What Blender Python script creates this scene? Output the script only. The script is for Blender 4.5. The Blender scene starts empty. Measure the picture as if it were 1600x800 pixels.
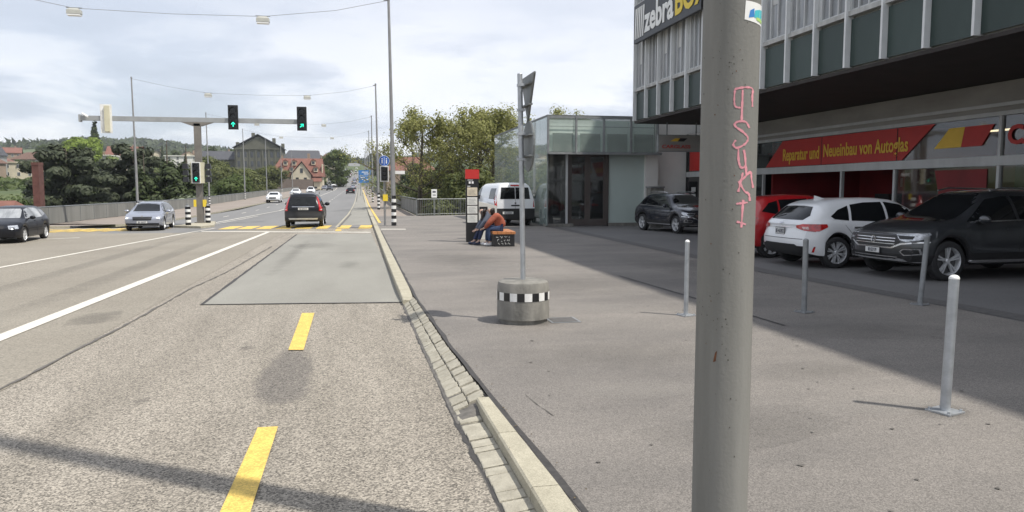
import bpy, bmesh, math, random
import numpy as np
from mathutils import Vector, Matrix
from mathutils.bvhtree import BVHTree
from mathutils.geometry import delaunay_2d_cdt
R = math.radians
sc = bpy.context.scene
COL = sc.collection
rnd = random.Random(7)

# ------------------------------------------------------------------ camera
cam_d = bpy.data.cameras.new('camera'); cam = bpy.data.objects.new('camera', cam_d); COL.objects.link(cam)
sc.camera = cam
cam.location = (0, 0, 1.65)
cam.rotation_euler = (R(90 - 5.106), 0, R(-11.51))
cam_d.sensor_width = 36; cam_d.lens = 36 * 1164 / 1600
cam_d.clip_start = .05; cam_d.clip_end = 6000
sc.render.resolution_x = 1024; sc.render.resolution_y = 512
sc.view_settings.view_transform = 'Standard'; sc.view_settings.look = 'None'
sc.view_settings.exposure = 0.22; sc.view_settings.gamma = 1

# ------------------------------------------------------------------ sky + sun
SUN_AZ = math.atan2(.80, -.60)          # direction to the sun: x=.8 y=-.6 (clockwise from +Y)
SUN_EL = R(59)
w = bpy.data.worlds.new('World'); sc.world = w; w.use_nodes = True
nt = w.node_tree; nt.nodes.clear()
def N(t, tree=None, **k):
    n = (tree or nt).nodes.new(t)
    for a, b in k.items(): setattr(n, a, b)
    return n
L = nt.links.new
sky = N('ShaderNodeTexSky', sky_type='NISHITA', sun_disc=False, sun_elevation=SUN_EL, sun_rotation=SUN_AZ)
bg1 = N('ShaderNodeBackground'); bg1.inputs[1].default_value = .11
L(sky.outputs[0], bg1.inputs[0])
tc = N('ShaderNodeTexCoord'); sep = N('ShaderNodeSeparateXYZ'); L(tc.outputs['Generated'], sep.inputs[0])
def M(op, a, b=None, c=None, clamp=False):
    n = N('ShaderNodeMath', operation=op, use_clamp=clamp)
    for i, v in enumerate((a, b, c)):
        if v is None: continue
        if isinstance(v, (int, float)): n.inputs[i].default_value = v
        else: L(v, n.inputs[i])
    return n.outputs[0]
zc = M('MAXIMUM', sep.outputs[2], 0.0)
den = M('ADD', zc, .22)
cx = M('DIVIDE', sep.outputs[0], den); cy = M('DIVIDE', sep.outputs[1], den)
cmb = N('ShaderNodeCombineXYZ'); L(cx, cmb.inputs[0]); L(cy, cmb.inputs[1])
def noise(vec, scale, detail=6, rough=.55, dist=0.):
    n = N('ShaderNodeTexNoise'); n.inputs['Scale'].default_value = scale; n.inputs['Detail'].default_value = detail
    n.inputs['Roughness'].default_value = rough; n.inputs['Distortion'].default_value = dist
    L(vec, n.inputs['Vector']); return n.outputs[0]
def ramp(v, pts):
    n = N('ShaderNodeValToRGB'); e = n.color_ramp.elements
    while len(e) < len(pts): e.new(.5)
    for i, (p, c) in enumerate(pts):
        e[i].position = p; e[i].color = (*c, 1)
    L(v, n.inputs[0]); return n.outputs[0]
# upper veil: soft, broad; lower cumulus: finer with bright tops and grey bases
veil = ramp(noise(cmb.outputs[0], .55, 5, .5), [(.30, (.60, .645, .74)), (.52, (.67, .705, .79)), (.72, (.78, .80, .86))])
mpl = N('ShaderNodeMapping'); mpl.inputs['Scale'].default_value = (1, 1, 3.6); L(tc.outputs['Generated'], mpl.inputs[0])
low = noise(mpl.outputs[0], 4.6, 9, .55, .3)
cum = ramp(low, [(.38, (.47, .52, .60)), (.47, (.58, .63, .72)), (.53, (.78, .81, .87)), (.59, (.93, .94, .96))])
fac = M('SUBTRACT', 1.0, M('MULTIPLY', M('SUBTRACT', zc, .10), 6.5), clamp=True)
mx = N('ShaderNodeMixRGB'); L(M('MULTIPLY', fac, .8), mx.inputs[0]); L(veil, mx.inputs[1]); L(cum, mx.inputs[2])
bg2 = N('ShaderNodeBackground'); L(mx.outputs[0], bg2.inputs[0]); bg2.inputs[1].default_value = 1.12
cover = ramp(noise(cmb.outputs[0], .35, 4), [(.34, (.58,)*3), (.56, (.97,)*3)])
ms = N('ShaderNodeMixShader'); L(cover, ms.inputs[0]); L(bg1.outputs[0], ms.inputs[1]); L(bg2.outputs[0], ms.inputs[2])
wo = N('ShaderNodeOutputWorld'); L(ms.outputs[0], wo.inputs[0])
sd = bpy.data.lights.new('sun', 'SUN'); sd.energy = 4.5; sd.angle = R(.9); sd.color = (1, .95, .87)
so = bpy.data.objects.new('sun', sd); COL.objects.link(so)
sv = Vector((.8 * math.cos(SUN_EL), -.6 * math.cos(SUN_EL), math.sin(SUN_EL)))
so.rotation_euler = sv.to_track_quat('Z', 'Y').to_euler(); so.location = (20, -20, 40)

# ------------------------------------------------------------------ materials
def mat(name, col, rough=.6, metal=0., var=.12, vs=3., bump=0., bs=40., coat=0., spec=.5, col2=None, stretch=None,
        speck=None, emit=None, alpha=None, rvar=0., orand=0.):
    m = bpy.data.materials.new(name); m.use_nodes = True; t = m.node_tree
    b = t.nodes['Principled BSDF']; l = t.links.new
    b.inputs['Roughness'].default_value = rough; b.inputs['Metallic'].default_value = metal
    b.inputs['Specular IOR Level'].default_value = spec
    b.inputs['Coat Weight'].default_value = coat; b.inputs['Coat Roughness'].default_value = .05
    tcn = t.nodes.new('ShaderNodeTexCoord'); vec = tcn.outputs['Object']
    if stretch:
        mp = t.nodes.new('ShaderNodeMapping'); mp.inputs['Scale'].default_value = stretch; l(vec, mp.inputs[0]); vec2 = mp.outputs[0]
    else: vec2 = vec
    n = t.nodes.new('ShaderNodeTexNoise'); n.inputs['Scale'].default_value = vs; n.inputs['Detail'].default_value = 6
    n.inputs['Roughness'].default_value = .6; l(vec2, n.inputs['Vector'])
    r = t.nodes.new('ShaderNodeValToRGB'); l(n.outputs[0], r.inputs[0])
    c2 = col2 or tuple(min(1, c * (1 + var)) for c in col); c1 = tuple(c * (1 - var) for c in col) if not col2 else col
    r.color_ramp.elements[0].position = .32; r.color_ramp.elements[0].color = (*c1, 1)
    r.color_ramp.elements[1].position = .68; r.color_ramp.elements[1].color = (*c2, 1)
    out = r.outputs[0]
    if speck:      # (scale, dark mult, light mult): aggregate stones
        v = t.nodes.new('ShaderNodeTexVoronoi'); v.inputs['Scale'].default_value = speck[0]; l(vec, v.inputs['Vector'])
        sx = t.nodes.new('ShaderNodeSeparateColor'); l(v.outputs['Color'], sx.inputs[0])
        r2 = t.nodes.new('ShaderNodeValToRGB'); l(sx.outputs[0], r2.inputs[0])
        for e, (p, q) in zip(r2.color_ramp.elements, ((.0, speck[1]), (1., speck[2]))): e.position = p; e.color = (q, q, q, 1)
        mm = t.nodes.new('ShaderNodeMixRGB'); mm.blend_type = 'MULTIPLY'; mm.inputs[0].default_value = 1
        l(out, mm.inputs[1]); l(r2.outputs[0], mm.inputs[2]); out = mm.outputs[0]
    if orand:
        oi = t.nodes.new('ShaderNodeObjectInfo'); mrr = t.nodes.new('ShaderNodeMapRange'); mrr.inputs['To Min'].default_value = 1 - orand / 2; mrr.inputs['To Max'].default_value = 1 + orand / 2; l(oi.outputs['Random'], mrr.inputs[0])
        hm_ = t.nodes.new('ShaderNodeMixRGB'); hm_.blend_type = 'MULTIPLY'; hm_.inputs[0].default_value = 1; l(out, hm_.inputs[1]); cc = t.nodes.new('ShaderNodeCombineColor'); 
        for i in range(3): l(mrr.outputs[0], cc.inputs[i])
        l(cc.outputs[0], hm_.inputs[2]); out = hm_.outputs[0]
    l(out, b.inputs['Base Color'])
    if rvar:
        mr = t.nodes.new('ShaderNodeMapRange'); mr.inputs['To Min'].default_value = rough - rvar; mr.inputs['To Max'].default_value = rough + rvar
        l(n.outputs[0], mr.inputs[0]); l(mr.outputs[0], b.inputs['Roughness'])
    if bump:
        nb = t.nodes.new('ShaderNodeTexNoise'); nb.inputs['Scale'].default_value = bs; nb.inputs['Detail'].default_value = 3
        l(vec, nb.inputs['Vector']); bp = t.nodes.new('ShaderNodeBump'); bp.inputs['Strength'].default_value = bump
        bp.inputs['Distance'].default_value = .01; l(nb.outputs[0], bp.inputs['Height']); l(bp.outputs[0], b.inputs['Normal'])
    if emit: b.inputs['Emission Color'].default_value = (*emit[0], 1); b.inputs['Emission Strength'].default_value = emit[1]
    return m
def leafmat(name, c1, c2, trans=.35):
    m = bpy.data.materials.new(name); m.use_nodes = True; t = m.node_tree; l = t.links.new
    b = t.nodes['Principled BSDF']; b.inputs['Roughness'].default_value = .6; b.inputs['Specular IOR Level'].default_value = .25
    g = t.nodes.new('ShaderNodeNewGeometry'); tcn = t.nodes.new('ShaderNodeTexCoord')
    n = t.nodes.new('ShaderNodeTexNoise'); n.inputs['Scale'].default_value = .6; l(tcn.outputs['Object'], n.inputs['Vector'])
    a = t.nodes.new('ShaderNodeMath'); a.operation = 'ADD'; l(g.outputs['Random Per Island'], a.inputs[0]); l(n.outputs[0], a.inputs[1])
    r = t.nodes.new('ShaderNodeValToRGB'); l(a.outputs[0], r.inputs[0])
    r.color_ramp.elements[0].position = .35; r.color_ramp.elements[0].color = (*c1, 1)
    r.color_ramp.elements[1].position = 1.; r.color_ramp.elements[1].color = (*c2, 1)
    tr = t.nodes.new('ShaderNodeBsdfTranslucent'); l(r.outputs[0], tr.inputs[0]); l(r.outputs[0], b.inputs['Base Color'])
    mx = t.nodes.new('ShaderNodeMixShader'); mx.inputs[0].default_value = trans
    l(b.outputs[0], mx.inputs[1]); l(tr.outputs[0], mx.inputs[2]); l(mx.outputs[0], t.nodes['Material Output'].inputs[0])
    return m
def softmat(name, col, strength=.6, edge=2.2, ns=3.):
    # soft-edged stain sheet: fades out to nothing at the borders of its own mesh
    m = bpy.data.materials.new(name); m.use_nodes = True; t = m.node_tree; l = t.links.new
    b = t.nodes['Principled BSDF']; b.inputs['Base Color'].default_value = (*col, 1); b.inputs['Roughness'].default_value = .85
    tcn = t.nodes.new('ShaderNodeTexCoord'); mp = t.nodes.new('ShaderNodeMapping'); mp.inputs['Location'].default_value = (-1, -1, 0); mp.inputs['Scale'].default_value = (2, 2, 0)
    l(tcn.outputs['Generated'], mp.inputs[0]); ln = t.nodes.new('ShaderNodeVectorMath'); ln.operation = 'LENGTH'; l(mp.outputs[0], ln.inputs[0])
    n = t.nodes.new('ShaderNodeTexNoise'); n.inputs['Scale'].default_value = ns; n.inputs['Detail'].default_value = 6; l(tcn.outputs['Object'], n.inputs['Vector'])
    def mm(op, a, b2, cl=False):
        q = t.nodes.new('ShaderNodeMath'); q.operation = op; q.use_clamp = cl
        for i, v in enumerate((a, b2)):
            if isinstance(v, (int, float)): q.inputs[i].default_value = v
            else: l(v, q.inputs[i])
        return q.outputs[0]
    a = mm('ADD', mm('SUBTRACT', 1.0, ln.outputs['Value']), mm('MULTIPLY', mm('SUBTRACT', n.outputs[0], .5), 1.1)); a = mm('MULTIPLY', mm('MULTIPLY', a, edge, True), strength)
    tr = t.nodes.new('ShaderNodeBsdfTransparent'); mx = t.nodes.new('ShaderNodeMixShader'); l(a, mx.inputs[0]); l(tr.outputs[0], mx.inputs[1]); l(b.outputs[0], mx.inputs[2]); l(mx.outputs[0], t.nodes['Material Output'].inputs[0]); return m
def glassmat(name, tint, refl=.25, clear=.5, rough=.03):
    m = bpy.data.materials.new(name); m.use_nodes = True; t = m.node_tree; l = t.links.new
    b = t.nodes['Principled BSDF']; b.inputs['Base Color'].default_value = (*tint, 1); b.inputs['Roughness'].default_value = rough
    b.inputs['Specular IOR Level'].default_value = .5
    tr = t.nodes.new('ShaderNodeBsdfTransparent'); tr.inputs[0].default_value = (*[min(1, .55 + c) for c in tint], 1)
    gl = t.nodes.new('ShaderNodeBsdfGlossy'); gl.inputs['Roughness'].default_value = rough
    m1 = t.nodes.new('ShaderNodeMixShader'); m1.inputs[0].default_value = clear; l(b.outputs[0], m1.inputs[1]); l(tr.outputs[0], m1.inputs[2])
    ge = t.nodes.new('ShaderNodeNewGeometry'); dt = t.nodes.new('ShaderNodeVectorMath'); dt.operation = 'DOT_PRODUCT'; l(ge.outputs['Incoming'], dt.inputs[0]); l(ge.outputs['Normal'], dt.inputs[1])
    def mq(op, a, b_, cl=False):
        q = t.nodes.new('ShaderNodeMath'); q.operation = op; q.use_clamp = cl
        for i, v in enumerate((a, b_)):
            if v is None: continue
            if isinstance(v, (int, float)): q.inputs[i].default_value = v
            else: l(v, q.inputs[i])
        return q
    ad = mq('ADD', mq('POWER', mq('SUBTRACT', 1.0, mq('ABSOLUTE', dt.outputs['Value'], None).outputs[0], True).outputs[0], 5.0).outputs[0], refl, True)
    m2 = t.nodes.new('ShaderNodeMixShader'); l(ad.outputs[0], m2.inputs[0]); l(m1.outputs[0], m2.inputs[1]); l(gl.outputs[0], m2.inputs[2])
    l(m2.outputs[0], t.nodes['Material Output'].inputs[0]); return m

MT = dict(
 road=mat('road_aggregate', (.205, .184, .152), .85, vs=1.1, col2=(.275, .248, .208), stretch=(1.6, .22, 1), speck=(92, .34, 1.78), bump=.7, bs=150),
 roadfar=mat('road_worn', (.21, .188, .152), .85, vs=.3, col2=(.255, .232, .19), speck=(60, .7, 1.25), bump=.2, bs=80),
 bridge=mat('road_bridge', (.155, .154, .152), .85, vs=.25, col2=(.19, .188, .183), stretch=(2, .15, 1), bump=.15),
 slab=mat('concrete_slab', (.215, .208, .183), .85, vs=.8, col2=(.262, .255, .225), stretch=(1, .3, 1), speck=(110, .85, 1.12), bump=.1),
 walk=mat('sidewalk_asphalt', (.132, .122, .112), .82, vs=.55, col2=(.208, .190, .170), stretch=(.55, 1.1, 1), speck=(150, .62, 1.42), bump=.35, bs=130),
 walk2=mat('parking_asphalt', (.125, .122, .12), .8, vs=.5, col2=(.155, .151, .147), speck=(120, .75, 1.2), bump=.25, bs=110),
 leftwalk=mat('left_sidewalk', (.235, .20, .17), .85, vs=.4, bump=.1),
 seam=mat('bitumen_seam', (.045, .042, .04), .75, vs=20, var=.3),
 soft_seam=mat('old_crack', (.115, .107, .096), .85, vs=15, var=.3),
 patch=mat('smooth_patch', (.15, .145, .14), .8, vs=3, col2=(.20, .19, .18), speck=(90, .8, 1.25)),
 setts=mat('granite_setts', (.27, .25, .20), .85, vs=9, col2=(.40, .375, .305), bump=.7, bs=60),
 kerb=mat('kerb_stone', (.32, .295, .225), .85, vs=4, col2=(.43, .40, .31), bump=.35, bs=60, speck=(160, .8, 1.14)),
 strip=mat('dark_setts', (.075, .072, .07), .8, vs=14, col2=(.12, .115, .11), bump=.6, bs=12),
 wpaint=mat('white_line', (.63, .60, .53), .7, vs=12, var=.12, speck=(90, .82, 1.08)),
 ypaint=mat('yellow_line', (.70, .49, .115), .7, vs=7, var=.14, speck=(90, .68, 1.12)),
 ground=mat('grass_ground', (.05, .075, .025), .95, vs=.08, col2=(.09, .11, .04), bump=.4, bs=2),
 galv=mat('galvanised', (.40, .42, .44), .45, .6, vs=9, var=.16, bump=.08, rvar=.12),
 galvd=mat('galvanised_dull', (.25, .26, .265), .55, .4, vs=7, var=.2, rvar=.12),
 mast=mat('mast_steel', (.27, .27, .27), .55, .35, vs=2, var=.15),
 steelbrown=mat('gantry_steel', (.19, .175, .155), .55, .3, vs=3, var=.15),
 gantrygrey=mat('gantry_arm', (.33, .34, .34), .5, .3, vs=3, var=.12),
 black=mat('black_plastic', (.012, .012, .013), .4, vs=6, var=.3),
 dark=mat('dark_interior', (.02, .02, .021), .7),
 rubber=mat('tyre_rubber', (.022, .022, .023), .8, vs=20, var=.3, bump=.2),
 white=mat('white_paint', (.78, .78, .76), .5, vs=3, var=.05),
 bwhite=mat('stripe_white', (.72, .72, .70), .55, vs=9, var=.12),
 cream=mat('signal_back', (.55, .52, .38), .5, vs=4, var=.08),
 alu=mat('aluminium', (.55, .56, .56), .35, .7, vs=5, var=.08, rvar=.1),
 frame=mat('facade_metal', (.50, .51, .51), .5, .1, vs=2.5, var=.1, stretch=(1, 1, .3)),
 fin=mat('fin_paint', (.66, .67, .67), .45, 0, vs=2, var=.07),
 sill=mat('sill_metal', (.40, .40, .385), .6, 0, vs=1.6, var=.25, stretch=(1, 3, 1)),
 panel=mat('spandrel_glass', (.032, .050, .046), .38, 0, vs=.9, col2=(.050, .072, .066), rvar=.1, spec=.25, orand=.35, stretch=(1, 1, .4)),
 window=mat('facade_window', (.13, .14, .15), .15, 0, vs=1.2, col2=(.32, .33, .34), spec=.6, orand=.6, stretch=(1, 3, .5)),
 window2=mat('window_blind', (.50, .50, .49), .5, 0, vs=1, var=.08),
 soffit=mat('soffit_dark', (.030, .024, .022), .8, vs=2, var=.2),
 concrete=mat('concrete', (.13, .127, .115), .9, vs=6, col2=(.25, .24, .215), stretch=(1, 1, .35), bump=.4, bs=30),
 plaster=mat('white_plaster', (.74, .73, .70), .85, vs=.8, var=.07, bump=.05),
 fascia=mat('fascia_grey', (.30, .29, .27), .75, vs=.6, var=.16, stretch=(1, 1, 3)),
 red=mat('sign_red', (.48, .022, .018), .5, vs=2, var=.07),
 redd=mat('workshop_red', (.20, .010, .012), .6, vs=1, var=.2),
 orange=mat('sign_orange', (.62, .10, .03), .5, var=.05),
 yellow=mat('sign_yellow', (.78, .50, .05), .5, var=.05),
 yel2=mat('signal_yellow', (.75, .55, .04), .5, var=.05),
 blue=mat('sign_blue', (.015, .10, .42), .45, var=.08),
 blue2=mat('direction_sign_blue', (.03, .16, .42), .45, var=.08),
 pink=mat('pink_marker', (.62, .26, .30), .8, vs=60, var=.15),
 paper=mat('paper', (.66, .66, .62), .8, vs=15, var=.08), paper2=mat('paper_cream', (.62, .55, .42), .8, vs=15, var=.12),
 ink=mat('ink', (.10, .10, .12), .8),
 greenlit=mat('green_signal_light', (.0, .3, .2), .4, emit=((.02, .95, .60), 1.6)),
 lens=mat('dark_lens', (.012, .012, .012), .2),
 pole=mat('pole_concrete', (.155, .154, .142), .8, vs=4, col2=(.225, .222, .206), stretch=(1.5, 1.5, .12), bump=.14, bs=70, spec=.3),
 chip=mat('pole_chips', (.085, .078, .065), .9, vs=30, var=.4),
 rust=mat('rust', (.12, .05, .025), .9, vs=30, var=.4),
 seawater=mat('water', (.03, .06, .05), .1),
 sand=mat('sandstone', (.105, .105, .080), .9, vs=.2, var=.15), creamw=mat('cream_render', (.50, .45, .34), .9, vs=.4, var=.1),
 whitew=mat('white_render', (.62, .61, .57), .9, vs=.4, var=.08), brownw=mat('brown_render', (.26, .20, .15), .9, vs=.4, var=.12),
 greyw=mat('grey_render', (.33, .33, .32), .9, vs=.4, var=.12),
 tile=mat('red_tiles', (.14, .060, .045), .85, vs=1.2, col2=(.20, .092, .068), bump=.3, bs=6), tileb=mat('brown_tiles', (.13, .075, .055), .85, vs=1.2, var=.2),
 slate=mat('slate_roof', (.055, .058, .068), .6, vs=1, var=.15), brick=mat('chimney_brick', (.12, .052, .042), .9, vs=3, var=.25, bump=.4, bs=12),
 wood=mat('dark_timber', (.06, .045, .035), .85, vs=3, var=.3), benchwood=mat('bench_wood', (.42, .17, .06), .6, vs=3, stretch=(8, .6, 8), var=.2),
 darkred=mat('dim_red', (.16, .03, .03), .7, vs=3, var=.4), hwin=mat('house_window', (.03, .035, .04), .15, spec=.8),
 bark=mat('bark', (.10, .085, .065), .95, vs=3, var=.3, bump=.5, bs=12),
 railsolid=mat('parapet_metal', (.19, .19, .175), .7, .1, vs=1.2, var=.22, stretch=(1, 1, .2)),
 railsteel=mat('rail_steel', (.17, .18, .18), .5, .4, vs=3, var=.15),
 brownframe=mat('door_frame_bronze', (.10, .085, .078), .5, .3, vs=2, var=.12),
 frosted=mat('frosted_panel', (.46, .54, .51), .25, vs=.6, var=.06, coat=.3),
 stripedlamp=mat('lamp_housing', (.42, .42, .38), .5, .1, vs=5, var=.1),
 skin=mat('skin', (.42, .28, .22), .55, vs=15, var=.08), hair=mat('hair', (.018, .012, .010), .5, vs=20, var=.3),
 hoodie=mat('rust_hoodie', (.30, .085, .05), .9, vs=12, var=.18, bump=.5, bs=20), jeans=mat('blue_jeans', (.028, .048, .105), .9, vs=14, var=.25, bump=.4, bs=25),
 tights=mat('navy_leggings', (.018, .028, .075), .8, vs=10, var=.2), shoe=mat('white_shoe', (.6, .6, .6), .6, var=.08), topgrey=mat('grey_top', (.10, .115, .15), .9, var=.1),
 shoed=mat('dark_shoe', (.03, .04, .08), .6, var=.2),
 carglass=mat('car_glass', (.008, .009, .010), .04, spec=.38, var=.3), chrome=mat('chrome', (.62, .62, .63), .18, .9, var=.05),
 rim=mat('alloy', (.62, .63, .64), .3, .35, var=.08), trim=mat('car_trim', (.012, .012, .013), .6, var=.2, vs=20),
 headl=mat('headlight', (.45, .47, .50), .12, .4, vs=25, var=.45, spec=.8, coat=1), headon=mat('headlight_on', (.8, .8, .8), .2, emit=((1, .97, .9), 1.5)),
 taill=mat('tail_light', (.42, .012, .012), .15, vs=18, var=.5, coat=1), taillw=mat('tail_light_clear', (.55, .35, .33), .15, vs=25, var=.35, coat=1),
 plate=mat('plate', (.62, .62, .60), .5, var=.04), disc=mat('brake_disc', (.10, .10, .10), .5, .6),
 pwhite=mat('car_paint_white', (.74, .75, .76), .28, coat=.8, var=.02), pred=mat('car_paint_red', (.42, .012, .016), .28, coat=1, var=.05),
 pgrey=mat('car_paint_dark_grey', (.038, .041, .045), .28, .3, coat=1, spec=.5, var=.06), pnavy=mat('car_paint_navy', (.020, .023, .034), .25, .3, coat=1, var=.06),
 pblack=mat('car_paint_black', (.008, .009, .013), .3, .0, coat=.12, spec=.3, var=.06), psilver=mat('car_paint_silver', (.34, .36, .42), .3, .55, coat=1, var=.04),
)
MT['leaf_litter'] = mat('leaf_litter', (.10, .075, .04), .9, vs=9, var=.5)
MT['stain'] = softmat('dark_stain', (.09, .085, .08), .22); MT['stainsoft'] = softmat('faint_stain', (.12, .115, .105), .17, 1.2); MT['stainpatch'] = softmat('smooth_patch_soft', (.135, .128, .128), .30, 3.6, 1.4); MT['dust'] = softmat('pale_dust', (.36, .34, .31), .2, 1.2)
MT['pale'] = mat('pale_green_panel', (.62, .70, .65), .4, var=.06)
MT['glass_g'] = glassmat('green_glass', (.40, .48, .45), .16, .12)
MT['glass_d'] = glassmat('shop_glass', (.05, .055, .055), .12, .75)
MT['glass_l'] = glassmat('canopy_glass', (.5, .62, .57), .06, .80, .08)

# ------------------------------------------------------------------ mesh helpers
class MB:
    def __init__(s): s.v = []; s.f = []; s.m = []; s.cm = 0; s.T = None
    def add(s, vs, fs, m=None):
        o = len(s.v)
        if s.T is not None: vs = [tuple(s.T @ Vector(p)) for p in vs]
        s.v += [tuple(p) for p in vs]; s.f += [tuple(i + o for i in f) for f in fs]; s.m += [s.cm if m is None else m] * len(fs); return s
    def box(s, c, d, rz=0., m=None, ch=0.):
        x, y, z = d[0] / 2, d[1] / 2, d[2] / 2; ca, sa = math.cos(rz), math.sin(rz)
        vs = []
        for (i, j, k) in ((-1, -1, -1), (1, -1, -1), (1, 1, -1), (-1, 1, -1), (-1, -1, 1), (1, -1, 1), (1, 1, 1), (-1, 1, 1)):
            q = ch if k > 0 else 0
            a, b = i * (x - q), j * (y - q); vs.append((c[0] + a * ca - b * sa, c[1] + a * sa + b * ca, c[2] + k * z))
        return s.add(vs, [(0, 3, 2, 1), (4, 5, 6, 7), (0, 1, 5, 4), (1, 2, 6, 5), (2, 3, 7, 6), (3, 0, 4, 7)], m)
    def bb(s, x0, x1, y0, y1, z0, z1, m=None): return s.box(((x0 + x1) / 2, (y0 + y1) / 2, (z0 + z1) / 2), (x1 - x0, y1 - y0, z1 - z0), 0, m)
    def tube(s, pts, r, n=8, m=None, cap=True):
        pts = [Vector(p) for p in pts]; rs = r if isinstance(r, (list, tuple)) else [r] * len(pts)
        vs = []; fs = []; up = None
        for i, p in enumerate(pts):
            d = (pts[min(i + 1, len(pts) - 1)] - pts[max(i - 1, 0)]).normalized()
            if up is None: up = Vector((0, 0, 1)) if abs(d.z) < .9 else Vector((1, 0, 0))
            a = d.cross(up).normalized(); b = a.cross(d).normalized(); up = b if abs(b.length - 1) < .1 else up
            for k in range(n):
                t = 2 * math.pi * k / n; vs.append(p + (a * math.cos(t) + b * math.sin(t)) * rs[i])
        for i in range(len(pts) - 1):
            for k in range(n): fs.append((i * n + k, i * n + (k + 1) % n, (i + 1) * n + (k + 1) % n, (i + 1) * n + k))
        if cap: fs.append(tuple(range(n))[::-1]); fs.append(tuple((len(pts) - 1) * n + k for k in range(n)))
        return s.add(vs, fs, m)
    def lathe(s, prof, c=(0, 0, 0), n=32, m=None):       # prof [(r,z)...]
        vs = []; fs = []
        for (r, z) in prof:
            for k in range(n): t = 2 * math.pi * k / n; vs.append((c[0] + r * math.cos(t), c[1] + r * math.sin(t), c[2] + z))
        for i in range(len(prof) - 1):
            for k in range(n): fs.append((i * n + k, i * n + (k + 1) % n, (i + 1) * n + (k + 1) % n, (i + 1) * n + k))
        return s.add(vs, fs, m)
    def prism(s, poly, z0, z1, m=None):
        n = len(poly); vs = [(x, y, z0) for x, y in poly] + [(x, y, z1) for x, y in poly]
        return s.add(vs, [tuple(range(n))[::-1], tuple(range(n, 2 * n))] + [(i, (i + 1) % n, n + (i + 1) % n, n + i) for i in range(n)], m)
    def split(s, name, mats, parent, smooth=False, world=False, label=None):
        # one object per connected piece
        adj = list(range(len(s.v)))
        def fd(i):
            while adj[i] != i: adj[i] = adj[adj[i]]; i = adj[i]
            return i
        for f in s.f:
            for i in f[1:]: adj[fd(i)] = fd(f[0])
        g = {}
        for f, m in zip(s.f, s.m): g.setdefault(fd(f[0]), []).append((f, m))
        for fl in g.values():
            q = MB(); mp = {}
            for f, m in fl:
                for i in f:
                    if i not in mp: mp[i] = len(q.v); q.v.append(s.v[i])
                q.f.append(tuple(mp[i] for i in f)); q.m.append(m)
            q.part(name, mats, parent, smooth, label, world)
    def sphere(s, c, r, n=12, m=None):
        r = r if isinstance(r, (tuple, list)) else (r, r, r); vs = []; fs = []; h = n // 2
        for i in range(h + 1):
            a = math.pi * i / h
            for k in range(n): t = 2 * math.pi * k / n; vs.append((c[0] + r[0] * math.sin(a) * math.cos(t), c[1] + r[1] * math.sin(a) * math.sin(t), c[2] + r[2] * math.cos(a)))
        for i in range(h):
            for k in range(n): fs.append((i * n + k, (i + 1) * n + k, (i + 1) * n + (k + 1) % n, i * n + (k + 1) % n))
        return s.add(vs, fs, m)
    def mesh(s, name, mats, smooth=False, angle=35):
        me = bpy.data.meshes.new(name); me.from_pydata(s.v, [], s.f); 
        for q in (mats if isinstance(mats, (list, tuple)) else [mats]): me.materials.append(MT[q] if isinstance(q, str) else q)
        me.polygons.foreach_set('material_index', s.m)
        bm = bmesh.new(); bm.from_mesh(me); bmesh.ops.remove_doubles(bm, verts=bm.verts, dist=1e-5); bmesh.ops.recalc_face_normals(bm, faces=bm.faces); bm.to_mesh(me); bm.free()
        if smooth:
            me.polygons.foreach_set('use_smooth', [True] * len(me.polygons)); me.set_sharp_from_angle(angle=R(angle))
        me.update(); return me
    def part(s, name, mats, parent, smooth=False, label=None, world=False, angle=35):
        o = bpy.data.objects.new(name, s.mesh(name, mats, smooth, angle)); COL.objects.link(o)
        if parent is not None:
            o.parent = parent
            if world:
                q = parent
                off = Vector((0, 0, 0))
                while q is not None: off += Vector(q.location); q = q.parent
                o.location = -off
        if label: o['label'] = label
        return o
def thing(name, label, cat, loc=(0, 0, 0), rz=0., group=None):
    o = bpy.data.objects.new(name, None); COL.objects.link(o); o.empty_display_size = .2
    o.location = loc; o.rotation_euler = (0, 0, rz); o['label'] = label; o['category'] = cat
    if group: o['group'] = group
    return o
def tag(o, label, cat, group=None, kind=None):
    o['label'] = label; o['category'] = cat
    if group: o['group'] = group
    if kind: o['kind'] = kind
    return o
def structure(name, mb, mats, smooth=False):
    o = mb.part(name, mats, None, smooth); o['kind'] = 'structure'; o['label'] = name.replace('_', ' '); return o
def copytree(o, parent=None):
    c = o.copy(); COL.objects.link(c)
    if parent is not None: c.parent = parent
    for ch in list(o.children): copytree(ch, c)
    return c
def copything(src, loc, rz=0., sc_=None, label=None, group=None):
    c = copytree(src); c.location = loc; c.rotation_euler = (0, 0, rz)
    if sc_ is not None: c.scale = sc_ if isinstance(sc_, (tuple, list)) else (sc_,) * 3
    if label: c['label'] = label
    if group: c['group'] = group
    return c
def textmesh(txt, name, m, parent, loc, rot, h, xs=1., bold=.0, ext=.004, align='LEFT', label=None, shear=0., world=False):
    cu = bpy.data.curves.new(name, 'FONT'); cu.body = txt; cu.size = h / .72; cu.extrude = ext; cu.offset = bold; cu.align_x = align; cu.shear = shear; cu.resolution_u = 3
    to = bpy.data.objects.new(name, cu); COL.objects.link(to)
    dg = bpy.context.evaluated_depsgraph_get(); me = bpy.data.meshes.new_from_object(to.evaluated_get(dg))
    bpy.data.objects.remove(to)
    me.transform(Matrix.Diagonal((xs, 1, 1, 1))); me.materials.clear(); me.materials.append(MT[m])
    o = bpy.data.objects.new(name, me); COL.objects.link(o); o.parent = parent; o.location = loc; o.rotation_euler = rot
    if world and parent is not None: o.location = Vector(loc) - Vector(parent.location)
    if label: o['label'] = label
    return o
def zr(x): return -.10 - .035 * min(max(.9 - x, 0), 9)
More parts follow.
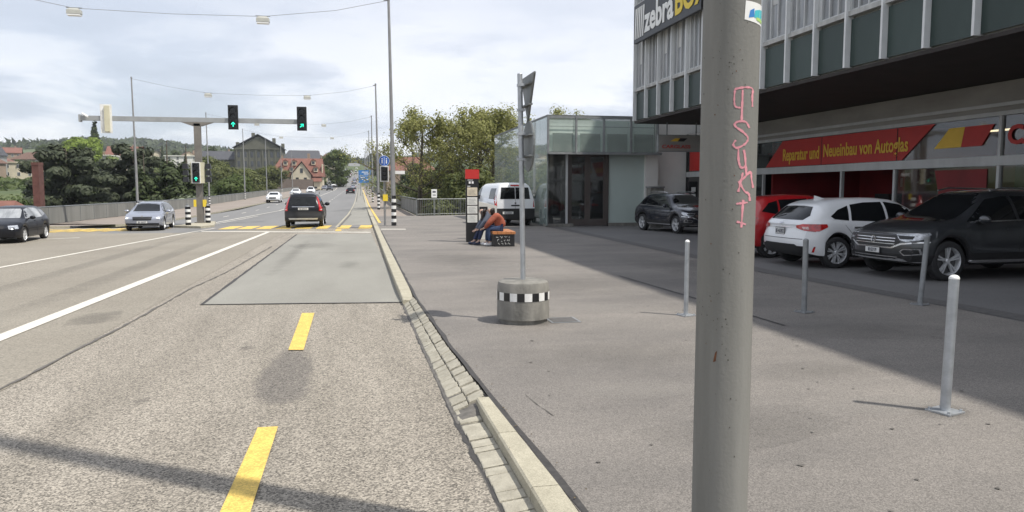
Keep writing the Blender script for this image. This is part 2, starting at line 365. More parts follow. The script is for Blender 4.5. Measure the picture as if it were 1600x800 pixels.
# ------------------------------------------------------------------ ground, roads
def elev(y):
    if y < 80: return 0.
    if y < 240: return .012 * (y - 80)
    return 1.92 + .045 * (y - 240)
def roadz(x, y): return zr(x) + elev(y)
def interp(x, pts):
    if x <= pts[0][0]: return pts[0][1]
    for (a, b), (c, d) in zip(pts, pts[1:]):
        if x <= c: t = (x - a) / (c - a); t = t * t * (3 - 2 * t); return b + (d - b) * t
    return pts[-1][1]
def terr(x, y):
    near = [(-60, -1.2), (47, -1.2), (64, -13), (188, -13), (246, 1.2), (700, 22), (1000, 34), (1500, 46), (2400, 50), (4000, 40)]
    z = interp(y, near)
    if y > 250: z += 5 * math.sin(x * .011 + y * .006) * min(1, (y - 250) / 300) * min(1, max(0, abs(x + 2) - 14) / 60)
    if y > 700: z += 34 * math.exp(-((x + 330) / 160) ** 2 - ((y - 1300) / 300) ** 2)
    if x < -22 and y < 60:      # left bank falls to the river beside the bridge head
        z = min(z, interp(-x, [(22, -1.2), (34, -11)]))
    return z
def gridsheet(name, xs, ys, zf, m):
    vs = [(x, y, zf(x, y)) for y in ys for x in xs]; n = len(xs)
    fs = [(j * n + i, j * n + i + 1, (j + 1) * n + i + 1, (j + 1) * n + i) for j in range(len(ys) - 1) for i in range(n - 1)]
    mb = MB(); mb.add(vs, fs); return structure(name, mb, m, True)
xs = sorted(set([-3000, -2000, -1400, -1000, -700, -500, -380, -300] + list(range(-260, -40, 20)) + list(range(-40, 41, 4)) + list(range(60, 300, 30)) + [380, 500, 700, 1000, 1500, 2200, 3000]))
ys = sorted(set([-300, -150, -60, 0, 30, 44, 47, 50, 54, 58, 62, 66, 80, 120, 160, 186] + list(range(190, 420, 8)) + list(range(420, 1000, 25)) + [1050, 1150, 1300, 1500, 1800, 2200, 2800, 3600, 4800]))
gridsheet('terrain', xs, ys, terr, 'ground')
mb = MB(); mb.bb(-900, 900, 70, 180, -12.9, -12.6); structure('river_water', mb, 'seawater')

KX = [(-14, .93), (3.5, .88), (5.75, .88), (5.8, .69), (11.5, .62), (15, .60), (46, .60), (260, .60)]
def kx(y):
    for (a, b), (c, d) in zip(KX, KX[1:]):
        if y <= c: return b + (d - b) * (y - a) / (c - a)
    return .6
# junction road (near) -- broken at the crown line
def strip_sheet(name, edges_x, ys, zf, m, dz=0.):
    mb = MB()
    for y0, y1 in zip(ys, ys[1:]):
        for (a, b) in zip(edges_x, edges_x[1:]):
            fa = a if callable(a) else (lambda y, a=a: a); fb = b if callable(b) else (lambda y, b=b: b)
            p = [(fa(y0), y0), (fb(y0), y0), (fb(y1), y1), (fa(y1), y1)]
            mb.add([(x, y, zf(x, y) + dz) for x, y in p], [(0, 1, 2, 3)])
    return structure(name, mb, m)
ky = [-14, 3.5, 5.75, 5.8, 11.5, 15, 38]
strip_sheet('road', [-70, -16, -8.1, lambda y: kx(y)], ky, roadz, 'road')
strip_sheet('bridge_road', [-12.1, -8.1, .6], [38, 60, 80, 120, 180, 240, 262], roadz, 'bridge')
strip_sheet('side_road', [-70, -12.1], [38, 43.5], roadz, 'roadfar')
strip_sheet('street', [-12.6, -8.1, .6], [262, 300, 400, 500, 700, 900, 1100], lambda x, y: -.3 + elev(y), 'bridge')
# smoother, more worn lanes left of the old crack
strip_sheet('worn_lane_surface', [-16, -8.1, -3.35], [12, 38], roadz, 'roadfar', .004)
strip_sheet('worn_lane_surface', [-8.1, -3.35], [-2, 12], roadz, 'roadfar', .004)

def flat(name, polys, m, dz, zf=None, kind='structure'):
    mb = MB(); zf = zf or roadz
    for p in polys: mb.add([(x, y, zf(x, y) + dz) for x, y in p], [tuple(range(len(p)))])
    return structure(name, mb, m)
def ribbon(pts, w, jit=0., seed=1, sub=.35):
    rr = random.Random(seed); out = []
    dense = []
    for (x0, y0), (x1, y1) in zip(pts, pts[1:]):
        n = max(1, int(math.hypot(x1 - x0, y1 - y0) / sub)); dense += [(x0 + (x1 - x0) * i / n, y0 + (y1 - y0) * i / n) for i in range(n)]
    dense.append(pts[-1]); L_, R_ = [], []
    for i, (x, y) in enumerate(dense):
        a = dense[max(0, i - 1)]; b = dense[min(len(dense) - 1, i + 1)]; d = math.hypot(b[0] - a[0], b[1] - a[1]) or 1
        nx, ny = -(b[1] - a[1]) / d, (b[0] - a[0]) / d; ww = w / 2 * (1 + rr.uniform(-jit, jit)); o = rr.uniform(-jit, jit) * w * .4
        L_.append((x + nx * (ww + o), y + ny * (ww + o))); R_.append((x - nx * (ww - o), y - ny * (ww - o)))
    return [(R_[i], R_[i + 1], L_[i + 1], L_[i]) for i in range(len(dense) - 1)]
flat('concrete_slab', [[(-2.55, 12.75), (.70, 11.62), (.60, 15), (.42, 30.4), (-2.6, 32.2)]], 'slab', .006)
flat('slab_joint', ribbon([(-2.6, 32.2), (-2.55, 12.75), (.68, 11.6)], .06, .3) , 'seam', .010)
flat('slab_joint', ribbon([(-2.57, 22.6), (.55, 21.2)], .02, .3), 'soft_seam', .010)
flat('road_crack', ribbon([(-3.38, 4.5), (-3.38, 7.76), (-3.33, 9.18), (-3.24, 11.2), (-3.2, 15.2), (-3.02, 17.6), (-2.88, 25.7)], .035, .8, 3, .2), 'soft_seam', .010)
flat('smooth_asphalt_patch', [[(-1.02, 6.3), (-.45, 6.25), (-.40, 8.7), (-1.0, 8.75)]], 'stainpatch', .004)
def stains(name, lst, m, dz, zf=None):
    for (x, y, a, b, r) in lst:
        ca, sa = math.cos(r), math.sin(r); flat(name, [[(x + i * a * ca - j * b * sa, y + i * a * sa + j * b * ca) for i, j in ((-1, -1), (1, -1), (1, 1), (-1, 1))]], m, dz, zf)
stains('tyre_track', [(-5.6, 22, .3, 14, .02), (-7.3, 24, .3, 14, .02)], 'stainsoft', .005)
stains('slab_track', [(-1.9, 22, .24, 7, .0)], 'stainsoft', .012)
stains('slab_stain', [(-1.5, 25, .7, 1.4, .3), (-.3, 18, .3, 1.2, 0)], 'stainsoft', .014)
stains('oil_stain', [(-1.3, 8.9, .10, .14, 0), (-2.6, 5.2, .2, .35, .5), (-3.9, 12, .35, .6, .2), (-1.9, 6.9, .08, .1, 0)], 'stain', .0065)
y0 = 4.25
ds = []
for k in range(-2, 3): c = 4.25 + 0.0; 
ds = [[(-.80, 4.1 ), (-.63, 4.06), (-.64, 5.77), (-.79, 5.79)], [(-.82, 8.6), (-.65, 8.54), (-.68, 11.12), (-.86, 11.19)], [(-.79, 1.2), (-.62, 1.2), (-.62, 2.6), (-.79, 2.6)]]
flat('yellow_bike_lane_dashes', ds + [[(-1.08, 33.4), (-.82, 33.3), (-.84, 34.6), (-1.1, 34.7)]], 'ypaint', .011)
flat('white_lane_line', [[(-5.0, 6), (-4.78, 6), (-4.53, 10.5), (-4.78, 11.0)], [(-4.78, 11.0), (-4.53, 10.5), (-3.98, 35.3), (-4.16, 35.6)]], 'wpaint', .012)
flat('white_lane_line', ribbon([(-10.0, 14), (-9.36, 21.9), (-8.0, 38.2), (-7.5, 41.5)], .15, 0), 'wpaint', .012)
flat('stop_line', [[(-7.7, 38.9), (-7.5, 38.2), (.40, 30.9), (.42, 31.4)]], 'wpaint', .013)
cw = []
for i, t in enumerate([0, .143, .286, .43, .57, .714, .857, 1.0]):
    a = (-7.1 + 7.0 * t, 40.4 - 5.3 * t); cw.append([(a[0] - .0, a[1] - .4), (a[0] + (.78 if i < 5 else .58), a[1] - .8), (a[0] + (.9 if i < 5 else .7), a[1] + 2.2), (a[0] + .12, a[1] + 2.6)])
flat('yellow_crossing', cw[:7] + cw[7:], 'ypaint', .012)
flat('darker_bridge_apron', [[(-8.05, 40), (-4, 38.1), (.55, 34.8), (.55, 37.9), (-8.05, 37.9 + 6)]], 'patch', .007)
cl = []
for i in range(7): x = -15.5 + i * .72; cl.append([(x, 39.4 + .15 * i), (x + .34, 39.2 + .15 * i), (x + 1.3, 42.6), (x + .95, 42.9)])
flat('yellow_crossing_side', cl, 'ypaint', .012)
flat('yellow_kerb_lane', ribbon([(-17.5, 43.2), (-14.6, 41.6), (-12.7, 40.6)], .25), 'ypaint', .013)
flat('white_side_dash', [[(-14.2, 33.5), (-11.8, 34.9), (-11.7, 34.7), (-14.1, 33.3)]], 'wpaint', .012)
# bridge markings
flat('white_centre_line', ribbon([(-8.9, 46.5), (-7.6, 75), (-7.4, 130), (-7.4, 255)], .16, 0, sub=15), 'wpaint', .012)
flat('white_centre_line', ribbon([(-8.5, 46.5), (-7.7, 60)], .12, 0, sub=5), 'wpaint', .012)
lane = []
for y in range(50, 250, 9): lane.append([(-4.1, y), (-3.97, y), (-3.97, y + 3), (-4.1, y + 3)])
for y in range(50, 250, 9): lane.append([(-10.1, y), (-9.98, y), (-9.98, y + 2.4), (-10.1, y + 2.4)])
flat('white_lane_dashes', lane, 'wpaint', .012)
flat('bike_lane_kerb_line', ribbon([(-1.15, 36.5), (-.85, 55), (-.62, 98), (-.6, 250)], .11, .05, sub=12), 'kerb', .012)
flat('bike_lane_dark_line', ribbon([(-1.0, 36.5), (-.68, 55), (-.45, 98), (-.42, 250)], .11, .3, sub=12), 'soft_seam', .013)
flat('bike_lane_asphalt', [[(-1.0, 36.5), (.6, 36.5), (.6, 55), (-.7, 55)], [(-.7, 55), (.6, 55), (.6, 98), (-.5, 98)], [(-.5, 98), (.6, 98), (.6, 240), (-.5, 240)]], 'slab', .006)
# bridge deck body
mb = MB()
for a, b in ((46.9, 80), (80, 160), (160, 240), (240, 262)):
    za, zb = elev(a) - .65, elev(b) - .65
    mb.add([(-17.6, a, za), (3.5, a, za), (3.5, b, zb), (-17.6, b, zb), (-17.2, a, za - 1.6), (3.0, a, za - 1.6), (3.0, b, zb - 1.6), (-17.2, b, zb - 1.6)],
           [(0, 1, 2, 3), (4, 7, 6, 5), (0, 4, 5, 1), (1, 5, 6, 2), (2, 6, 7, 3), (3, 7, 4, 0)])
for y in (80, 125, 170, 215): mb.bb(-14, 0, y - 1, y + 1, -14, elev(y) - 2.1)
structure('bridge_deck', mb, 'concrete')
# pavements
def walkz(x, y): return elev(y)
mb = MB()
poly = [(1.14, -14), (1.08, 3.5), (.985, 5.75), (.90, 7.6), (.80, 11.2), (.79, 15), (.78, 46.9), (8.1, 46.9), (8.1, -14)]
mb.add([(x, y, 0) for x, y in poly], [tuple(range(len(poly)))])
structure('sidewalk', mb, 'walk')
strip_sheet('bridge_sidewalk', [.78, 3.5], [46.9, 80, 120, 180, 240, 262], walkz, 'leftwalk')
mb = MB(); mb.add([(8.1, -14, 0), (45, -14, 0), (45, 46.9, 0), (8.1, 46.9, 0)], [(0, 1, 2, 3)]); structure('parking_area', mb, 'walk2')
mb = MB(); mb.bb(1.2, 45, -14, 46.9, -1.4, -.012); structure('plaza_slab', mb, 'concrete')
flat('dark_sett_gutter', ribbon([(8.15, 46), (8.3, 30), (8.02, 13.5), (8.35, 7.9), (8.5, 0)], .42, .05, sub=1.), 'strip', .005, walkz)
flat('drain_groove', ribbon([(4.84, 13.5), (4.95, 10.8), (5.03, 8.1)], .05, .2), 'seam', .005, walkz)
flat('sidewalk_crack', ribbon([(2.98, 24.4), (3.75, 23.1)], .05, .2), 'soft_seam', .004, walkz)
flat('sidewalk_crack', ribbon([(2.9, 22.7), (3.75, 22.3)], .05, .2), 'soft_seam', .004, walkz)
flat('sidewalk_crack', ribbon([(1.28, 5.75), (1.31, 5.45), (1.36, 5.15)], .007, .9, 4, .06), 'soft_seam', .004, walkz)
flat('cycle_path_line', [[(.84, 31.2), (1.85, 31.0), (1.85, 31.5), (.84, 31.7)]], 'wpaint', .004, walkz)
flat('yellow_path_line', ribbon([(.95, 37.5), (.93, 60), (.9, 120), (.9, 240)], .13, .05, sub=10), 'ypaint', .005, walkz)
flat('kerb_bitumen_edge', ribbon([(1.12, 1.5), (1.105, 3.5), (1.0, 5.75), (.915, 7.6), (.815, 11.2), (.805, 15), (.80, 30)], .045, .35, 9), 'seam', .005, walkz)
# left pavement on the bridge
mb = MB()
lk = [(-15.8, 46.6), (-13.4, 45.2), (-12.2, 47.5), (-12.1, 53), (-12.3, 70), (-12.1, 110), (-12.1, 250)]
for (a, b), (c, d) in zip(lk, lk[1:]):
    ea, eb = elev(b) - .295, elev(d) - .295
    mb.add([(a, b, ea), (-17.3, b, ea), (-17.3, d, eb), (c, d, eb)], [(0, 3, 2, 1)], 0)
    mb.add([(a, b, ea), (c, d, eb), (c, d, eb - .14), (a, b, ea - .14)], [(0, 1, 2, 3)], 1)
mb.add([(-17.3, 43.6, -.295), (-70, 43.6, -.295), (-70, 47, -.295), (-17.3, 47, -.295)], [(0, 3, 2, 1)], 0)
mb.bb(-70, -15.2, 43.5, 43.7, -.42, -.29, 1)
mb.add([(-15.2, 43.7, -.296), (-17.3, 43.7, -.296), (-17.3, 46.8, -.296), (-13.4, 45.2, -.296)], [(0, 3, 2, 1)], 0)
structure('left_sidewalk', mb, ['leftwalk', 'kerb'])
mb = MB(); mb.prism([(-9.9, 43.2), (-8.3, 42.0), (-7.9, 43.6), (-8.8, 49), (-9.3, 49)], -.5, -.30); structure('traffic_island', mb, 'kerb')

# setts and kerb stones
rr = random.Random(11); mb = MB()
def lerp(pts, y):
    for (a, b), (c, d) in zip(pts, pts[1:]):
        if a <= y <= c: return b + (d - b) * (y - a) / (c - a)
    return pts[0][1] if y < pts[0][0] else pts[-1][1]
EL = [(-2, .70), (3.8, .74), (5.8, .69), (11.5, .62)]; ER = [(-2, .92), (3.6, .91), (5.7, .875), (5.76, .965), (7.6, .88), (11.3, .79)]
mb2 = MB(); vs = []
n = 40
for i in range(n + 1):
    y = -2 + 13.5 * i / n; l_, r_ = lerp(EL, y), lerp(ER, y); zl = zr(l_); zR = -.012 if y > 5.75 else -.09
    mb2.add([(l_ - .02, y, zl + .002), (r_ + .02, y, zR - .004)], [])
mb2.f = [(2 * i, 2 * i + 1, 2 * i + 3, 2 * i + 2) for i in range(n)]; mb2.m = [0] * n
structure('sett_mortar', mb2, 'soft_seam')
y = -2.
while y < 11.4:
    ln = rr.uniform(.085, .155)
    for row in range(2 if y > 5.75 else 1):
        l_, r_ = lerp(EL, y), lerp(ER, y); yy = y + (rr.uniform(-.03, .03))
        rows = 2 if y > 5.75 else 1
        a = l_ + (r_ - l_) * row / rows + .003 + rr.uniform(0, .005); b = l_ + (r_ - l_) * (row + 1) / rows - .003 - rr.uniform(0, .005)
        zl = zr(l_); zR = -.004 if y > 5.75 else -.085
        f = lambda x: zl + (zR - zl) * (x - l_) / (r_ - l_) + .012
        y1 = yy + ln - .006
        b2 = .006; dz = rr.uniform(-.003, .003)
        vs = []
        for (q, s_) in ((0, -.03), (0, -.002), (b2, .001)):
            for (X, Y) in ((a + q, yy + q), (b - q, yy + q), (b - q, y1 - q), (a + q, y1 - q)): vs.append((X + rr.uniform(-.003, .003), Y + rr.uniform(-.004, .004), f(X) + s_ + dz))
        fs = [(8, 9, 10, 11)] + [(j + i, j + (i + 1) % 4, j + 4 + (i + 1) % 4, j + 4 + i) for j in (0, 4) for i in range(4)]
        mb.add(vs, fs)
    y += ln
structure('paving_setts', mb, 'setts')
flat('gutter_bitumen_edge', ribbon([(.69, 1.0), (.735, 3.8), (.68, 5.8), (.61, 11.4)], .03, .7, 13, .12), 'seam', .004)
def kerbrun(ys, le, re, top, bot, ramp=None):
    mb = MB()
    for y0, y1 in zip(ys, ys[1:]):
        g = .004
        p = [(le(y0), y0 + g), (re(y0), y0 + g), (re(y1), y1 - g), (le(y1), y1 - g)]
        t0 = top(y0); t1 = top(y1); c = .012
        vs = [(x, y, bot(x)) for x, y in p] + [(p[0][0], p[0][1], t0 - c), (p[1][0], p[1][1], t0), (p[2][0], p[2][1], t1), (p[3][0], p[3][1], t1 - c)] + [(p[0][0] + c, p[0][1], t0), (p[3][0] + c, p[3][1], t1)]
        mb.add(vs, [(0, 3, 7, 4), (4, 7, 9, 8), (8, 9, 6, 5), (1, 5, 6, 2), (0, 4, 8, 5, 1), (3, 2, 6, 9, 7)])
    return mb
ysn = [-4, -3, -2, -1, 0, 1, 1.95, 2.9, 3.9, 4.85, 5.73]
m_ = kerbrun(ysn, lambda y: lerp([(-5, .93), (3.5, .905), (5.75, .875)], y), lambda y: lerp([(-5, 1.11), (3.5, 1.08), (5.75, .975)], y), lambda y: .006, lambda x: -.15)
structure('kerb_stones', m_, 'kerb')
ysf = [11.35 + i * 1.0 for i in range(36)]
m_ = kerbrun(ysf, lambda y: .60 + .01 * max(0, 13 - y), lambda y: .785, lambda y: -.03 if y < 11.5 else .006, lambda x: -.15)
structure('kerb_stones_far', m_, 'kerb')
mb = MB(); 
for a, b in ((46.9, 80), (80, 160), (160, 240), (240, 262)):
    mb.add([(.6, a, elev(a) + .004), (.8, a, elev(a) + .004), (.8, b, elev(b) + .004), (.6, b, elev(b) + .004), (.6, a, elev(a) - .15), (.6, b, elev(b) - .15)], [(0, 1, 2, 3), (0, 3, 5, 4)])
structure('bridge_kerb', mb, 'kerb')
mb = MB(); mb.bb(2.3, 2.68, 8.82, 9.2, .003, .007, 0); mb.bb(2.33, 2.65, 8.85, 9.17, .008, .010, 1)
stains('sidewalk_stain', [(2.6, 7.0, 1.5, .6, .1), (4.2, 6.0, .8, .35, .1), (3.3, 12.5, 1.6, 1.5, .2), (2.4, 17.5, 1.3, 2.5, 0), (2.6, 4.6, .8, .35, .3), (4.6, 3.9, .5, .3, .1), (5.8, 7.6, 1.2, .5, -.2), (6.8, 15, 1.0, 2.6, .1)], 'stainsoft', .003, walkz)
stains('sidewalk_grime', [(2.0, 9.1, .5, .45, 0), (4.24, 4.67, .28, .2, 0), (3.9, 21.5, .7, .9, 0)], 'stain', .0045, walkz)
stains('pale_dust', [(3.2, 9.7, 1.2, .35, -.1), (2.2, 5.7, .6, .3, .2), (4.0, 4.9, .9, .25, .1), (3.0, 15.5, 1.2, .8, .1)], 'dust', .0055, walkz)
rr2 = random.Random(3); mg = MB()
for _ in range(110):
    x, y = rr2.uniform(1.3, 7.5), 3.2 + 14 * rr2.random() ** 1.6; r_ = rr2.uniform(.008, .022); n_ = 7
    mg.add([(x + r_ * rr2.uniform(.7, 1.2) * math.cos(6.283 * k / n_), y + r_ * rr2.uniform(.7, 1.2) * math.sin(6.283 * k / n_), .0062) for k in range(n_)], [tuple(range(n_))])
structure('gum_spots', mg, 'soft_seam')
mg = MB()
for _ in range(60):
    y = rr2.uniform(2.8, 14); x = (lerp([(-5, .90), (3.5, .89), (5.75, .86), (5.8, .66), (11.5, .60)], y) if rr2.random() < .6 else lerp([(3.5, 1.12), (7, .98), (14, .82)], y)) + rr2.gauss(0, .03); r_ = rr2.uniform(.006, .016); a = rr2.uniform(0, 6.28); z = (zr(x) + .02) if x < .9 and y < 5.8 else .012
    mg.add([(x + r_ * math.cos(a), y + r_ * math.sin(a), z), (x - r_ * .6 * math.sin(a), y + r_ * .6 * math.cos(a), z + .006), (x - r_ * math.cos(a), y - r_ * math.sin(a), z + .002), (x + r_ * .6 * math.sin(a), y - r_ * .6 * math.cos(a), z + .004)], [(0, 1, 2, 3)])
structure('kerb_litter', mg, 'leaf_litter')
c = mb.part('manhole_cover', ['galvd', 'strip'], None); tag(c, 'square dark metal access cover set in the sidewalk beside the concrete drum', 'cover')
# ------------------------------------------------------------------ bridge parapets and railings
def parapet():
    t = thing('bridge_parapet', 'long grey solid metal parapet along the left side of the bridge', 'parapet', (-17, 20, 0))
    mb = MB(); mt = MB(); mp = MB()
    pts = [(-17.1, y) for y in [20, 46, 80, 120, 160, 200, 240]]
    for (x0, y0), (x1, y1) in zip(pts, pts[1:]):
        n = int((y1 - y0) / 2.4)
        for i in range(n):
            a = y0 + (y1 - y0) * i / n; b = y0 + (y1 - y0) * (i + 1) / n; e = elev(a) - .30
            mb.bb(-17.13, -17.05, a + .02, b - .02, e + .03, e + .93)
            mp.bb(-17.17, -17.04, a - .03, a + .03, e, e + .95)
        mt.tube([(-17.1, y0, elev(y0) + .67), (-17.1, y1, elev(y1) + .67)], .05, 6)
    mb.split('infill_panel', 'railsolid', t, world=True); mp.split('rail_post', 'railsteel', t, world=True); mt.part('handrail', 'railsteel', t, True, world=True)
parapet()
t = thing('bridge_railing', 'dark steel railing along the right edge of the bridge sidewalk', 'railing', (3.45, 47, 0))
mb = MB(); mt = MB(); mi = MB()
for i in range(100):
    y = 47 + i * 2.
    if y > 244: break
    e = elev(y); mb.bb(3.42, 3.48, y - .03, y + .03, e, e + 1.05)
    mi.bb(3.435, 3.465, y + .04, y + 1.96, e + .12, elev(y + 1.9) + .95)
for a, b in ((47, 80), (80, 160), (160, 245)): mt.tube([(3.45, a, elev(a) + 1.07), (3.45, b, elev(b) + 1.07)], .04, 6)
mb.split('rail_post', 'railsteel', t, world=True); mi.split('mesh_panel', 'railsolid', t, world=True); mt.part('handrail', 'railsteel', t, True, world=True)
t = thing('plaza_railing', 'dark steel baluster railing closing the plaza below the tall trees', 'railing', (3.45, 47, 0))
mb = MB(); mt = MB()
X0, Y0, X1, Y1 = 3.5, 47, 9.0, 49.2
n = 46
for i in range(n + 1):
    q = i / n; x, y = X0 + (X1 - X0) * q, Y0 + (Y1 - Y0) * q; w_ = .022 if i % 12 else .05
    mb.bb(x - w_ / 2, x + w_ / 2, y - w_ / 2, y + w_ / 2, 0, 1.02)
mt.tube([(X0, Y0, 1.04), (X1, Y1, 1.04)], .03, 6); mt.tube([(X0, Y0, .1), (X1, Y1, .1)], .02, 6)
mb.split('baluster', 'railsteel', t, world=True); mt.part('handrail', 'railsteel', t, True, world=True)
mb = MB(); mb.prism([(3.5, 46.8), (9.3, 46.8), (9.3, 49.4), (3.5, 47.1)], -1.3, -.004); structure('plaza_edge', mb, 'walk')

# ------------------------------------------------------------------ upper office building with workshop
XF, XG, YE, YS = 10.6, 15.0, 28.05, -8.0
B = thing('office_building', 'grey office block with white fins overhanging the autoglass workshop and parked cars', 'building', (XG, 10, 0))
P_ = dict(world=True)
mb = MB(); mb.bb(XF + .12, 30, YS, YE - .05, 4.30, 12.1, 0); mb.bb(XF + .05, 30, YS, YE - .02, 12.1, 12.4, 1); mb.bb(16.2, 30, YS, 33, 12.45, 17, 0); mb.bb(16.2, 30, YE + .02, 33, 4.3, 12.44, 0); mb.part('upper_wall_and_shade_block', ['greyw', 'sill'], B, **P_)  # includes an added, unseen rear block that shades the white wall and pavilion
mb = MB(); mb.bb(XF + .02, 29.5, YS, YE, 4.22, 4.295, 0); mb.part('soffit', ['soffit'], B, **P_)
mb = MB()
for z in (5.42, 7.42, 8.62, 10.62): mb.bb(XF - .05, XF + .14, YS, YE, z, z + .10, 0)
mb.bb(XF - .03, XF + .12, YE - .04, YE + .02, 4.3, 12.1, 0)
mb.part('sill_bands', ['sill'], B, **P_)
fm = MB(); fm.bb(-.10, .10, -.03, .03, 4.32, 12.2, 0); fin_me = fm.mesh('fin', ['fin'])
p1 = MB(); p1.bb(0, .04, -.55, .55, 0, 1.02, 0); pan_me = p1.mesh('spandrel_panel', ['panel'])
wm = MB(); wm.bb(.0, .05, -.55, .55, 0, 1.90, 0)
for y in (-.55, -.06, .27, .51): wm.bb(-.05, .02, y, y + .04, 0, 1.90, 1)
for z in (0, 1.86): wm.bb(-.04, .03, -.55, .55, z, z + .05, 1)
wm.bb(-.012, -.004, .0, .27, .9, 1.86, 2); wm.bb(-.05, .0, -.55, -.42, 0, 1.9, 1)
win_me = wm.mesh('window', ['window', 'frame', 'window2'])
wm = MB(); wm.bb(.0, .05, -.55, .55, 0, 1.90, 0)
for y in (-.55, -.20, .12, .51): wm.bb(-.05, .02, y, y + .04, 0, 1.90, 1)
for z in (0, 1.86): wm.bb(-.04, .03, -.55, .55, z, z + .05, 1)
wm.bb(-.05, .0, .42, .55, 0, 1.9, 1)
win_me2 = wm.mesh('window', ['window', 'frame'])
def inst(me, name, parent, loc):
    o = bpy.data.objects.new(name, me); COL.objects.link(o); o.parent = parent; o.location = Vector(loc) - Vector(parent.location); return o
k = 0; y = 27.92
while y > 1.5:
    inst(fin_me, 'fin', B, (XF, y, 0))
    if y > 3:
        yc = y - .59
        for z in (4.34, 7.54): inst(pan_me, 'spandrel_panel', B, (XF + .03, yc, z))
        for z in (5.52, 8.72): inst(win_me if (k * 7 + int(z)) % 3 else win_me2, 'window', B, (XF + .05, yc, z))
    y -= 1.18; k += 1
# ground floor
mb = MB(); mb.bb(XG, XG + .25, YS, 32.6, 3.46, 4.20, 0); mb.part('fascia', 'fascia', B, **P_)
mb = MB(); mb.bb(XG - .08, XG + .14, YS, 32.6, 2.22, 2.45, 0); mb.bb(XG - .05, XG + .1, YS, 32.6, 3.40, 3.50, 0); mb.bb(XG - .06, XG + .12, YS, 32.6, 3.62, 3.70, 0)
for y in (-2, 1, 4.3, 7.6, 11, 15.25, 18.8, 21.2, 25.9, 28.4, 30.4): mb.bb(XG - .04, XG + .06, y - .04, y + .04, 0.1, 2.3, 0)
for y in (4.3, 7.6, 11, 15.25, 26.8, 28.4, 30.4): mb.bb(XG - .04, XG + .06, y - .04, y + .04, 2.45, 3.4, 0)
mb.bb(XG - .05, XG + .1, YS, 32.6, 0, .15, 0)
mb.part('window_frame', 'frame', B, **P_)
mb = MB(); mb.add([(XG + .02, YS, 2.45), (XG + .02, 32.6, 2.45), (XG + .02, 32.6, 3.41), (XG + .02, YS, 3.41)], [(0, 1, 2, 3)])
mb.part('upper_glazing', 'glass_d', B, **P_)
mb = MB()
for a, b in ((YS, 18.8), (25.9, 32.6)): mb.add([(XG + .02, a, .1), (XG + .02, b, .1), (XG + .02, b, 2.23), (XG + .02, a, 2.23)], [(0, 1, 2, 3)])
mb.part('shop_glazing', 'glass_d', B, **P_)
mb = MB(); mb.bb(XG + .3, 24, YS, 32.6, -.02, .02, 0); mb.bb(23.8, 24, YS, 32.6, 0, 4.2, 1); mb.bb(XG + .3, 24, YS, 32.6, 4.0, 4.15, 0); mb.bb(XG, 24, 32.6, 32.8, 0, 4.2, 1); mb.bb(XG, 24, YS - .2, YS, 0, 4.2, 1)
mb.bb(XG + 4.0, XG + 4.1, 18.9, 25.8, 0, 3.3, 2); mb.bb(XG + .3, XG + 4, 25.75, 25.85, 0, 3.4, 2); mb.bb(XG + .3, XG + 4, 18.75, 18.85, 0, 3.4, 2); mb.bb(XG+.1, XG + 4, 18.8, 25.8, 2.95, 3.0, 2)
mb.bb(XG + 3.9, XG + 3.98, 20.6, 23.4, 1.75, 2.05, 3)
for y in (3, 8, 12, 16.5): mb.bb(XG + 5, XG + 5.3, y, y + .3, 0, 4, 3)
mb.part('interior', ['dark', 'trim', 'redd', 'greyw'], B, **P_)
mb = MB()
for x, y in ((XG + 2.2, 17.2), (XG + 3.6, 15.9), (XG + 4.2, 13.4), (XG + 2.4, 12), (XG + 6, 17)): mb.bb(x, x + .12, y, y + .9, 3.25, 3.29)
me = mat('ceiling_light', (.9, .85, .7), .5, emit=((1, .82, .5), 2.5)); mb.part('ceiling_light', me, B, **P_)
# poster on lower glass
mb = MB(); mb.add([(XG + .0, 15.6, 2.15), (XG + .0, 17.3, 2.15), (XG + .0, 16.9, .7), (XG, 15.6, .6)], [(0, 1, 2, 3)], 0)
mb.part('window_poster', ['redd'], B, label='faded red poster inside the lower shop window', **P_)
mb = MB(); rq = random.Random(21)
for k in range(26):
    y = rq.uniform(8, 18.4); x = XG + rq.uniform(.9, 6); w2 = rq.uniform(.2, .7); mb.bb(x, x + .3, y, y + w2, .1, rq.uniform(.8, 1.9), rq.randrange(4))
for k in range(8): y = 9 + k * 1.3; mb.bb(XG + 7.5, XG + 7.6, y, y + 1.1, .5, 2.0, 3 if k % 2 else 1)
for k in range(5): mb.bb(XG + 3.2, XG + 3.9, 19.2 + k * 1.3, 19.9 + k * 1.3, .1, rq.uniform(.9, 1.6), rq.randrange(3))
mb.split('reflection_clutter', ['greyw', 'darkred', 'trim', 'whitew'], B, **P_)  # random made-up clutter, added to stand in for reflections in the shop front
# banner behind glass
xb = XG - .012
bn = MB(); bn.bb(0, 0, 0, 0, 0, 0) if 0 else None
def quad(mb, pts, x, m, th=.01):
    n_ = len(pts); mb.add([(x, y, z) for y, z in pts] + [(x + th, y, z) for y, z in pts], [tuple(range(n_)), tuple(range(n_, 2 * n_))[::-1]] + [(i, (i + 1) % n_, n_ + (i + 1) % n_, n_ + i) for i in range(n_)], m)
quad(bn, [(25.75, 2.47), (24.65, 3.38), (17.35, 3.38), (18.55, 2.47)], xb, 0)
for y in (22.3, 18.75): quad(bn, [(y + .015, 2.47), (y + .015, 3.38), (y - .015, 3.38), (y - .015, 2.47)], xb - .006, 1, .004)
bn.part('banner', ['red', 'dark'], B, label='red slanted banner with yellow lettering', **P_)
textmesh('Reparatur und', 'banner_text', 'yellow', B, (xb - .014, 24.6, 2.68), (R(90), 0, R(-90)), .42, .645, .010, world=True)
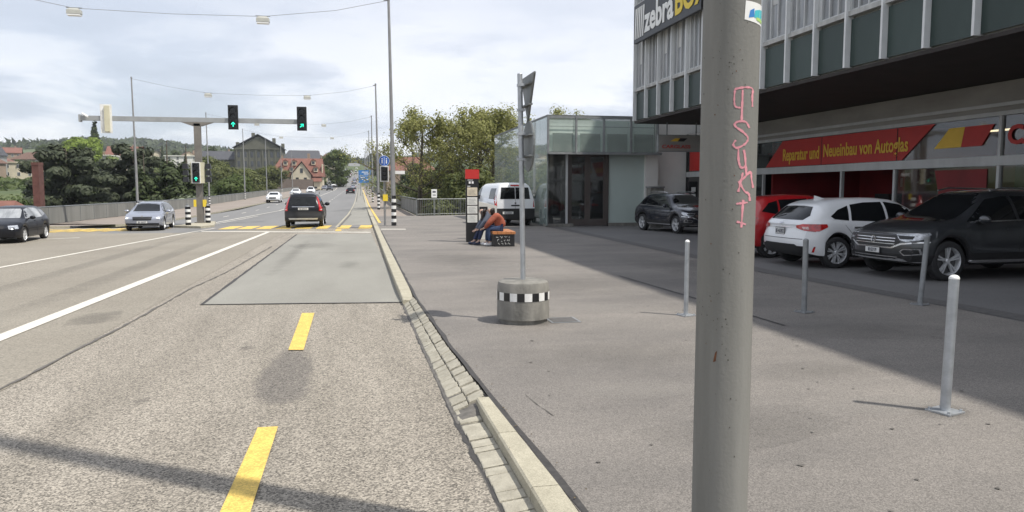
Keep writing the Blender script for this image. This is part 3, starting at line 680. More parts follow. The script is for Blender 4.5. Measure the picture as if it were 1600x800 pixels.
textmesh('Neueinbau von Autoglas', 'banner_text', 'yellow', B, (xb - .014, 22.2, 2.72), (R(90), 0, R(-90)), .41, .69, .010, world=True)
bn = MB(); quad(bn, [(17.35, 2.72), (16.85, 3.22), (16.35, 3.22), (16.45, 2.72)], xb, 0); quad(bn, [(16.44, 2.72), (16.34, 3.22), (15.45, 3.22), (15.8, 2.72)], xb, 1)
bn.part('flag_emblem', ['yellow', 'red'], B, label='yellow and red slanted emblem', **P_)
textmesh('CARGLASS', 'banner_text', 'red', B, (xb - .01, 15.05, 2.72), (R(90), 0, R(-90)), .44, 1.0, .02, world=True)
bn = MB(); quad(bn, [(32.4, 2.5), (32.4, 3.38), (30.6, 3.38), (30.6, 2.5)], xb, 0); bn.part('side_banner', ['red'], B, label='plain red panel near the hanging sign', **P_)
# roof sign
S = thing('roof_sign', 'black sign with zebra stripes and white and yellow letters on the office block corner', 'sign', (XF - .25, 25.4, 7.5))
mb = MB(); mb.bb(XF - .34, XF - .22, 21.6, 27.30, 7.12, 8.50, 0); mb.part('sign_board', 'black', S, world=True)
mb = MB()
for i in range(5):
    y = 27.18 - i * .19; quad(mb, [(y, 7.26), (y - .09, 7.26), (y - .19, 8.36), (y - .07, 8.36)], XF - .352, 0, .008)
mb.split('zebra_stripe', 'white', S, world=True)
textmesh('zebra', 'sign_letters', 'white', S, (XF - .352, 26.18, 7.36), (R(90), 0, R(-90)), .88, .93, .035, .006, world=True)
textmesh('BOX', 'sign_letters', 'yel2', S, (XF - .352, 23.55, 7.36), (R(90), 0, R(-90)), .88, .93, .035, .006, world=True)
# end wall + hanging sign
Wd = thing('white_end_wall', 'white plastered wall between the glass pavilion and the workshop', 'wall', (14, 33.2, 0))
mb = MB(); mb.bb(13.35, 16, 32.9, 33.5, 0, 5.3, 0); mb.bb(13.35, 13.42, 32.86, 32.9, 0, 5.3, 1); mb.part('wall_face', ['plaster', 'frame'], Wd, world=True)
Hs = thing('hanging_sign', 'grey box sign with small red lettering hung below the overhang', 'sign', (12.1, 27.0, 3.1))
mb = MB(); mb.bb(11.2, 13.4, 26.95, 27.12, 3.12, 3.70, 0); mb.bb(11.17, 13.43, 26.97, 27.10, 3.09, 3.73, 1); mb.part('sign_box', ['fascia', 'galvd'], Hs, world=True)
mb = MB()
for x in (11.55, 12.75): mb.tube([(x, 27.03, 3.7), (x, 27.03, 4.2)], .025, 6)
mb.split('hanger_rod', 'railsteel', Hs, world=True)
textmesh('CARGLASS', 'sign_letters', 'red', Hs, (11.32, 26.94, 3.22), (R(90), 0, 0), .13, 1.35, .003, .004, world=True)
mb = MB(); mb.add([(11.65, 26.935, 3.48), (11.85, 26.935, 3.60), (12.35, 26.935, 3.60), (12.2, 26.935, 3.48)], [(0, 1, 2, 3)], 0); mb.add([(11.95, 26.93, 3.48), (12.05, 26.93, 3.60), (12.35, 26.93, 3.60), (12.2, 26.93, 3.48)], [(0, 1, 2, 3)], 1)
mb.part('emblem', ['yellow', 'dark'], Hs, world=True)
V = thing('sign_totem', 'narrow black panel with white symbols on the workshop corner', 'sign', (14.7, 31, 0))
mb = MB(); mb.bb(14.3, 14.7, 30.9, 31.1, 0, 2.0, 0)
for z in (1.65, 1.35, 1.05): mb.lathe([(0, 0), (.1, 0), (.1, .02)], (0, 0, 0), 12, 1) if 0 else mb.box((14.5, 30.89, z), (.2, .01, .2), 0, 1)
mb.part('panel', ['black', 'white'], V, world=True)
Cb = thing('utility_cabinet', 'small grey stone utility cabinet against the white wall behind the navy suv', 'cabinet', (12.6, 30.6, 0))
mb = MB(); mb.bb(12.3, 12.9, 30.4, 30.9, 0, 1.72, 0); mb.part('cabinet_body', 'concrete', Cb, world=True)
mb = MB(); mb.bb(12.34, 12.59, 30.385, 30.4, .1, 1.6, 0); mb.bb(12.61, 12.86, 30.385, 30.4, .1, 1.6, 0); mb.part('door', 'fascia', Cb, world=True)
mb = MB(); mb.bb(12.27, 12.93, 30.37, 30.93, 1.72, 1.78); mb.part('lid', 'galvd', Cb, world=True)

# ------------------------------------------------------------------ glass pavilion
G_ = thing('glass_pavilion', 'pale green glass pavilion with bronze double door and steel canopy band', 'building', (8.0, 31.7, 0))
px0, px1, py0, py1 = 8.02, 13.35, 31.75, 44.7
mb = MB(); mb.bb(px0 + .25, px1, py0 + .5, py1 - .2, 4.70, 4.80, 0); mb.bb(px0, px0 + .08, py0, py1, 4.80, 4.88, 1); mb.bb(px0, px1, py0 - .05, py0 + .05, 4.80, 4.88, 1); mb.part('roof', ['glass_l', 'railsteel'], G_, world=True)
pgl = MB(); pgl.bb(0, .02, .012, 1.283, 0, 4.72, 0); gme = pgl.mesh('glass_panel', ['glass_g'])
pfr = MB(); pfr.bb(.02, .06, -.012, .012, 0, 4.75, 0); fme = pfr.mesh('mullion', ['railsteel'])
for i in range(10):
    y = py0 + .02 + i * 1.29; inst(gme, 'glass_panel', G_, (px0, y, .06)); inst(fme, 'mullion', G_, (px0, y, .04))
# canopy band
xsb = [8.06, 9.32, 10.58, 11.85, 13.1]
bt = MB()
for x in xsb: bt.bb(x - .035, x + .035, py0 - .12, py0 + .02, 3.22, 4.84, 0)
for z in (3.18, 4.74): bt.bb(8.04, 13.3, py0 - .10, py0 - .02, z, z + .08, 0)
bt.part('canopy_beam', ['galvd'], G_, world=True)
for x0, x1 in zip(xsb, xsb[1:]):
    q = MB(); q.bb(x0 + .04, x1 - .04, py0 - .02, py0 - .005, 3.28, 4.74, 0); q.part('canopy_glass', 'glass_l', G_, world=True)
    q = MB(); q.bb(x0 + .30, x1 - .05, py0 + .30, py0 + .34, 3.3, 4.12, 0); q.bb(x0 + .03, x1, py0 + .35, py0 + .40, 3.25, 4.7, 1); q.bb(x0 + .03, x1, py0 + .28, py0 + .30, 4.40, 4.43, 2); q.part('vent_panel', ['railsolid', 'pale', 'galvd'], G_, world=True)
q = MB(); q.bb(8.05, 13.35, py0 - .02, py0 + .9, 3.24, 3.30); q.part('soffit', 'galvd', G_, world=True)
# lower: glass corner with white posts, double door, frosted panel
q = MB()
for x in (8.12, 9.02): q.bb(x - .05, x + .05, py0 + .35, py0 + .45, .12, 3.24)
q.part('post', 'frame', G_, world=True)
q = MB(); q.bb(8.0, 9.3, py0 + .2, py0 + .6, .0, .13); q.bb(10.95, 13.2, py0 + .5, py0 + .9, 0, .14); q.split('plinth', 'concrete', G_, world=True)
q = MB(); q.bb(8.17, 8.97, py0 + .39, py0 + .41, .13, 3.24); q.part('corner_glass', 'glass_d', G_, world=True)
for a, b in ((9.18, 10.05), (10.05, 10.92)):
    q = MB(); yy = py0 + .55
    q.bb(a, a + .13, yy, yy + .07, .02, 3.24); q.bb(b - .13, b, yy, yy + .07, .02, 3.24); q.bb(a + .13, b - .13, yy, yy + .07, .02, .32); q.bb(a + .13, b - .13, yy, yy + .07, 3.1, 3.24); 
    q.bb(b - .11, b - .07, yy - .06, yy, .9, 1.5) if a < 10 else q.bb(a + .07, a + .11, yy - .06, yy, .9, 1.5)
    d = q.part('door', 'brownframe', G_, world=True)
    q = MB(); q.bb(a + .13, b - .13, yy + .03, yy + .05, .32, 3.1); q.part('door_glass', 'glass_d', d, world=True)
q = MB(); q.bb(9.1, 9.18, py0 + .5, py0 + .66, 0, 3.24); q.bb(10.92, 11.02, py0 + .5, py0 + .66, 0, 3.24); q.bb(9.1, 11.0, py0+.5, py0+.66, 3.2, 3.25); q.part('door_frame', 'brownframe', G_, world=True)
q = MB(); q.bb(11.06, 12.75, py0 + .6, py0 + .65, .14, 3.22); q.part('frosted_panel', 'frosted', G_, world=True)
q = MB(); q.bb(12.75, 13.35, py0 + .45, py0 + .7, 0, 3.24); q.part('side_wall', 'plaster', G_, world=True)
q = MB(); q.bb(px0 + .3, px1, py0 + .9, py1, -.01, .02, 0); q.bb(px1 - .1, px1, py0 + .9, py1, 0, 4.7, 1); q.bb(px0 + .3, px1, py1 - .1, py1, 0, 4.7, 1); q.bb(10.9, 11.0, py0 + .7, py0 + 4, 0, 3.2, 1)
q.bb(9.3, 9.55, py0 + 2.2, py0 + 2.4, 0, 3, 2); q.bb(9.75, 10.05, py0 + 2.2, py0 + 2.3, .4, 2.4, 3); q.bb(10.15, 10.5, py0 + 2.6, py0 + 2.7, .4, 2.4, 3); q.bb(9.6, 10.8, py0 + 1.9, py0 + 2.1, .9, 1.15, 4)
q.bb(8.45, 8.62, py0 + 1.2, py0 + 1.4, 0, 3.2, 2); q.tube([(8.2, py0 + 1.1, .1), (8.6, py0 + 1.3, 1.6)], .03, 6, 4)
q.part('interior', ['greyw', 'trim', 'greyw', 'frosted', 'black'], G_, world=True)
# ------------------------------------------------------------------ foreground pole
PX, PY, PR = 1.527, 2.925, .1165
Pl = thing('lamp_post', 'big weathered grey concrete lamp post close to the camera with pink graffiti and a sticker', 'lamp post', (PX, PY, 0))
mb = MB(); prof = [(PR + .002 - .0012 * z, z) for z in [0, .5, 1, 1.5, 2, 2.5, 3, 4, 6, 8, 10]]; mb.lathe(prof + [(0, 10)], (0, 0, 0), 48); mb.part('shaft', 'pole', Pl, True)
pr = lambda z: PR + .002 - .0012 * z
mb = MB(); mb.lathe([(PR + .05, 0), (PR + .05, .02), (PR + .006, .03)], (0, 0, 0), 32); mb.part('collar', 'concrete', Pl, True)
# direction from the pole to the camera; angle 0 faces it
a0 = math.atan2(-PY, -PX)
def onpole(u, z, e=.0012):        # u: -1..1 across the visible width (left..right)
    a = a0 + math.asin(max(-.995, min(.995, u))); r = pr(z) + e
    return (r * math.cos(a), r * math.sin(a), z)
def polez(py): return 2.43 + (py / 800) * (.23 - 2.43) + (-.03 if 0 else 0) + .035 * math.sin(math.pi * py / 800) * 0
Z_OF = [(0, 2.43), (200, 1.91), (400, 1.37), (600, .81), (800, .23)]
def polez(py):
    for (a, b), (c, d) in zip(Z_OF, Z_OF[1:]):
        if py <= c: return b + (d - b) * (py - a) / (c - a)
    return .23
def pix(px, py): cxp = 1136 - 9 * py / 800; return (px - cxp) / 43.5, polez(py)
def stroke(mb, pts, w=.0042, m=0):
    P = []
    for (a, b) in pts: P.append(pix(1060 + a / 2, b / 2))
    D = []
    for i in range(len(P) - 1):
        p0 = P[max(0, i - 1)]; p1 = P[i]; p2 = P[i + 1]; p3 = P[min(len(P) - 1, i + 2)]
        for k in range(6):
            t = k / 6; D.append(tuple(.5 * ((2 * p1[j]) + (-p0[j] + p2[j]) * t + (2 * p0[j] - 5 * p1[j] + 4 * p2[j] - p3[j]) * t * t + (-p0[j] + 3 * p1[j] - 3 * p2[j] + p3[j]) * t ** 3) for j in (0, 1)))
    D.append(P[-1]); vs = []
    for i, (u, z) in enumerate(D):
        a = D[max(0, i - 1)]; b = D[min(len(D) - 1, i + 1)]; dx = (b[0] - a[0]) * PR; dz = b[1] - a[1]; l = math.hypot(dx, dz) or 1
        ww = w * rnd.uniform(.55, 1.3); nx, nz = -dz / l * ww, dx / l * ww
        vs += [onpole(u + nx / PR, z + nz, .0012), onpole(u - nx / PR, z - nz, .0012)]
    mb.add(vs, [(2 * i, 2 * i + 1, 2 * i + 3, 2 * i + 2) for i in range(len(D) - 1)], m)
g = MB()
for s_ in ([(181, 347), (164, 340), (163, 300), (170, 288), (212, 285), (214, 312), (215, 342)], [(186, 292), (185, 340), (184, 388)],
           [(207, 408), (196, 390), (172, 390), (165, 402), (188, 420), (203, 437), (196, 455), (172, 468), (161, 458), (168, 445)],
           [(176, 472), (177, 505), (184, 526), (196, 522), (197, 495), (192, 474), (198, 520), (200, 552)],
           [(190, 542), (184, 570), (177, 600)], [(177, 572), (195, 556), (212, 540), (216, 562), (221, 588)], [(181, 573), (196, 598), (208, 606), (212, 628)],
           [(172, 636), (188, 634), (205, 632)], [(192, 624), (190, 665), (188, 708)], [(174, 690), (188, 694), (201, 699)]): stroke(g, s_)
g.part('graffiti', 'pink', Pl, label='pink hand drawn letters running down the pole')
def polepatch(mb, pts, e, m, n=6):   # 4 corners (px,py) photo pixels, subdivided
    (a, b, c, d) = pts; vs = []
    for j in range(n + 1):
        for i in range(n + 1):
            s_, t = i / n, j / n; x = (a[0] * (1 - s_) + b[0] * s_) * (1 - t) + (d[0] * (1 - s_) + c[0] * s_) * t; y = (a[1] * (1 - s_) + b[1] * s_) * (1 - t) + (d[1] * (1 - s_) + c[1] * s_) * t
            vs.append(onpole(*pix(x, y), e))
    mb.add(vs, [(j * (n + 1) + i, j * (n + 1) + i + 1, (j + 1) * (n + 1) + i + 1, (j + 1) * (n + 1) + i) for j in range(n) for i in range(n)], m)
g = MB(); polepatch(g, [(1155.5, 10.5), (1181, 13), (1180.5, 45), (1154, 39)], .0015, 0)
polepatch(g, [(1162, 25), (1168, 21), (1168, 34), (1160, 36)], .0022, 1, 3); polepatch(g, [(1169, 24), (1179, 20), (1178.5, 36), (1168, 35)], .0022, 2, 3); polepatch(g, [(1171, 34), (1179, 34), (1179, 41), (1171, 38)], .0026, 3, 3)
MT['stb'] = mat('sticker_blue', (.05, .22, .55), .5); MT['stt'] = mat('sticker_teal', (.08, .5, .55), .5); MT['stg'] = mat('sticker_green', (.45, .65, .2), .5)
g.part('sticker', ['white', 'stb', 'stt', 'stg'], Pl, label='white sticker with blue and green print')
g = MB(); rr = random.Random(5)
for _ in range(95):
    px, py = 1095 + rr.gauss(30, 22), rr.choice([rr.uniform(0, 800), rr.gauss(110, 40), rr.gauss(520, 60)])
    if not (1090 < px < 1172 and 0 < py < 800): continue
    s_ = rr.uniform(.3, 1.1); polepatch(g, [(px - s_, py - s_ * .8), (px + s_ * rr.uniform(.3, 1), py - s_), (px + s_, py + s_), (px - s_ * .6, py + s_ * rr.uniform(.8, 2.2))], .0010, 0 if rr.random() < .9 else 1, 1)
polepatch(g, [(1118, 543), (1121, 540), (1119, 556), (1115, 558)], .001, 1, 2)
g.split('chipped_spot', ['chip', 'rust'], Pl)

# ------------------------------------------------------------------ sign on concrete drum
T = thing('drum_sign', 'concrete drum with checkered band carrying a grey post with two signs seen edge on', 'road sign', (1.985, 9.05, 0))
mb = MB(); mb.lathe([(0, .53), (.27, .525), (.308, .505), (.322, .46), (.328, .15), (.328, .055), (.30, .05), (.30, 0)], (0, 0, 0), 48); mb.part('concrete_drum', 'concrete', T, True)
mb = MB(); n = 22
for i in range(n):
    a = 2 * math.pi * i / n + a0 + .04; b = a + 2 * math.pi / n; r_ = .3295
    for q in range(2):
        A, Bq = a + (b - a) * q / 2, a + (b - a) * (q + 1) / 2
        mb.add([(r_ * math.cos(A), r_ * math.sin(A), .29), (r_ * math.cos(Bq), r_ * math.sin(Bq), .29), (r_ * math.cos(Bq), r_ * math.sin(Bq), .39), (r_ * math.cos(A), r_ * math.sin(A), .39)], [(0, 1, 2, 3)], i % 2)
mb.part('checker_band', ['black', 'bwhite'], T)
mb = MB(); mb.tube([(0, 0, .5), (-.02, 0, 1.8), (-.045, .0, 3.05)], .032, 16, 0); mb.sphere((-.045, 0, 3.05), (.033, .033, .015), 12, 0); mb.part('post', 'galv', T, True)
# sign plates nearly edge on (facing -x / +x with a slight turn)
def plate(name, poly, z, x, yaw, label):
    t2 = MB(); t2.T = Matrix.Translation((x, 0, z)) @ Matrix.Rotation(yaw, 4, 'Z')
    n_ = len(poly); th = .012
    t2.add([(-th, y, zz) for y, zz in poly] + [(th, y, zz) for y, zz in poly], [tuple(range(n_)), tuple(range(n_, 2 * n_))[::-1]] + [(i, (i + 1) % n_, n_ + (i + 1) % n_, n_ + i) for i in range(n_)], 0)
    rim = [(0, y * 1.0, zz) for y, zz in poly]; t2.tube(rim + [rim[0]], .014, 6, 0)
    for zz in (-.12, .13): t2.box((-.03, 0, zz), (.05, .5, .02), 0, 0)
    p = t2.part(name, ['railsteel'], T, label=label)
    return p
tri = [(-.33, .24), (.33, .24), (.0, -.31)]
plate('sign_plate', tri, 2.79, .060, R(1), 'triangular sign plate seen edge on, point down')
circ = [(.26 * math.cos(t * math.pi / 12), .30 * math.sin(t * math.pi / 12)) for t in range(24)]
plate('sign_plate', circ, 2.18, .068, R(1), 'round sign plate seen edge on')
mb = MB()
for z in (2.92, 2.62, 2.33, 2.02): mb.box((0.0 - .03, 0, z), (.09, .085, .03)); 
mb.split('clamp', 'galv', T)

# ------------------------------------------------------------------ bollards
def bollard(x, y, h, tilt, r, label, white=False, square=False):
    t = thing('bollard', label, 'bollard', (x, y, 0), 0, 'metal bollards along the sidewalk edge')
    mb = MB(); top = (tilt[0], tilt[1], h)
    mb.tube([(0, 0, .01), (tilt[0] * .5, tilt[1] * .5, h * .5), top], r, 20, 0)
    mb.part('post', 'galv' if white else 'galvd', t, True)
    mb = MB(); mb.sphere((top[0], top[1], h), (r * 1.03, r * 1.03, .028), 16); mb.part('cap', 'white' if white else 'galvd', t, True)
    mb = MB(); mb.box((0, 0, .008), (.19, .19, .012), .3)
    for a in (.3, 1.87, 3.44, 5.0): mb.tube([(.105 * math.cos(a + .78), .105 * math.sin(a + .78), .01), (.105 * math.cos(a + .78), .105 * math.sin(a + .78), .03)], .01, 6)
    mb.part('base_plate', 'galvd' if not white else 'galv', t)
bollard(4.17, 9.03, .97, (.0, 0), .030, 'shiny silver bollard just left of the big lamp post, farthest in the sun', True)
bollard(5.84, 8.95, .97, (-.01, 0), .036, 'dull grey upright bollard in front of the white hatchback')
bollard(7.86, 9.22, .97, (.07, .0), .036, 'dull grey bollard leaning to the right by the front wheel of the dark suv')
bollard(4.24, 4.67, 1.00, (.02, 0), .036, 'nearest bollard, shiny silver with white cap and square base plate', True)

# ------------------------------------------------------------------ striped masts, cables, hanging lamps
def stripes(mb, r0, z0, n, h, r1=None, c=(0, 0)):
    for i in range(n): mb.lathe([(r0, z0 + i * h), (r0, z0 + (i + 1) * h)], (c[0], c[1], 0), 16, i % 2)
ordn = ['nearest', 'second', 'third', 'fourth', 'fifth', 'sixth', 'seventh', 'eighth']
rm = [34.3, 62, 90, 117, 144, 171, 198, 225]
for i, y in enumerate(rm):
    e = elev(y)
    t = thing('street_mast', f'tall grey steel mast with striped foot, {ordn[i]} on the right side of the bridge', 'lamp mast', (1.5, y, e), 0, 'masts on the right side of the road')
    lean = -.10 if i < 2 else 0
    mb = MB(); mb.tube([(0, 0, 0), (lean * .3, 0, 3.8)], .105, 14); mb.tube([(lean * .3, 0, 3.8), (lean, 0, 10.1)], [.085, .055], 14); mb.part('shaft', 'mast', t, True)
    mb = MB(); stripes(mb, .112, 0.02, 9, .15); mb.part('striped_sleeve', ['black', 'bwhite'], t, True)
    mb = MB(); mb.lathe([(.0, .06), (.07, .05), (.075, -.08)], (lean, 0, 10.1), 10); mb.tube([(lean - .22, 0, 10.0), (lean, 0, 10.02)], .03, 6); mb.part('top_clamp', 'galvd', t)
lm = [62, 90, 117, 144, 171, 198]
for i, y in enumerate(lm):
    t = thing('street_mast', f'tall slim grey mast, {ordn[i]} in view beside the left bridge parapet', 'lamp mast', (-16.75, y, elev(y) - .3), 0, 'masts on the left side of the road')
    mb = MB(); mb.tube([(0, 0, 0), (0, 0, 4)], .095, 12); mb.tube([(0, 0, 4), (-.05, 0, 10.4)], [.08, .05], 12); mb.part('shaft', 'mast', t, True)
    mb = MB(); stripes(mb, .105, 0.02, 7, .15); mb.part('striped_sleeve', ['black', 'bwhite'], t, True)
    mb = MB(); mb.lathe([(.0, .06), (.06, .05), (.065, -.08)], (-.05, 0, 10.4), 10); mb.part('top_clamp', 'galvd', t)
lamp0 = None
sideword = {0: 'right', 1: 'left'}
for i, y in enumerate([34.3, 62, 90, 117]):
    e = elev(y); zl = 8.95 + e
    t = thing('suspension_cable', f'thin sagging cable across the road carrying the {ordn[i]} pair of hanging lamps', 'cable', (0, y, e), 0, 'cables spanning the road')
    mb = MB(); pts = [(1.35, 9.98), (-.9, 9.45), (-3.95, 9.06), (-7.6, 9.0), (-11.35, 9.06), (-14, 9.45), (-16.75, 10.0)]
    if i == 0: pts[-2:] = [(-14.3, 9.6), (-17.8, 10.3)]
    mb.tube([(x, 0, z) for x, z in pts], .010, 5); mb.part('wire', 'mast', t)
    for k, x in enumerate((-3.95, -11.35)):
        lab = f'hanging street lamp over the road, {sideword[k]} one on the {ordn[i]} cable'
        if lamp0 is None:
            lamp0 = thing('hanging_lamp', lab, 'street lamp', (x, y, zl), 0, 'lamps hung over the road')
            mb = MB(); mb.add([(-.27, -.13, -.13), (.27, -.13, -.13), (.27, .13, -.13), (-.27, .13, -.13), (-.26, -.12, .03), (.26, -.12, .03), (.26, .12, .03), (-.26, .12, .03), (-.16, -.08, .10), (.16, -.08, .10), (.16, .08, .10), (-.16, .08, .10)],
                [(4, 0, 1, 5), (5, 1, 2, 6), (6, 2, 3, 7), (7, 3, 0, 4), (8, 4, 5, 9), (9, 5, 6, 10), (10, 6, 7, 11), (11, 7, 4, 8), (8, 9, 10, 11)]); mb.part('housing', 'stripedlamp', lamp0)
            mb = MB(); mb.bb(-.25, .25, -.12, .12, -.20, -.13); mb.part('diffuser', 'white', lamp0)
            mb = MB(); mb.bb(-.3, .3, -.02, .02, .11, .14); mb.bb(-.2, -.17, -.015, .015, .08, .13); mb.bb(.17, .2, -.015, .015, .08, .13); mb.part('bracket', 'galvd', lamp0)
        else: copything(lamp0, (x, y, zl), label=lab)

# ------------------------------------------------------------------ traffic signals
def signal(parent, c, housing='black', border=None, lit='green', arrow=0., yaw=0., w=.36, h=1.05, name='signal_head', label=None):
    """faces -y; three lenses"""
    T_ = Matrix.Translation(c) @ Matrix.Rotation(yaw, 4, 'Z')
    mb = MB(); mb.T = T_; mb.bb(-w / 2, w / 2, 0, .16, -h / 2, h / 2, 0)
    if border: mb.bb(-w / 2 - .05, w / 2 + .05, .05, .10, -h / 2 - .05, h / 2 + .05, 1)
    o = mb.part(name, [housing, border or 'black'], parent, label=label)
    for k in range(3):
        z = h * (.31 - .31 * k); r_ = w * .36
        mv = MB(); mv.T = T_; n_ = 12; vs = []
        for (yy, q) in ((0, 0), (-.16, -.25)):
            for j in range(n_ + 1):
                a = math.pi * (1.12 - 1.24 * j / n_); vs.append((r_ * 1.12 * math.cos(a), yy * (1 + (.0 if math.sin(a) > .5 else -.2)), z + r_ * 1.12 * math.sin(a)))
        mv.add(vs, [(j, j + 1, n_ + 2 + j, n_ + 1 + j) for j in range(n_)], 0)
        mv.part('visor', 'black', o)
        ml = MB(); ml.T = T_; vs = [(0, -.012, z)] + [(r_ * math.cos(2 * math.pi * j / 20), -.006, z + r_ * math.sin(2 * math.pi * j / 20)) for j in range(20)]
        ml.add(vs, [(0, 1 + j, 1 + (j + 1) % 20) for j in range(20)], 0)
        if k == 2 and lit:
            ca, sa = math.cos(arrow), math.sin(arrow); rot = lambda x, zz: (x * ca - zz * sa, -.02, z + x * sa + zz * ca)
            q = r_ * .85
            ml.add([rot(-.09 * q * 2, -q), rot(.09 * q * 2, -q), rot(.09 * q * 2, .1 * q), rot(-.09 * q * 2, .1 * q)], [(0, 1, 2, 3)], 1)
            ml.add([rot(0, q), rot(-.75 * q, .2 * q), rot(-.75 * q, -.2 * q), rot(0, .45 * q), rot(.75 * q, -.2 * q), rot(.75 * q, .2 * q)], [(0, 1, 2, 3), (0, 3, 4, 5)], 1)
        ml.part('lens', ['lens', 'greenlit'], o, label='lit green arrow' if (k == 2 and lit) else None)
    return o
Gy = 46.4; gx = -9.15; gz = -.30
g_ = thing('signal_gantry', 'tee shaped grey steel traffic light gantry standing on the island with three overhead signals', 'traffic light', (gx, Gy, gz))
s_ = 46.4 / 43.6
def gl(x, z): return (x * s_ - gx, 1.65 + (z - 1.65) * s_ - gz)     # from the y=43.6 reading to this depth, local
zt_ = gl(0, 5.40)[1]
mb = MB(); mb.box((0, 0, zt_ / 2 - .1), (.36, .30, zt_ - .2)); mb.bb(-.3, .3, -.25, .25, 0, .05); mb.part('post', 'steelbrown', g_)
mb = MB(); a, b = gl(-14.35, 0)[0], gl(-2.95, 0)[0]; mb.bb(a, b, -.13, .13, zt_ - .12, zt_ + .14); mb.bb(a - .1, a, -.16, .16, zt_ - .2, zt_ + .2); mb.part('arm', 'gantrygrey', g_)
mb = MB(); mb.add([(-.9, -.15, zt_ - .12), (.9, -.15, zt_ - .12), (.25, -.15, zt_ - .34), (-.25, -.15, zt_ - .34), (-.9, .15, zt_ - .12), (.9, .15, zt_ - .12), (.25, .15, zt_ - .34), (-.25, .15, zt_ - .34)], [(0, 3, 2, 1), (4, 5, 6, 7), (3, 7, 6, 2), (0, 4, 7, 3), (1, 2, 6, 5)]); mb.part('bracket', 'steelbrown', g_)
x, z = gl(-6.7, 5.57); signal(g_, (x, -.30, z), 'black', 'black', arrow=0, w=.46, h=1.3, label='black overhead signal with green straight arrow')
x, z = gl(-3.08, 5.56); signal(g_, (x, -.30, z), 'black', 'black', arrow=R(-45), w=.46, h=1.3, label='black overhead signal with green diagonal arrow at the arm end')
x, z = gl(-13.08, 5.38)
mb = MB(); mb.bb(x - .30, x + .30, -.22, -.17, z - .8, z + .8, 0); mb.bb(x - .06, x + .20, -.36, -.22, z - .72, z + .72, 1); mb.bb(x - .24, x - .10, -.25, -.22, z - .5, z + .5, 0); mb.part('signal_back', ['bwhite', 'cream'], g_, label='pale yellow back of the signal for oncoming traffic')
mb = MB(); mb.tube([(a + .1, -.15, zt_ + .25), (a + .45, -.3, zt_ + .05)], .06, 8, 0); mb.sphere((a + .75, 0, zt_ - .22), .07, 8, 1); mb.split('detector_camera', ['bwhite', 'black'], g_)
x, z = gl(-8.66, 2.55); signal(g_, (x, -.55, z), 'black', 'bwhite', arrow=0, w=.38, h=1.12, label='low signal with white border and green arrow')
mb = MB(); mb.bb(x - .30, x - .22, -.45, -.1, z - .6, z + .6, 0); mb.bb(x + .24, x + .42, -.45, -.15, z - .6, z + .6, 0); mb.part('side_signal_back', 'cream', g_)
for sx in (-1, 1):
    mb = MB()
    for k in range(3): mb.box((x + sx * .62, -.2, z + .38 - .38 * k), (.32, .3, .30), 0, 0, .04)
    mb.part('side_visor', 'black', g_)
mb = MB(); mb.bb(-.32, -.18, -.2, .1, .95, 1.35); mb.bb(.18, .34, -.2, .1, .95, 1.35); mb.part('push_button_box', 'yel2', g_)
for (x, y, lab) in ((-9.25, 43.6, 'black and white ringed bollard on the island, left of the gantry post'), (-8.75, 46.4, 'black and white ringed bollard on the island, right of the gantry post')):
    t = thing('ringed_bollard', lab, 'bollard', (x, y, -.3), 0, 'ringed bollards on the traffic island')
    mb = MB(); stripes(mb, .145, .0, 7, .145); mb.part('ringed_post', ['black', 'bwhite'], t, True)
    mb = MB(); mb.lathe([(.145, 1.015), (.10, 1.06), (.06, 1.08), (.06, 1.15), (0, 1.17)], (0, 0, 0), 14); mb.part('cap', 'galvd', t, True)
# right-hand signal with blue sign
t = thing('signal_post', 'slim post with blue cycle sign above a white bordered signal beside the nearest striped mast', 'traffic light', (1.12, 34.9, 0))
mb = MB(); mb.tube([(0, 0, 0), (0, 0, 3.0)], .055, 10); mb.part('post', 'mast', t, True)
signal(t, (0.0, -.24, 2.36), 'black', 'bwhite', lit=None, w=.30, h=.62)
mb = MB(); mb.T = Matrix.Translation((0, -.14, 2.95)) @ Matrix.Rotation(R(90), 4, 'X'); mb.lathe([(0, .02), (.25, .02), (.25, 0), (0, 0)], (0, 0, 0), 24, 0); mb.lathe([(.225, .022), (.24, .022)], (0, 0, 0), 24, 1)
for x in (-.10, .10):
    mb.bb(x - .025, x + .025, -.12, .04, .021, .024, 1); mb.sphere((x, .09, .022), (.03, .03, .003), 8, 1)
mb.bb(-.008, .008, -.18, .18, .021, .024, 1); mb.part('blue_round_sign', ['blue', 'bwhite'], t)
mb = MB(); mb.bb(-.08, .14, -.12, .06, 1.12, 1.42); mb.part('push_button_box', 'yel2', t)
t = thing('street_name_sign', 'small white street name plate sticking out to the right behind the nearest mast', 'sign', (1.62, 34.6, 2.4))
mb = MB(); mb.bb(-.12, .42, -.01, .02, -.05, .10); mb.part('plate', 'white', t)
mb = MB(); mb.bb(-.12, -.05, -.03, .03, -.09, .14); mb.part('bracket', 'galvd', t)
t = thing('small_white_sign', 'small white notice sign on a thin post before the plaza railing', 'sign', (4.5, 46.2, 0))
mb = MB(); mb.tube([(0, 0, 0), (0, 0, 1.7)], .025, 8); mb.part('post', 'galvd', t, True)
mb = MB(); mb.bb(-.17, .17, -.04, -.02, 1.15, 1.66, 0); mb.bb(-.10, .10, -.045, -.04, 1.45, 1.56, 1); mb.bb(-.10, .10, -.045, -.04, 1.28, 1.33, 1); mb.part('plate', ['white', 'ink'], t)
t = thing('direction_sign', 'blue direction sign with white lettering beyond the striped masts', 'sign', (1.0, 128, elev(128)))
mb = MB(); mb.bb(.0, .1, 0, .1, 0, 3); mb.bb(-.9, -.8, 0, .1, 0, 3); mb.part('post', 'galvd', t)
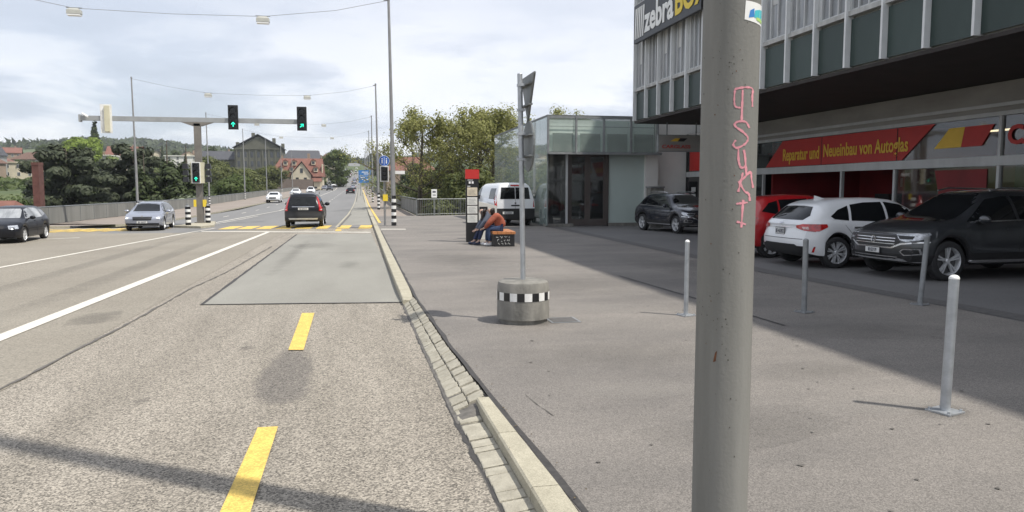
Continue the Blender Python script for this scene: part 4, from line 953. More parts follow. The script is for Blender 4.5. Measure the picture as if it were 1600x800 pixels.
mb = MB(); mb.bb(-1.15, .85, -.06, -.02, 2.2, 4.3, 0); mb.bb(-1.12, .82, -.064, -.06, 3.3, 3.34, 1)
for z, x0, x1 in ((3.9, -.6, .4), (3.6, -.3, .5), (3.0, -.8, -.1), (2.7, -.6, .5), (2.45, -.3, .1)): mb.bb(x0, x1, -.066, -.06, z, z + .12, 1)
mb.part('plate', ['blue2', 'bwhite'], t)
# ------------------------------------------------------------------ cars
def smooth_profile(pts, x):
    for (a, b), (c, d) in zip(pts, pts[1:]):
        if x <= c: return b + (d - b) * (x - a) / max(1e-6, c - a)
    return pts[-1][1]
def sprof(pts, x, w=.09): return sum(smooth_profile(pts, x + w * k / 3) for k in (-3, -2, -1, 0, 1, 2, 3)) / 7
def lineprofile(L_, top): return top
class Car:
    def __init__(s, name, label, cat, loc, rz, P, group=None, scale=1.):
        s.P = P; s.t = thing(name, label, cat, loc, rz, group); s.t.scale = (scale,) * 3
        s.body(); s.wheels()
    def wfac(s, x):
        L_ = s.P['L'] / 2; d = L_ - abs(x); r = .62 if x > 0 else .5
        tf = s.P.get('tf', .13) if x > 0 else s.P.get('tr', .09)
        return 1 - (tf * (1 - d / r) ** 2.2 if d < r else 0)
    def body(s):
        P = s.P; L_, W, z0 = P['L'] / 2, P['W'] / 2, P.get('sill', .24)
        xs_ = set(np.round(np.linspace(-L_, L_, 64), 4)); xs_ |= {round(-L_ + v, 4) for v in (.015, .04, .08, .12)} | {round(L_ - v, 4) for v in (.015, .04, .08, .12)}
        wr = P['wr'] + .055
        for xw in (P['fx'], P['rx']):
            for a in np.linspace(0, math.pi, 17): xs_.add(round(xw + wr * math.cos(a), 4))
        xs_ = sorted(xs_); rings = []
        for x in xs_:
            w = W * s.wfac(x); zb = z0
            d = L_ - abs(x)
            for xw in (P['fx'], P['rx']):
                if abs(x - xw) <= wr + 1e-4: zb = max(zb, P['wr'] + math.sqrt(max(0, wr * wr - (x - xw) ** 2)))
            zb += max(0, (.25 - d)) * .25
            top = sprof(P['top'], x, P.get('sm', .09)); belt = min(sprof(P['belt'], x), top - .015)
            if d < .1: top -= (.1 - d) * .5; belt = min(belt, top - .015)
            h = top - belt; k = max(0, min(1, (h - .1) / .35)); tum = P.get('tum', .36)
            f = (belt - zb)
            row = [(w * .93, zb), (w * .985, zb + min(.05, f * .15)), (w * .995, zb + f * .3), (w * 1.0, zb + f * .55), (w * .992, zb + f * .8), (w * .965, belt - .02), (w * .945, belt)]
            yb = w * .94; e1 = .62 - .34 * k; n_ = 10
            for i in range(1, n_ + 1):
                t = math.pi / 2 * i / n_; yy = max(0., math.cos(t)) ** (e1) ; zz = math.sin(t) ** (.9 - .1 * k)
                zv = belt + h * zz; yv = (yb - tum * (zv - belt) * k) * yy
                row.append((yv if i < n_ else 0., zv))
            ring = []
            for (yy, zz) in row: ring.append((yy, zz))
            rings.append((x, ring))
        nr = len(rings[0][1]); vs = []
        bow_f, bow_r = P.get('bf', .16), P.get('br', .07)
        def bowx(x, yy, zz):
            d = L_ - abs(x); q = max(0, 1 - d / .9); u = yy / W
            b = bow_f if x > 0 else bow_r
            lean = 0
            pts = P['nose'] if x > 0 else P['tail']
            lean = smooth_profile(pts, zz)
            return x - math.copysign(1, x) * q * (b * u * u * abs(u) + lean)
        idx = {}
        for i, (x, ring) in enumerate(rings):
            for j, (yy, zz) in enumerate(ring): idx[(i, j, 1)] = len(vs); vs.append((bowx(x, yy, zz), yy, zz))
            for j, (yy, zz) in enumerate(ring[:-1]): idx[(i, j, -1)] = len(vs); vs.append((bowx(x, yy, zz), -yy, zz))
            idx[(i, nr - 1, -1)] = idx[(i, nr - 1, 1)]
        fs = []; ms_ = []
        for i in range(len(rings) - 1):
            for j in range(nr - 1):
                for sg in (1, -1):
                    q = (idx[(i, j, sg)], idx[(i + 1, j, sg)], idx[(i + 1, j + 1, sg)], idx[(i, j + 1, sg)]); q = q if sg < 0 else q[::-1]
                    if len(set(q)) < 3: continue
                    fs.append(tuple(dict.fromkeys(q))); ms_.append(1 if (j <= (P.get('clad', 1)) - 1) else 0)
        for i, x in ((0, rings[0][0]), (len(rings) - 1, rings[-1][0])):     # end caps
            ring = rings[i][1]; nc = 12; g = {}
            for j, (yy, zz) in enumerate(ring):
                for c in range(nc + 1):
                    u = 1 - 2 * c / nc
                    if c == 0: g[(j, c)] = idx[(i, j, 1)]
                    elif c == nc: g[(j, c)] = idx[(i, j, -1)]
                    elif j == nr - 1: g[(j, c)] = idx[(i, j, 1)]
                    else: g[(j, c)] = len(vs); vs.append((bowx(x, yy * u, zz), yy * u, zz + (0 if j < 7 else 0)))
            for j in range(nr - 1):
                for c in range(nc):
                    q = (g[(j, c)], g[(j, c + 1)], g[(j + 1, c + 1)], g[(j + 1, c)]); q = tuple(dict.fromkeys(q))
                    if len(q) >= 3: fs.append(q); ms_.append(1 if j <= P.get('cladend', 1) - 1 else 0)
        mb = MB(); mb.v = vs; mb.f = fs; mb.m = ms_
        s.o = mb.part('body', [P['paint'], P.get('cladm', 'trim')], s.t, True, angle=40)
        s.bvh = BVHTree.FromPolygons(vs, fs)
        mb = MB(); wi = W - .27
        mb.bb(-L_ + .35, L_ - .35, -wi, wi, z0 + .0, min(.62, P['wr'] * 2)); mb.bb(-L_ + .3, P['rx'] - wr, -W * .86, W * .86, z0 + .02, z0 + .2); mb.bb(P['rx'] + wr, P['fx'] - wr, -W * .9, W * .9, z0 + .01, z0 + .15); mb.bb(P['fx'] + wr, L_ - .3, -W * .8, W * .8, z0 + .04, z0 + .2)
        mb.part('underbody', 'dark', s.t)
    def wheels(s):
        P = s.P; r = P['wr']; tw = .2
        tm = MB(); prof = [(r * .62, -tw / 2), (r * .9, -tw / 2), (r * .985, -tw / 2 + .02), (r, -tw / 2 + .05), (r, tw / 2 - .05), (r * .985, tw / 2 - .02), (r * .9, tw / 2), (r * .70, tw / 2)]
        tm.lathe(prof, (0, 0, 0), 32); tm.v = [(x, z, y) for x, y, z in tm.v]; tyre = tm.mesh('tyre', 'rubber', True)
        rm_ = MB(); rr_ = r * .72; n = P.get('spokes', 5)
        rm_.lathe([(rr_, .10), (rr_ * .97, .085), (rr_ * .93, .06), (rr_ * .9, -.02)], (0, 0, 0), 32, 0); rm_.lathe([(rr_ * .9, .0), (0, .0)], (0, 0, 0), 24, 1)
        rm_.lathe([(0, .085), (.035, .085), (.05, .07), (.05, .0)], (0, 0, 0), 12, 0)
        tw_ = P.get('twin', 0)
        for k in range(n):
            for dd in ((-.13, .13) if tw_ else (0,)):
                a = 2 * math.pi * k / n + .3; a2 = a + dd; ws = rr_ * (.055 if tw_ else P.get('sw', .14)); ca, sa = math.cos(a), math.sin(a); cb, sb = math.cos(a2), math.sin(a2)
                i0 = (.03 * ca, .03 * sa); i1 = (rr_ * .94 * cb, rr_ * .94 * sb); nx, ny = -sb, cb
                vs = []
                for (p, wq, z) in ((i0, ws * .8, .075), (i1, ws, .085)):
                    vs += [(p[0] + nx * wq, p[1] + ny * wq, z), (p[0] - nx * wq, p[1] - ny * wq, z), (p[0] - nx * wq, p[1] - ny * wq, z - .05), (p[0] + nx * wq, p[1] + ny * wq, z - .05)]
                rm_.add(vs, [(0, 1, 5, 4), (1, 2, 6, 5), (3, 0, 4, 7), (0, 3, 2, 1), (4, 5, 6, 7)], 0)
        rm_.v = [(x, z, y) for x, y, z in rm_.v]; rimm = rm_.mesh('rim', [P.get('rimm', 'rim'), 'disc'], False)
        bk = MB(); bk.lathe([(r * .66, -.08), (0, -.08)], (0, 0, 0), 20); bk.v = [(x, z, y) for x, y, z in bk.v]; hub = bk.mesh('hub_plate', 'dark')
        for xw in (P['fx'], P['rx']):
            for sg in (1, -1):
                wh = bpy.data.objects.new('wheel', hub); COL.objects.link(wh)
                wh.parent = s.t; wh.location = (xw, sg * (P['W'] / 2 - tw / 2 - .015), r); wh.rotation_euler = (0, 0, 0 if sg > 0 else math.pi)
                for nm, me_ in (('tyre', tyre), ('rim', rimm)):
                    o = bpy.data.objects.new(nm, me_); COL.objects.link(o); o.parent = wh
    def patch(s, poly, ang, name, m, off=.006, label=None, grid=.06, parent=None, mirror=False, th=0., maxd=None):
        """poly in (u,z) seen from direction ang (deg, 0=front,90=left,180=rear,-90=right)."""
        a = R(ang); d = Vector((-math.cos(a), -math.sin(a), 0)); u = Vector((-math.sin(a), math.cos(a), 0))
        pts = []
        for (p, q) in zip(poly, poly[1:] + poly[:1]):
            n = max(1, int(math.hypot(q[0] - p[0], q[1] - p[1]) / grid)); pts += [(p[0] + (q[0] - p[0]) * i / n, p[1] + (q[1] - p[1]) * i / n) for i in range(n)]
        nb = len(pts); C0 = Vector(((s.P['L'] / 2 - .12) * (1 if math.cos(a) > 0 else -1), 0, 0)) if abs(math.cos(a)) > .3 else Vector((0, 0, 0)); xs_ = [p[0] for p in pts]; zs = [p[1] for p in pts]
        inside = []
        def inp(x, z):
            c = False
            for (x1, z1), (x2, z2) in zip(poly, poly[1:] + poly[:1]):
                if (z1 > z) != (z2 > z) and x < (x2 - x1) * (z - z1) / (z2 - z1) + x1: c = not c
            return c
        gx_ = min(xs_) + grid * .6
        while gx_ < max(xs_):
            gz_ = min(zs) + grid * .5
            while gz_ < max(zs):
                if inp(gx_, gz_) and min(math.hypot(gx_ - p[0], gz_ - p[1]) for p in pts) > grid * .45: inside.append((gx_, gz_))
                gz_ += grid
            gx_ += grid
        res = delaunay_2d_cdt([Vector(p) for p in pts + inside], [], [list(range(nb))], 1, 1e-5)
        mb = MB(); vs = []
        for p in res[0]:
            o = C0 + u * p.x - d * 6 + Vector((0, 0, p.y)); hit = s.bvh.ray_cast(o, d)
            if hit[0] is None:
                hh = s.bvh.find_nearest(C0 + Vector(u * p.x + Vector((0, 0, p.y)) - d * .3)); v = hh[0]
            else:
                v = hit[0]
                if maxd is not None and v.dot(-d) < maxd: v = v + (-d) * (maxd - v.dot(-d)) * 0
            vs.append(v - d * off)
        mb.add(vs, [tuple(f) for f in res[2]])
        o = mb.part(name, m, parent or s.t, True, label=label, angle=60)
        if mirror:
            mb2 = MB(); mb2.add([(v[0], -v[1], v[2]) for v in vs], [tuple(f)[::-1] for f in res[2]]); mb2.part(name, m, parent or s.t, True, label=label, angle=60)
        return o
    def side(s, poly, name, m, off=.006, both=True, label=None, grid=.07):     # poly in (x,z)
        p2 = [(-x, z) for x, z in poly]
        return s.patch(p2, 90, name, m, off, label, grid, mirror=both)
    def box(s, name, c, d, m, rot=0., both=False, tilt=0.):
        for sg in ((1, -1) if both else (1,)):
            mb = MB(); mb.T = Matrix.Translation((c[0], c[1] * sg, c[2])) @ Matrix.Rotation(rot * sg, 4, 'Z') @ Matrix.Rotation(tilt, 4, 'Y'); mb.box((0, 0, 0), d, 0, 0, min(d) * .2); mb.part(name, m, s.t)
    def mirrors(s, x, z, m, sz=(.12, .20, .14)):
        W = s.P['W'] / 2
        for sg in (1, -1):
            mb = MB(); mb.sphere((x, sg * (W + .09), z), (sz[0] / 1.6, sz[1] / 1.7, sz[2] / 1.8), 12, 0); mb.tube([(x + .02, sg * (W - .12), z - .05), (x, sg * (W + .03), z - .02)], .025, 6, 1); mb.part('mirror', [m, 'trim'], s.t, True)
    def handles(s, xs_, z, m):
        W = s.P['W'] / 2
        for x in xs_:
            for sg in (1, -1):
                h = s.bvh.ray_cast(Vector((x, sg * 3, z)), Vector((0, -sg, 0))); y = h[0].y if h[0] else sg * W
                mb = MB(); mb.box((x, y + sg * .018, z), (.19, .03, .03), 0, 0, .006); mb.part('door_handle', m, s.t)
    def seam(s, pts, both=True):       # shut line on the side (x,z)
        for (a, b) in zip(pts, pts[1:]):
            pass
        mb = MB()
        for sg in ((1, -1) if both else (1,)):
            P3 = []
            for (p, q) in zip(pts, pts[1:]):
                n = max(1, int(math.hypot(q[0] - p[0], q[1] - p[1]) / .08))
                P3 += [(p[0] + (q[0] - p[0]) * i / n, p[1] + (q[1] - p[1]) * i / n) for i in range(n + 1)]
            out = []
            for (x, z) in P3:
                h = s.bvh.ray_cast(Vector((x, sg * 3, z)), Vector((0, -sg, 0)))
                if h[0]: out.append(h[0])
            if len(out) > 1: mb.tube(out, .004, 4)
        if mb.v: mb.part('door_seam', 'trim', s.t)

def full_plate(car, ang, z, txt, w=.52, h=.11, y=0., off=.02):
    a = R(ang); d = Vector((-math.cos(a), 0, 0)); hit = car.bvh.ray_cast(Vector((math.cos(a) * 6, y, z)), d)[0]
    x = hit.x + math.cos(a) * off; sg = math.cos(a)
    mb = MB(); mb.bb(x - .006, x + .006, y - w / 2, y + w / 2, z - h / 2, z + h / 2, 0); mb.bb(x - .009 - .0, x + .003, y - w / 2 - .01, y + w / 2 + .01, z - h / 2 - .01, z + h / 2 + .01, 1) if sg > 0 else mb.bb(x - .003, x + .009, y - w / 2 - .01, y + w / 2 + .01, z - h / 2 - .01, z + h / 2 + .01, 1)
    o = mb.part('licence_plate', ['plate', 'trim'], car.t)
    textmesh(txt, 'plate_text', 'ink', o, (x + sg * .008, y, z - h * .33), (R(90), 0, R(90 if sg > 0 else -90)), h * .66, .85 if w > .4 else .62, .003, .001, 'CENTER')

def suv_small(name, label, loc, rz, paint, group=None, detail=True):
    P = dict(L=4.23, W=1.82, wr=.345, fx=1.30, rx=-1.30, sill=.27, paint=paint, clad=2, cladend=2, tum=.40, bf=.20, br=.10, twin=1, spokes=5, rimm='rim',
        top=[(-2.12, 1.02), (-2.05, 1.10), (-1.72, 1.40), (-1.45, 1.52), (-.6, 1.575), (.0, 1.565), (.35, 1.51), (.95, 1.12), (1.10, 1.075), (1.6, 1.02), (1.95, .94), (2.08, .86), (2.12, .8)],
        belt=[(-2.12, .98), (-1.6, 1.03), (-.6, .99), (.6, .96), (1.1, .96), (1.7, .88), (2.12, .74)],
        nose=[(.2, .10), (.35, .02), (.62, .0), (.8, .04), (1.0, .22)], tail=[(.2, .08), (.4, .0), (.7, .0), (.95, .06), (1.2, .25)])
    c = Car(name, label, 'car', loc, rz, P, group)
    c.patch([(-.66, 1.02), (.66, 1.02), (.56, 1.475), (.3, 1.52), (-.3, 1.52), (-.56, 1.475)], 0, 'windshield', 'carglass')
    c.patch([(-.55, 1.08), (.55, 1.08), (.46, 1.42), (-.46, 1.42)], 180, 'rear_window', 'carglass')
    c.side([(.93, 1.02), (.80, 1.10), (.36, 1.40), (-.02, 1.455), (-.10, 1.455), (-.12, 1.02)], 'side_window', 'carglass')
    c.side([(-.19, 1.02), (-.17, 1.455), (-.75, 1.455), (-1.02, 1.41), (-1.1, 1.04)], 'side_window', 'carglass')
    c.side([(-1.18, 1.06), (-1.10, 1.39), (-1.32, 1.33), (-1.6, 1.14)], 'side_window', 'carglass')
    g = c.patch([(-.62, .78), (.62, .78), (.58, .64), (.42, .57), (-.42, .57), (-.58, .64)], 0, 'grille', 'black', .008)
    for z in (.62, .67, .72): c.patch([(-.5, z), (.5, z), (.5, z + .012), (-.5, z + .012)], 0, 'grille_bar', 'chrome', .014, grid=.1, parent=g)
    c.patch([(-.86, .795), (-.45, .80), (.45, .80), (.86, .795), (.84, .82), (.4, .822), (-.4, .822), (-.84, .82)], 0, 'chrome_strip', 'chrome', .012, grid=.05)
    c.patch([(-.88, .66), (-.62, .62), (-.44, .545), (.44, .545), (.62, .62), (.88, .66), (.88, .685), (.60, .645), (.42, .57), (-.42, .57), (-.60, .645), (-.88, .685)], 0, 'chrome_strip', 'chrome', .012, grid=.05)
    for sg in (1, -1):
        pts = [(.42, .795), (.66, .80), (.90, .835), (.93, .80), (.86, .72), (.62, .675), (.50, .70)]; h = c.patch([(sg * a, b) for a, b in pts], 26 * sg, 'headlight', 'headl', .012, grid=.05)
        pts = [(.50, .72), (.72, .72), (.74, .775), (.46, .78)]; c.patch([(sg * a, b) for a, b in pts], 26 * sg, 'light_unit', 'black', .018, grid=.05, parent=h)
        pts = [(.52, .50), (.58, .55), (.84, .56), (.86, .46), (.60, .43)]; c.patch([(sg * a, b) for a, b in pts], 22 * sg, 'fog_light_frame', 'chrome', .010, grid=.05)
        pts = [(.55, .50), (.60, .535), (.82, .545), (.835, .475), (.62, .45)]; c.patch([(sg * a, b) for a, b in pts], 22 * sg, 'air_intake', 'black', .016, grid=.05)
    c.patch([(-.80, .42), (.80, .42), (.78, .34), (-.78, .34)], 0, 'lower_intake', 'black', .010); c.patch([(-.85, .335), (.85, .335), (.85, .315), (-.85, .315)], 0, 'lower_trim', 'chrome', .014); c.patch([(-.55, .41), (.55, .41), (.55, .395), (-.55, .395)], 0, 'lower_trim', 'chrome', .014)
    full_plate(c, 0, .50, 'BE·527179', .36, .09)
    # round emblem: ring with V over W
    fx = c.bvh.ray_cast(Vector((6, 0, .69)), Vector((-1, 0, 0)))[0].x + .022
    mb = MB(); n = 24
    for k in range(n):
        a, b = 2 * math.pi * k / n, 2 * math.pi * (k + 1) / n
        mb.add([(fx, .062 * math.cos(a), .69 + .062 * math.sin(a)), (fx, .062 * math.cos(b), .69 + .062 * math.sin(b)), (fx, .052 * math.cos(b), .69 + .052 * math.sin(b)), (fx, .052 * math.cos(a), .69 + .052 * math.sin(a))], [(0, 1, 2, 3)])
    for pts in ([(-.028, .05), (0, .008), (.028, .05)], [(-.048, .025), (-.024, -.045), (0, -.004), (.024, -.045), (.048, .025)]): mb.tube([(fx, y, .69 + z) for y, z in pts], .006, 5)
    mb.part('round_emblem', 'chrome', c.t)
    for sg in (1, -1):
        pts = [(.45, .86), (.84, .86), (.86, .99), (.50, .97)]; c.patch([(sg * a, b) for a, b in pts], 180, 'tail_light', 'taill', .01)
    full_plate(c, 180, .70, 'BE·527179')
    c.mirrors(.72, 1.06, paint); c.handles((.05, -.92), .88, paint)
    c.seam([(.98, .45), (1.0, .7), (.95, 1.0)]); c.seam([(-.14, .30), (-.14, 1.0)]); c.seam([(-.92, .74), (-1.14, 1.0)])
    c.side([(.90, 1.0), (-1.6, 1.06), (-1.6, 1.085), (.90, 1.022)], 'window_trim', 'chrome', .012)
    c.side([(1.75, .66), (1.68, .40), (1.70, .30), (1.9, .30), (1.9, .6)], 'corner_cladding', 'trim', .004) if 0 else None
    c.side([(.9, .36), (-.9, .36), (-.9, .31), (.9, .31)], 'sill_trim', 'chrome', .01)
    for sg in (1, -1):
        mb = MB(); mb.tube([(.25, sg * .60, 1.55), (.0, sg * .63, 1.60), (-.9, sg * .62, 1.585), (-1.35, sg * .58, 1.52)], .017, 6); mb.part('roof_rail', 'chrome', c.t, True)
    return c
def hdg(dx, dy): return math.atan2(dy, dx)
# dark grey suv, nose towards the road (-X)
suv_small('suv', 'dark grey suv with chrome grille facing out from the workshop, nearest parked car', (11.70, 12.45, .0), R(180 + 1), 'pgrey').t.scale = (1.04, 1.04, 1.05)
suv_small('suv', 'dark navy suv parked by the white wall under the hanging sign', (12.25, 27.5, 0), R(-82), 'pnavy').t.scale = (.97, .97, .97)

# white hatchback, nose into the bay (+X) 
P = dict(L=4.38, W=1.82, wr=.33, fx=1.33, rx=-1.36, sill=.22, paint='pwhite', clad=1, cladend=2, tum=.40, bf=.18, br=.16, twin=1, spokes=8, tr=.14,
    top=[(-2.19, .96), (-2.12, 1.05), (-1.92, 1.26), (-1.86, 1.33), (-1.5, 1.41), (-.9, 1.465), (-.2, 1.475), (.25, 1.43), (1.0, 1.04), (1.2, .99), (1.8, .88), (2.1, .76), (2.19, .68)],
    belt=[(-2.19, .90), (-1.6, 1.03), (-.8, .965), (.6, .92), (1.1, .90), (1.7, .82), (2.19, .62)],
    nose=[(.2, .1), (.4, .0), (.6, 0), (.9, .2)], tail=[(.2, .12), (.34, .05), (.55, .0), (.75, .06), (.84, .09), (.95, .07), (1.1, .14), (1.3, .26)])
c = Car('hatchback', 'white hatchback parked nose in between the red car and the dark grey suv', 'car', (11.12, 14.75, 0), R(0), P)
c.patch([(-.60, 1.01), (.60, 1.01), (.66, 1.10), (.50, 1.285), (.2, 1.30), (-.2, 1.30), (-.50, 1.285), (-.66, 1.10)], 180, 'rear_window', 'carglass', .008)
c.patch([(-.6, 1.0), (.6, 1.0), (.52, 1.38), (-.52, 1.38)], 0, 'windshield', 'carglass')
c.side([(.95, .96), (.80, 1.05), (.30, 1.33), (-.05, 1.385), (-.10, 1.385), (-.12, .97)], 'side_window', 'carglass')
c.side([(-.18, .97), (-.16, 1.385), (-.60, 1.375), (-.95, 1.33), (-1.02, 1.0)], 'side_window', 'carglass')
c.side([(-1.08, 1.0), (-1.02, 1.31), (-1.30, 1.22), (-1.50, 1.09), (-1.42, 1.03)], 'side_window', 'carglass')
for sg in (1, -1):
    h = c.patch([(sg * a, b) for a, b in [(.44, .89), (.62, .93), (.96, .93), (.98, .85), (.86, .77), (.62, .80), (.46, .84)]], 180 + 28 * -sg * -1, 'tail_light', 'taill', .012, grid=.05)
    c.patch([(sg * a, b) for a, b in [(.60, .87), (.74, .875), (.76, .82), (.64, .82)]], 180 + 28 * sg, 'light_unit', 'taillw', .018, grid=.04, parent=h)
    c.patch([(sg * a, b) for a, b in [(.84, .46), (.87, .46), (.84, .34), (.80, .34)]], 180 + 30 * sg, 'reflector', 'taill', .012, grid=.05)
c.side([(-1.62, .93), (-1.60, .87), (-1.78, .78), (-1.98, .78), (-2.05, .93)], 'tail_light', 'taill', .010)
full_plate(c, 180, .76, 'BE·463852', .34, .13)
c.patch([(-.06, .955), (.06, .955), (.06, .925), (-.06, .925)], 180, 'oval_emblem', 'chrome', .02, grid=.05)
c.patch([(-.36, .865), (.36, .865), (.36, .845), (-.36, .845)], 180, 'chrome_strip', 'chrome', .012)
c.patch([(-.72, .42), (-.55, .50), (.55, .50), (.72, .42), (.74, .28), (-.74, .28)], 180, 'bumper_insert', 'trim', .012)
c.patch([(-.80, .62), (.80, .62), (.80, .608), (-.80, .608)], 180, 'bumper_line', 'trim', .004)
mb = MB(); mb.tube([(-2.2, .04, 1.06), (-2.14, -.22, 1.12)], .012, 5); mb.part('rear_wiper', 'black', c.t)
mb = MB(); mb.add([(-1.35, -.012, 1.42), (-1.12, -.03, 1.45), (-1.12, .03, 1.45), (-1.35, .012, 1.42), (-1.35, 0, 1.52)], [(0, 1, 4), (1, 2, 4), (2, 3, 4), (3, 0, 4)]); mb.part('roof_antenna', 'pwhite', c.t)
c.mirrors(.80, 1.0, 'pwhite'); c.handles((.0, -.90), .86, 'chrome'); c.seam([(-.15, .3), (-.15, .95)]); c.seam([(-.98, .68), (-1.25, .97)])
# red hatchback behind it
P = dict(L=4.05, W=1.73, wr=.31, fx=1.25, rx=-1.25, sill=.24, paint='pred', clad=1, cladend=1, tum=.42, bf=.15, br=.14, spokes=7, tr=.12,
    top=[(-2.02, .98), (-1.92, 1.12), (-1.70, 1.38), (-1.3, 1.48), (-.5, 1.53), (.1, 1.50), (.6, 1.3), (1.15, 1.02), (1.7, .92), (2.02, .74)],
    belt=[(-2.02, .92), (-1.4, 1.03), (-.6, .99), (.8, .92), (1.5, .85), (2.02, .66)],
    nose=[(.2, .1), (.4, .0), (.6, 0), (.9, .2)], tail=[(.2, .1), (.45, .0), (.75, .03), (.95, .1), (1.2, .24)])
c = Car('hatchback', 'red hatchback parked behind the white one, partly hidden by the big lamp post', 'car', (10.95, 17.15, 0), R(0), P)
c.patch([(-.56, 1.03), (.56, 1.03), (.60, 1.12), (.46, 1.38), (-.46, 1.38), (-.60, 1.12)], 180, 'rear_window', 'window', .008)
c.side([(.9, 1.0), (.4, 1.36), (-.1, 1.43), (-.1, 1.0)], 'side_window', 'carglass'); c.side([(-.17, 1.0), (-.17, 1.43), (-.95, 1.40), (-1.0, 1.04)], 'side_window', 'carglass'); c.side([(-1.06, 1.05), (-1.0, 1.38), (-1.25, 1.32), (-1.48, 1.12)], 'side_window', 'carglass')
for sg in (1, -1):
    h = c.patch([(sg * a, b) for a, b in [(.48, .97), (.84, 1.0), (.88, .9), (.78, .72), (.60, .72), (.50, .84)]], 180 + 25 * sg, 'tail_light', 'taill', .012, grid=.05)
    c.patch([(sg * a, b) for a, b in [(.54, .84), (.74, .85), (.72, .75), (.6, .75)]], 180 + 25 * sg, 'light_unit', 'chrome', .018, grid=.04, parent=h)
full_plate(c, 180, .72, 'BE·310446', .34, .13); c.mirrors(.8, 1.02, 'pred'); c.patch([(-.6, 1.0), (.6, 1.0), (.52, 1.38), (-.52, 1.38)], 0, 'windshield', 'carglass')
c.seam([(-.13, .3), (-.13, 1.0)])

# big black suv seen from behind on the road
P = dict(L=4.8, W=1.90, wr=.36, fx=1.42, rx=-1.42, sill=.30, paint='pblack', clad=2, cladend=4, tum=.28, bf=.15, br=.10, spokes=5, tr=.07,
    top=[(-2.40, 1.05), (-2.36, 1.25), (-2.12, 1.66), (-2.0, 1.72), (-1.0, 1.76), (.1, 1.74), (.4, 1.68), (1.05, 1.22), (1.3, 1.14), (2.1, 1.0), (2.40, .8)],
    belt=[(-2.4, 1.0), (-1.8, 1.10), (.8, 1.06), (1.6, 1.0), (2.4, .75)],
    nose=[(.2, .1), (.4, .0), (.9, 0), (1.1, .2)], tail=[(.3, .02), (.5, -.03), (.62, -.02), (.72, .05), (1.1, .05), (1.7, .18)])
c = Car('suv', 'black suv with tall red tail lights driving away over the crossing', 'car', (-2.72, 40.0, -.225), R(90), P, scale=.97)
c.patch([(-.68, 1.14), (.68, 1.14), (.60, 1.56), (-.60, 1.56)], 180, 'rear_window', 'carglass', .01)
c.patch([(-.66, 1.2), (.66, 1.2), (.55, 1.6), (-.55, 1.6)], 0, 'windshield', 'carglass')
for a in ([(1.0, 1.12), (.45, 1.58), (-.05, 1.62), (-.08, 1.12)], [(-.16, 1.12), (-.14, 1.62), (-1.05, 1.62), (-1.1, 1.12)], [(-1.18, 1.14), (-1.13, 1.6), (-1.9, 1.55), (-2.05, 1.2)]): c.side(a, 'side_window', 'carglass')
for sg in (1, -1):
    h = c.patch([(sg * a, b) for a, b in [(.70, .86), (.94, .84), (.97, 1.04), (.86, 1.10), (.80, 1.52), (.72, 1.60), (.70, 1.54), (.72, 1.12)]], 180 + 20 * sg, 'tail_light', 'taill', .02, grid=.06)
    c.patch([(sg * a, b) for a, b in [(.72, .95), (.92, .95), (.92, .90), (.72, .90)]], 180 + 26 * sg, 'light_unit', 'taillw', .022, grid=.06, parent=h)
c.patch([(-.55, 1.075), (.55, 1.075), (.55, 1.05), (-.55, 1.05)], 180, 'chrome_strip', 'chrome', .03)
full_plate(c, 180, .96, 'BE·295310', .5, .11)
c.patch([(-.72, .50), (.72, .50), (.68, .42), (-.68, .42)], 180, 'skid_plate', 'alu', .025)
c.box('tow_bar', (-2.42, 0, .36), (.12, .22, .08), 'black')
c.mirrors(.95, 1.15, 'pblack', (.14, .24, .18)); c.handles((.1, -.95), .98, 'pblack')
for sg in (1, -1):
    mb = MB(); mb.tube([(.3, sg * .66, 1.70), (.1, sg * .69, 1.80), (-1.6, sg * .68, 1.79), (-1.9, sg * .66, 1.70)], .022, 6); mb.part('roof_rail', 'chrome', c.t, True)

# silver estate on the left
P = dict(L=4.69, W=1.81, wr=.33, fx=1.42, rx=-1.27, sill=.22, paint='psilver', clad=1, cladend=1, tum=.40, bf=.20, br=.1, spokes=5, sw=.12,
    top=[(-2.34, 1.0), (-2.28, 1.15), (-2.05, 1.37), (-1.8, 1.42), (-.8, 1.465), (.0, 1.46), (.35, 1.40), (1.05, 1.02), (1.25, .96), (1.8, .88), (2.2, .78), (2.34, .68)],
    belt=[(-2.34, .93), (-1.5, .99), (.6, .93), (1.2, .89), (1.8, .81), (2.34, .62)],
    nose=[(.2, .08), (.4, .0), (.62, 0), (.78, .04), (.95, .2)], tail=[(.2, .08), (.45, 0), (.8, .02), (1.3, .2)])
c = Car('estate_car', 'silver blue estate car with headlights on coming past the traffic island', 'car', (-10.75, 42.1, -.415), R(-86), P, scale=.98)
c.patch([(-.64, .98), (.64, .98), (.52, 1.38), (-.52, 1.38)], 0, 'windshield', 'carglass')
c.side([(1.02, .97), (.35, 1.36), (-.1, 1.395), (-.12, .97)], 'side_window', 'carglass'); c.side([(-.18, .97), (-.16, 1.395), (-1.0, 1.38), (-1.05, .99)], 'side_window', 'carglass'); c.side([(-1.12, 1.0), (-1.07, 1.37), (-1.7, 1.32), (-1.95, 1.1)], 'side_window', 'carglass')
c.patch([(-.46, .72), (.46, .72), (.42, .55), (-.42, .55)], 0, 'grille', 'black', .01); c.patch([(-.46, .73), (.46, .73), (.46, .745), (-.46, .745)], 0, 'chrome_strip', 'chrome', .014)
for sg in (1, -1):
    h = c.patch([(sg * a, b) for a, b in [(.50, .70), (.84, .74), (.86, .64), (.56, .60)]], 24 * sg, 'headlight', 'headl', .012, grid=.06)
    c.patch([(sg * a, b) for a, b in [(.60, .69), (.74, .70), (.74, .64), (.62, .63)]], 24 * sg, 'light_unit', 'headon', .018, grid=.06, parent=h)
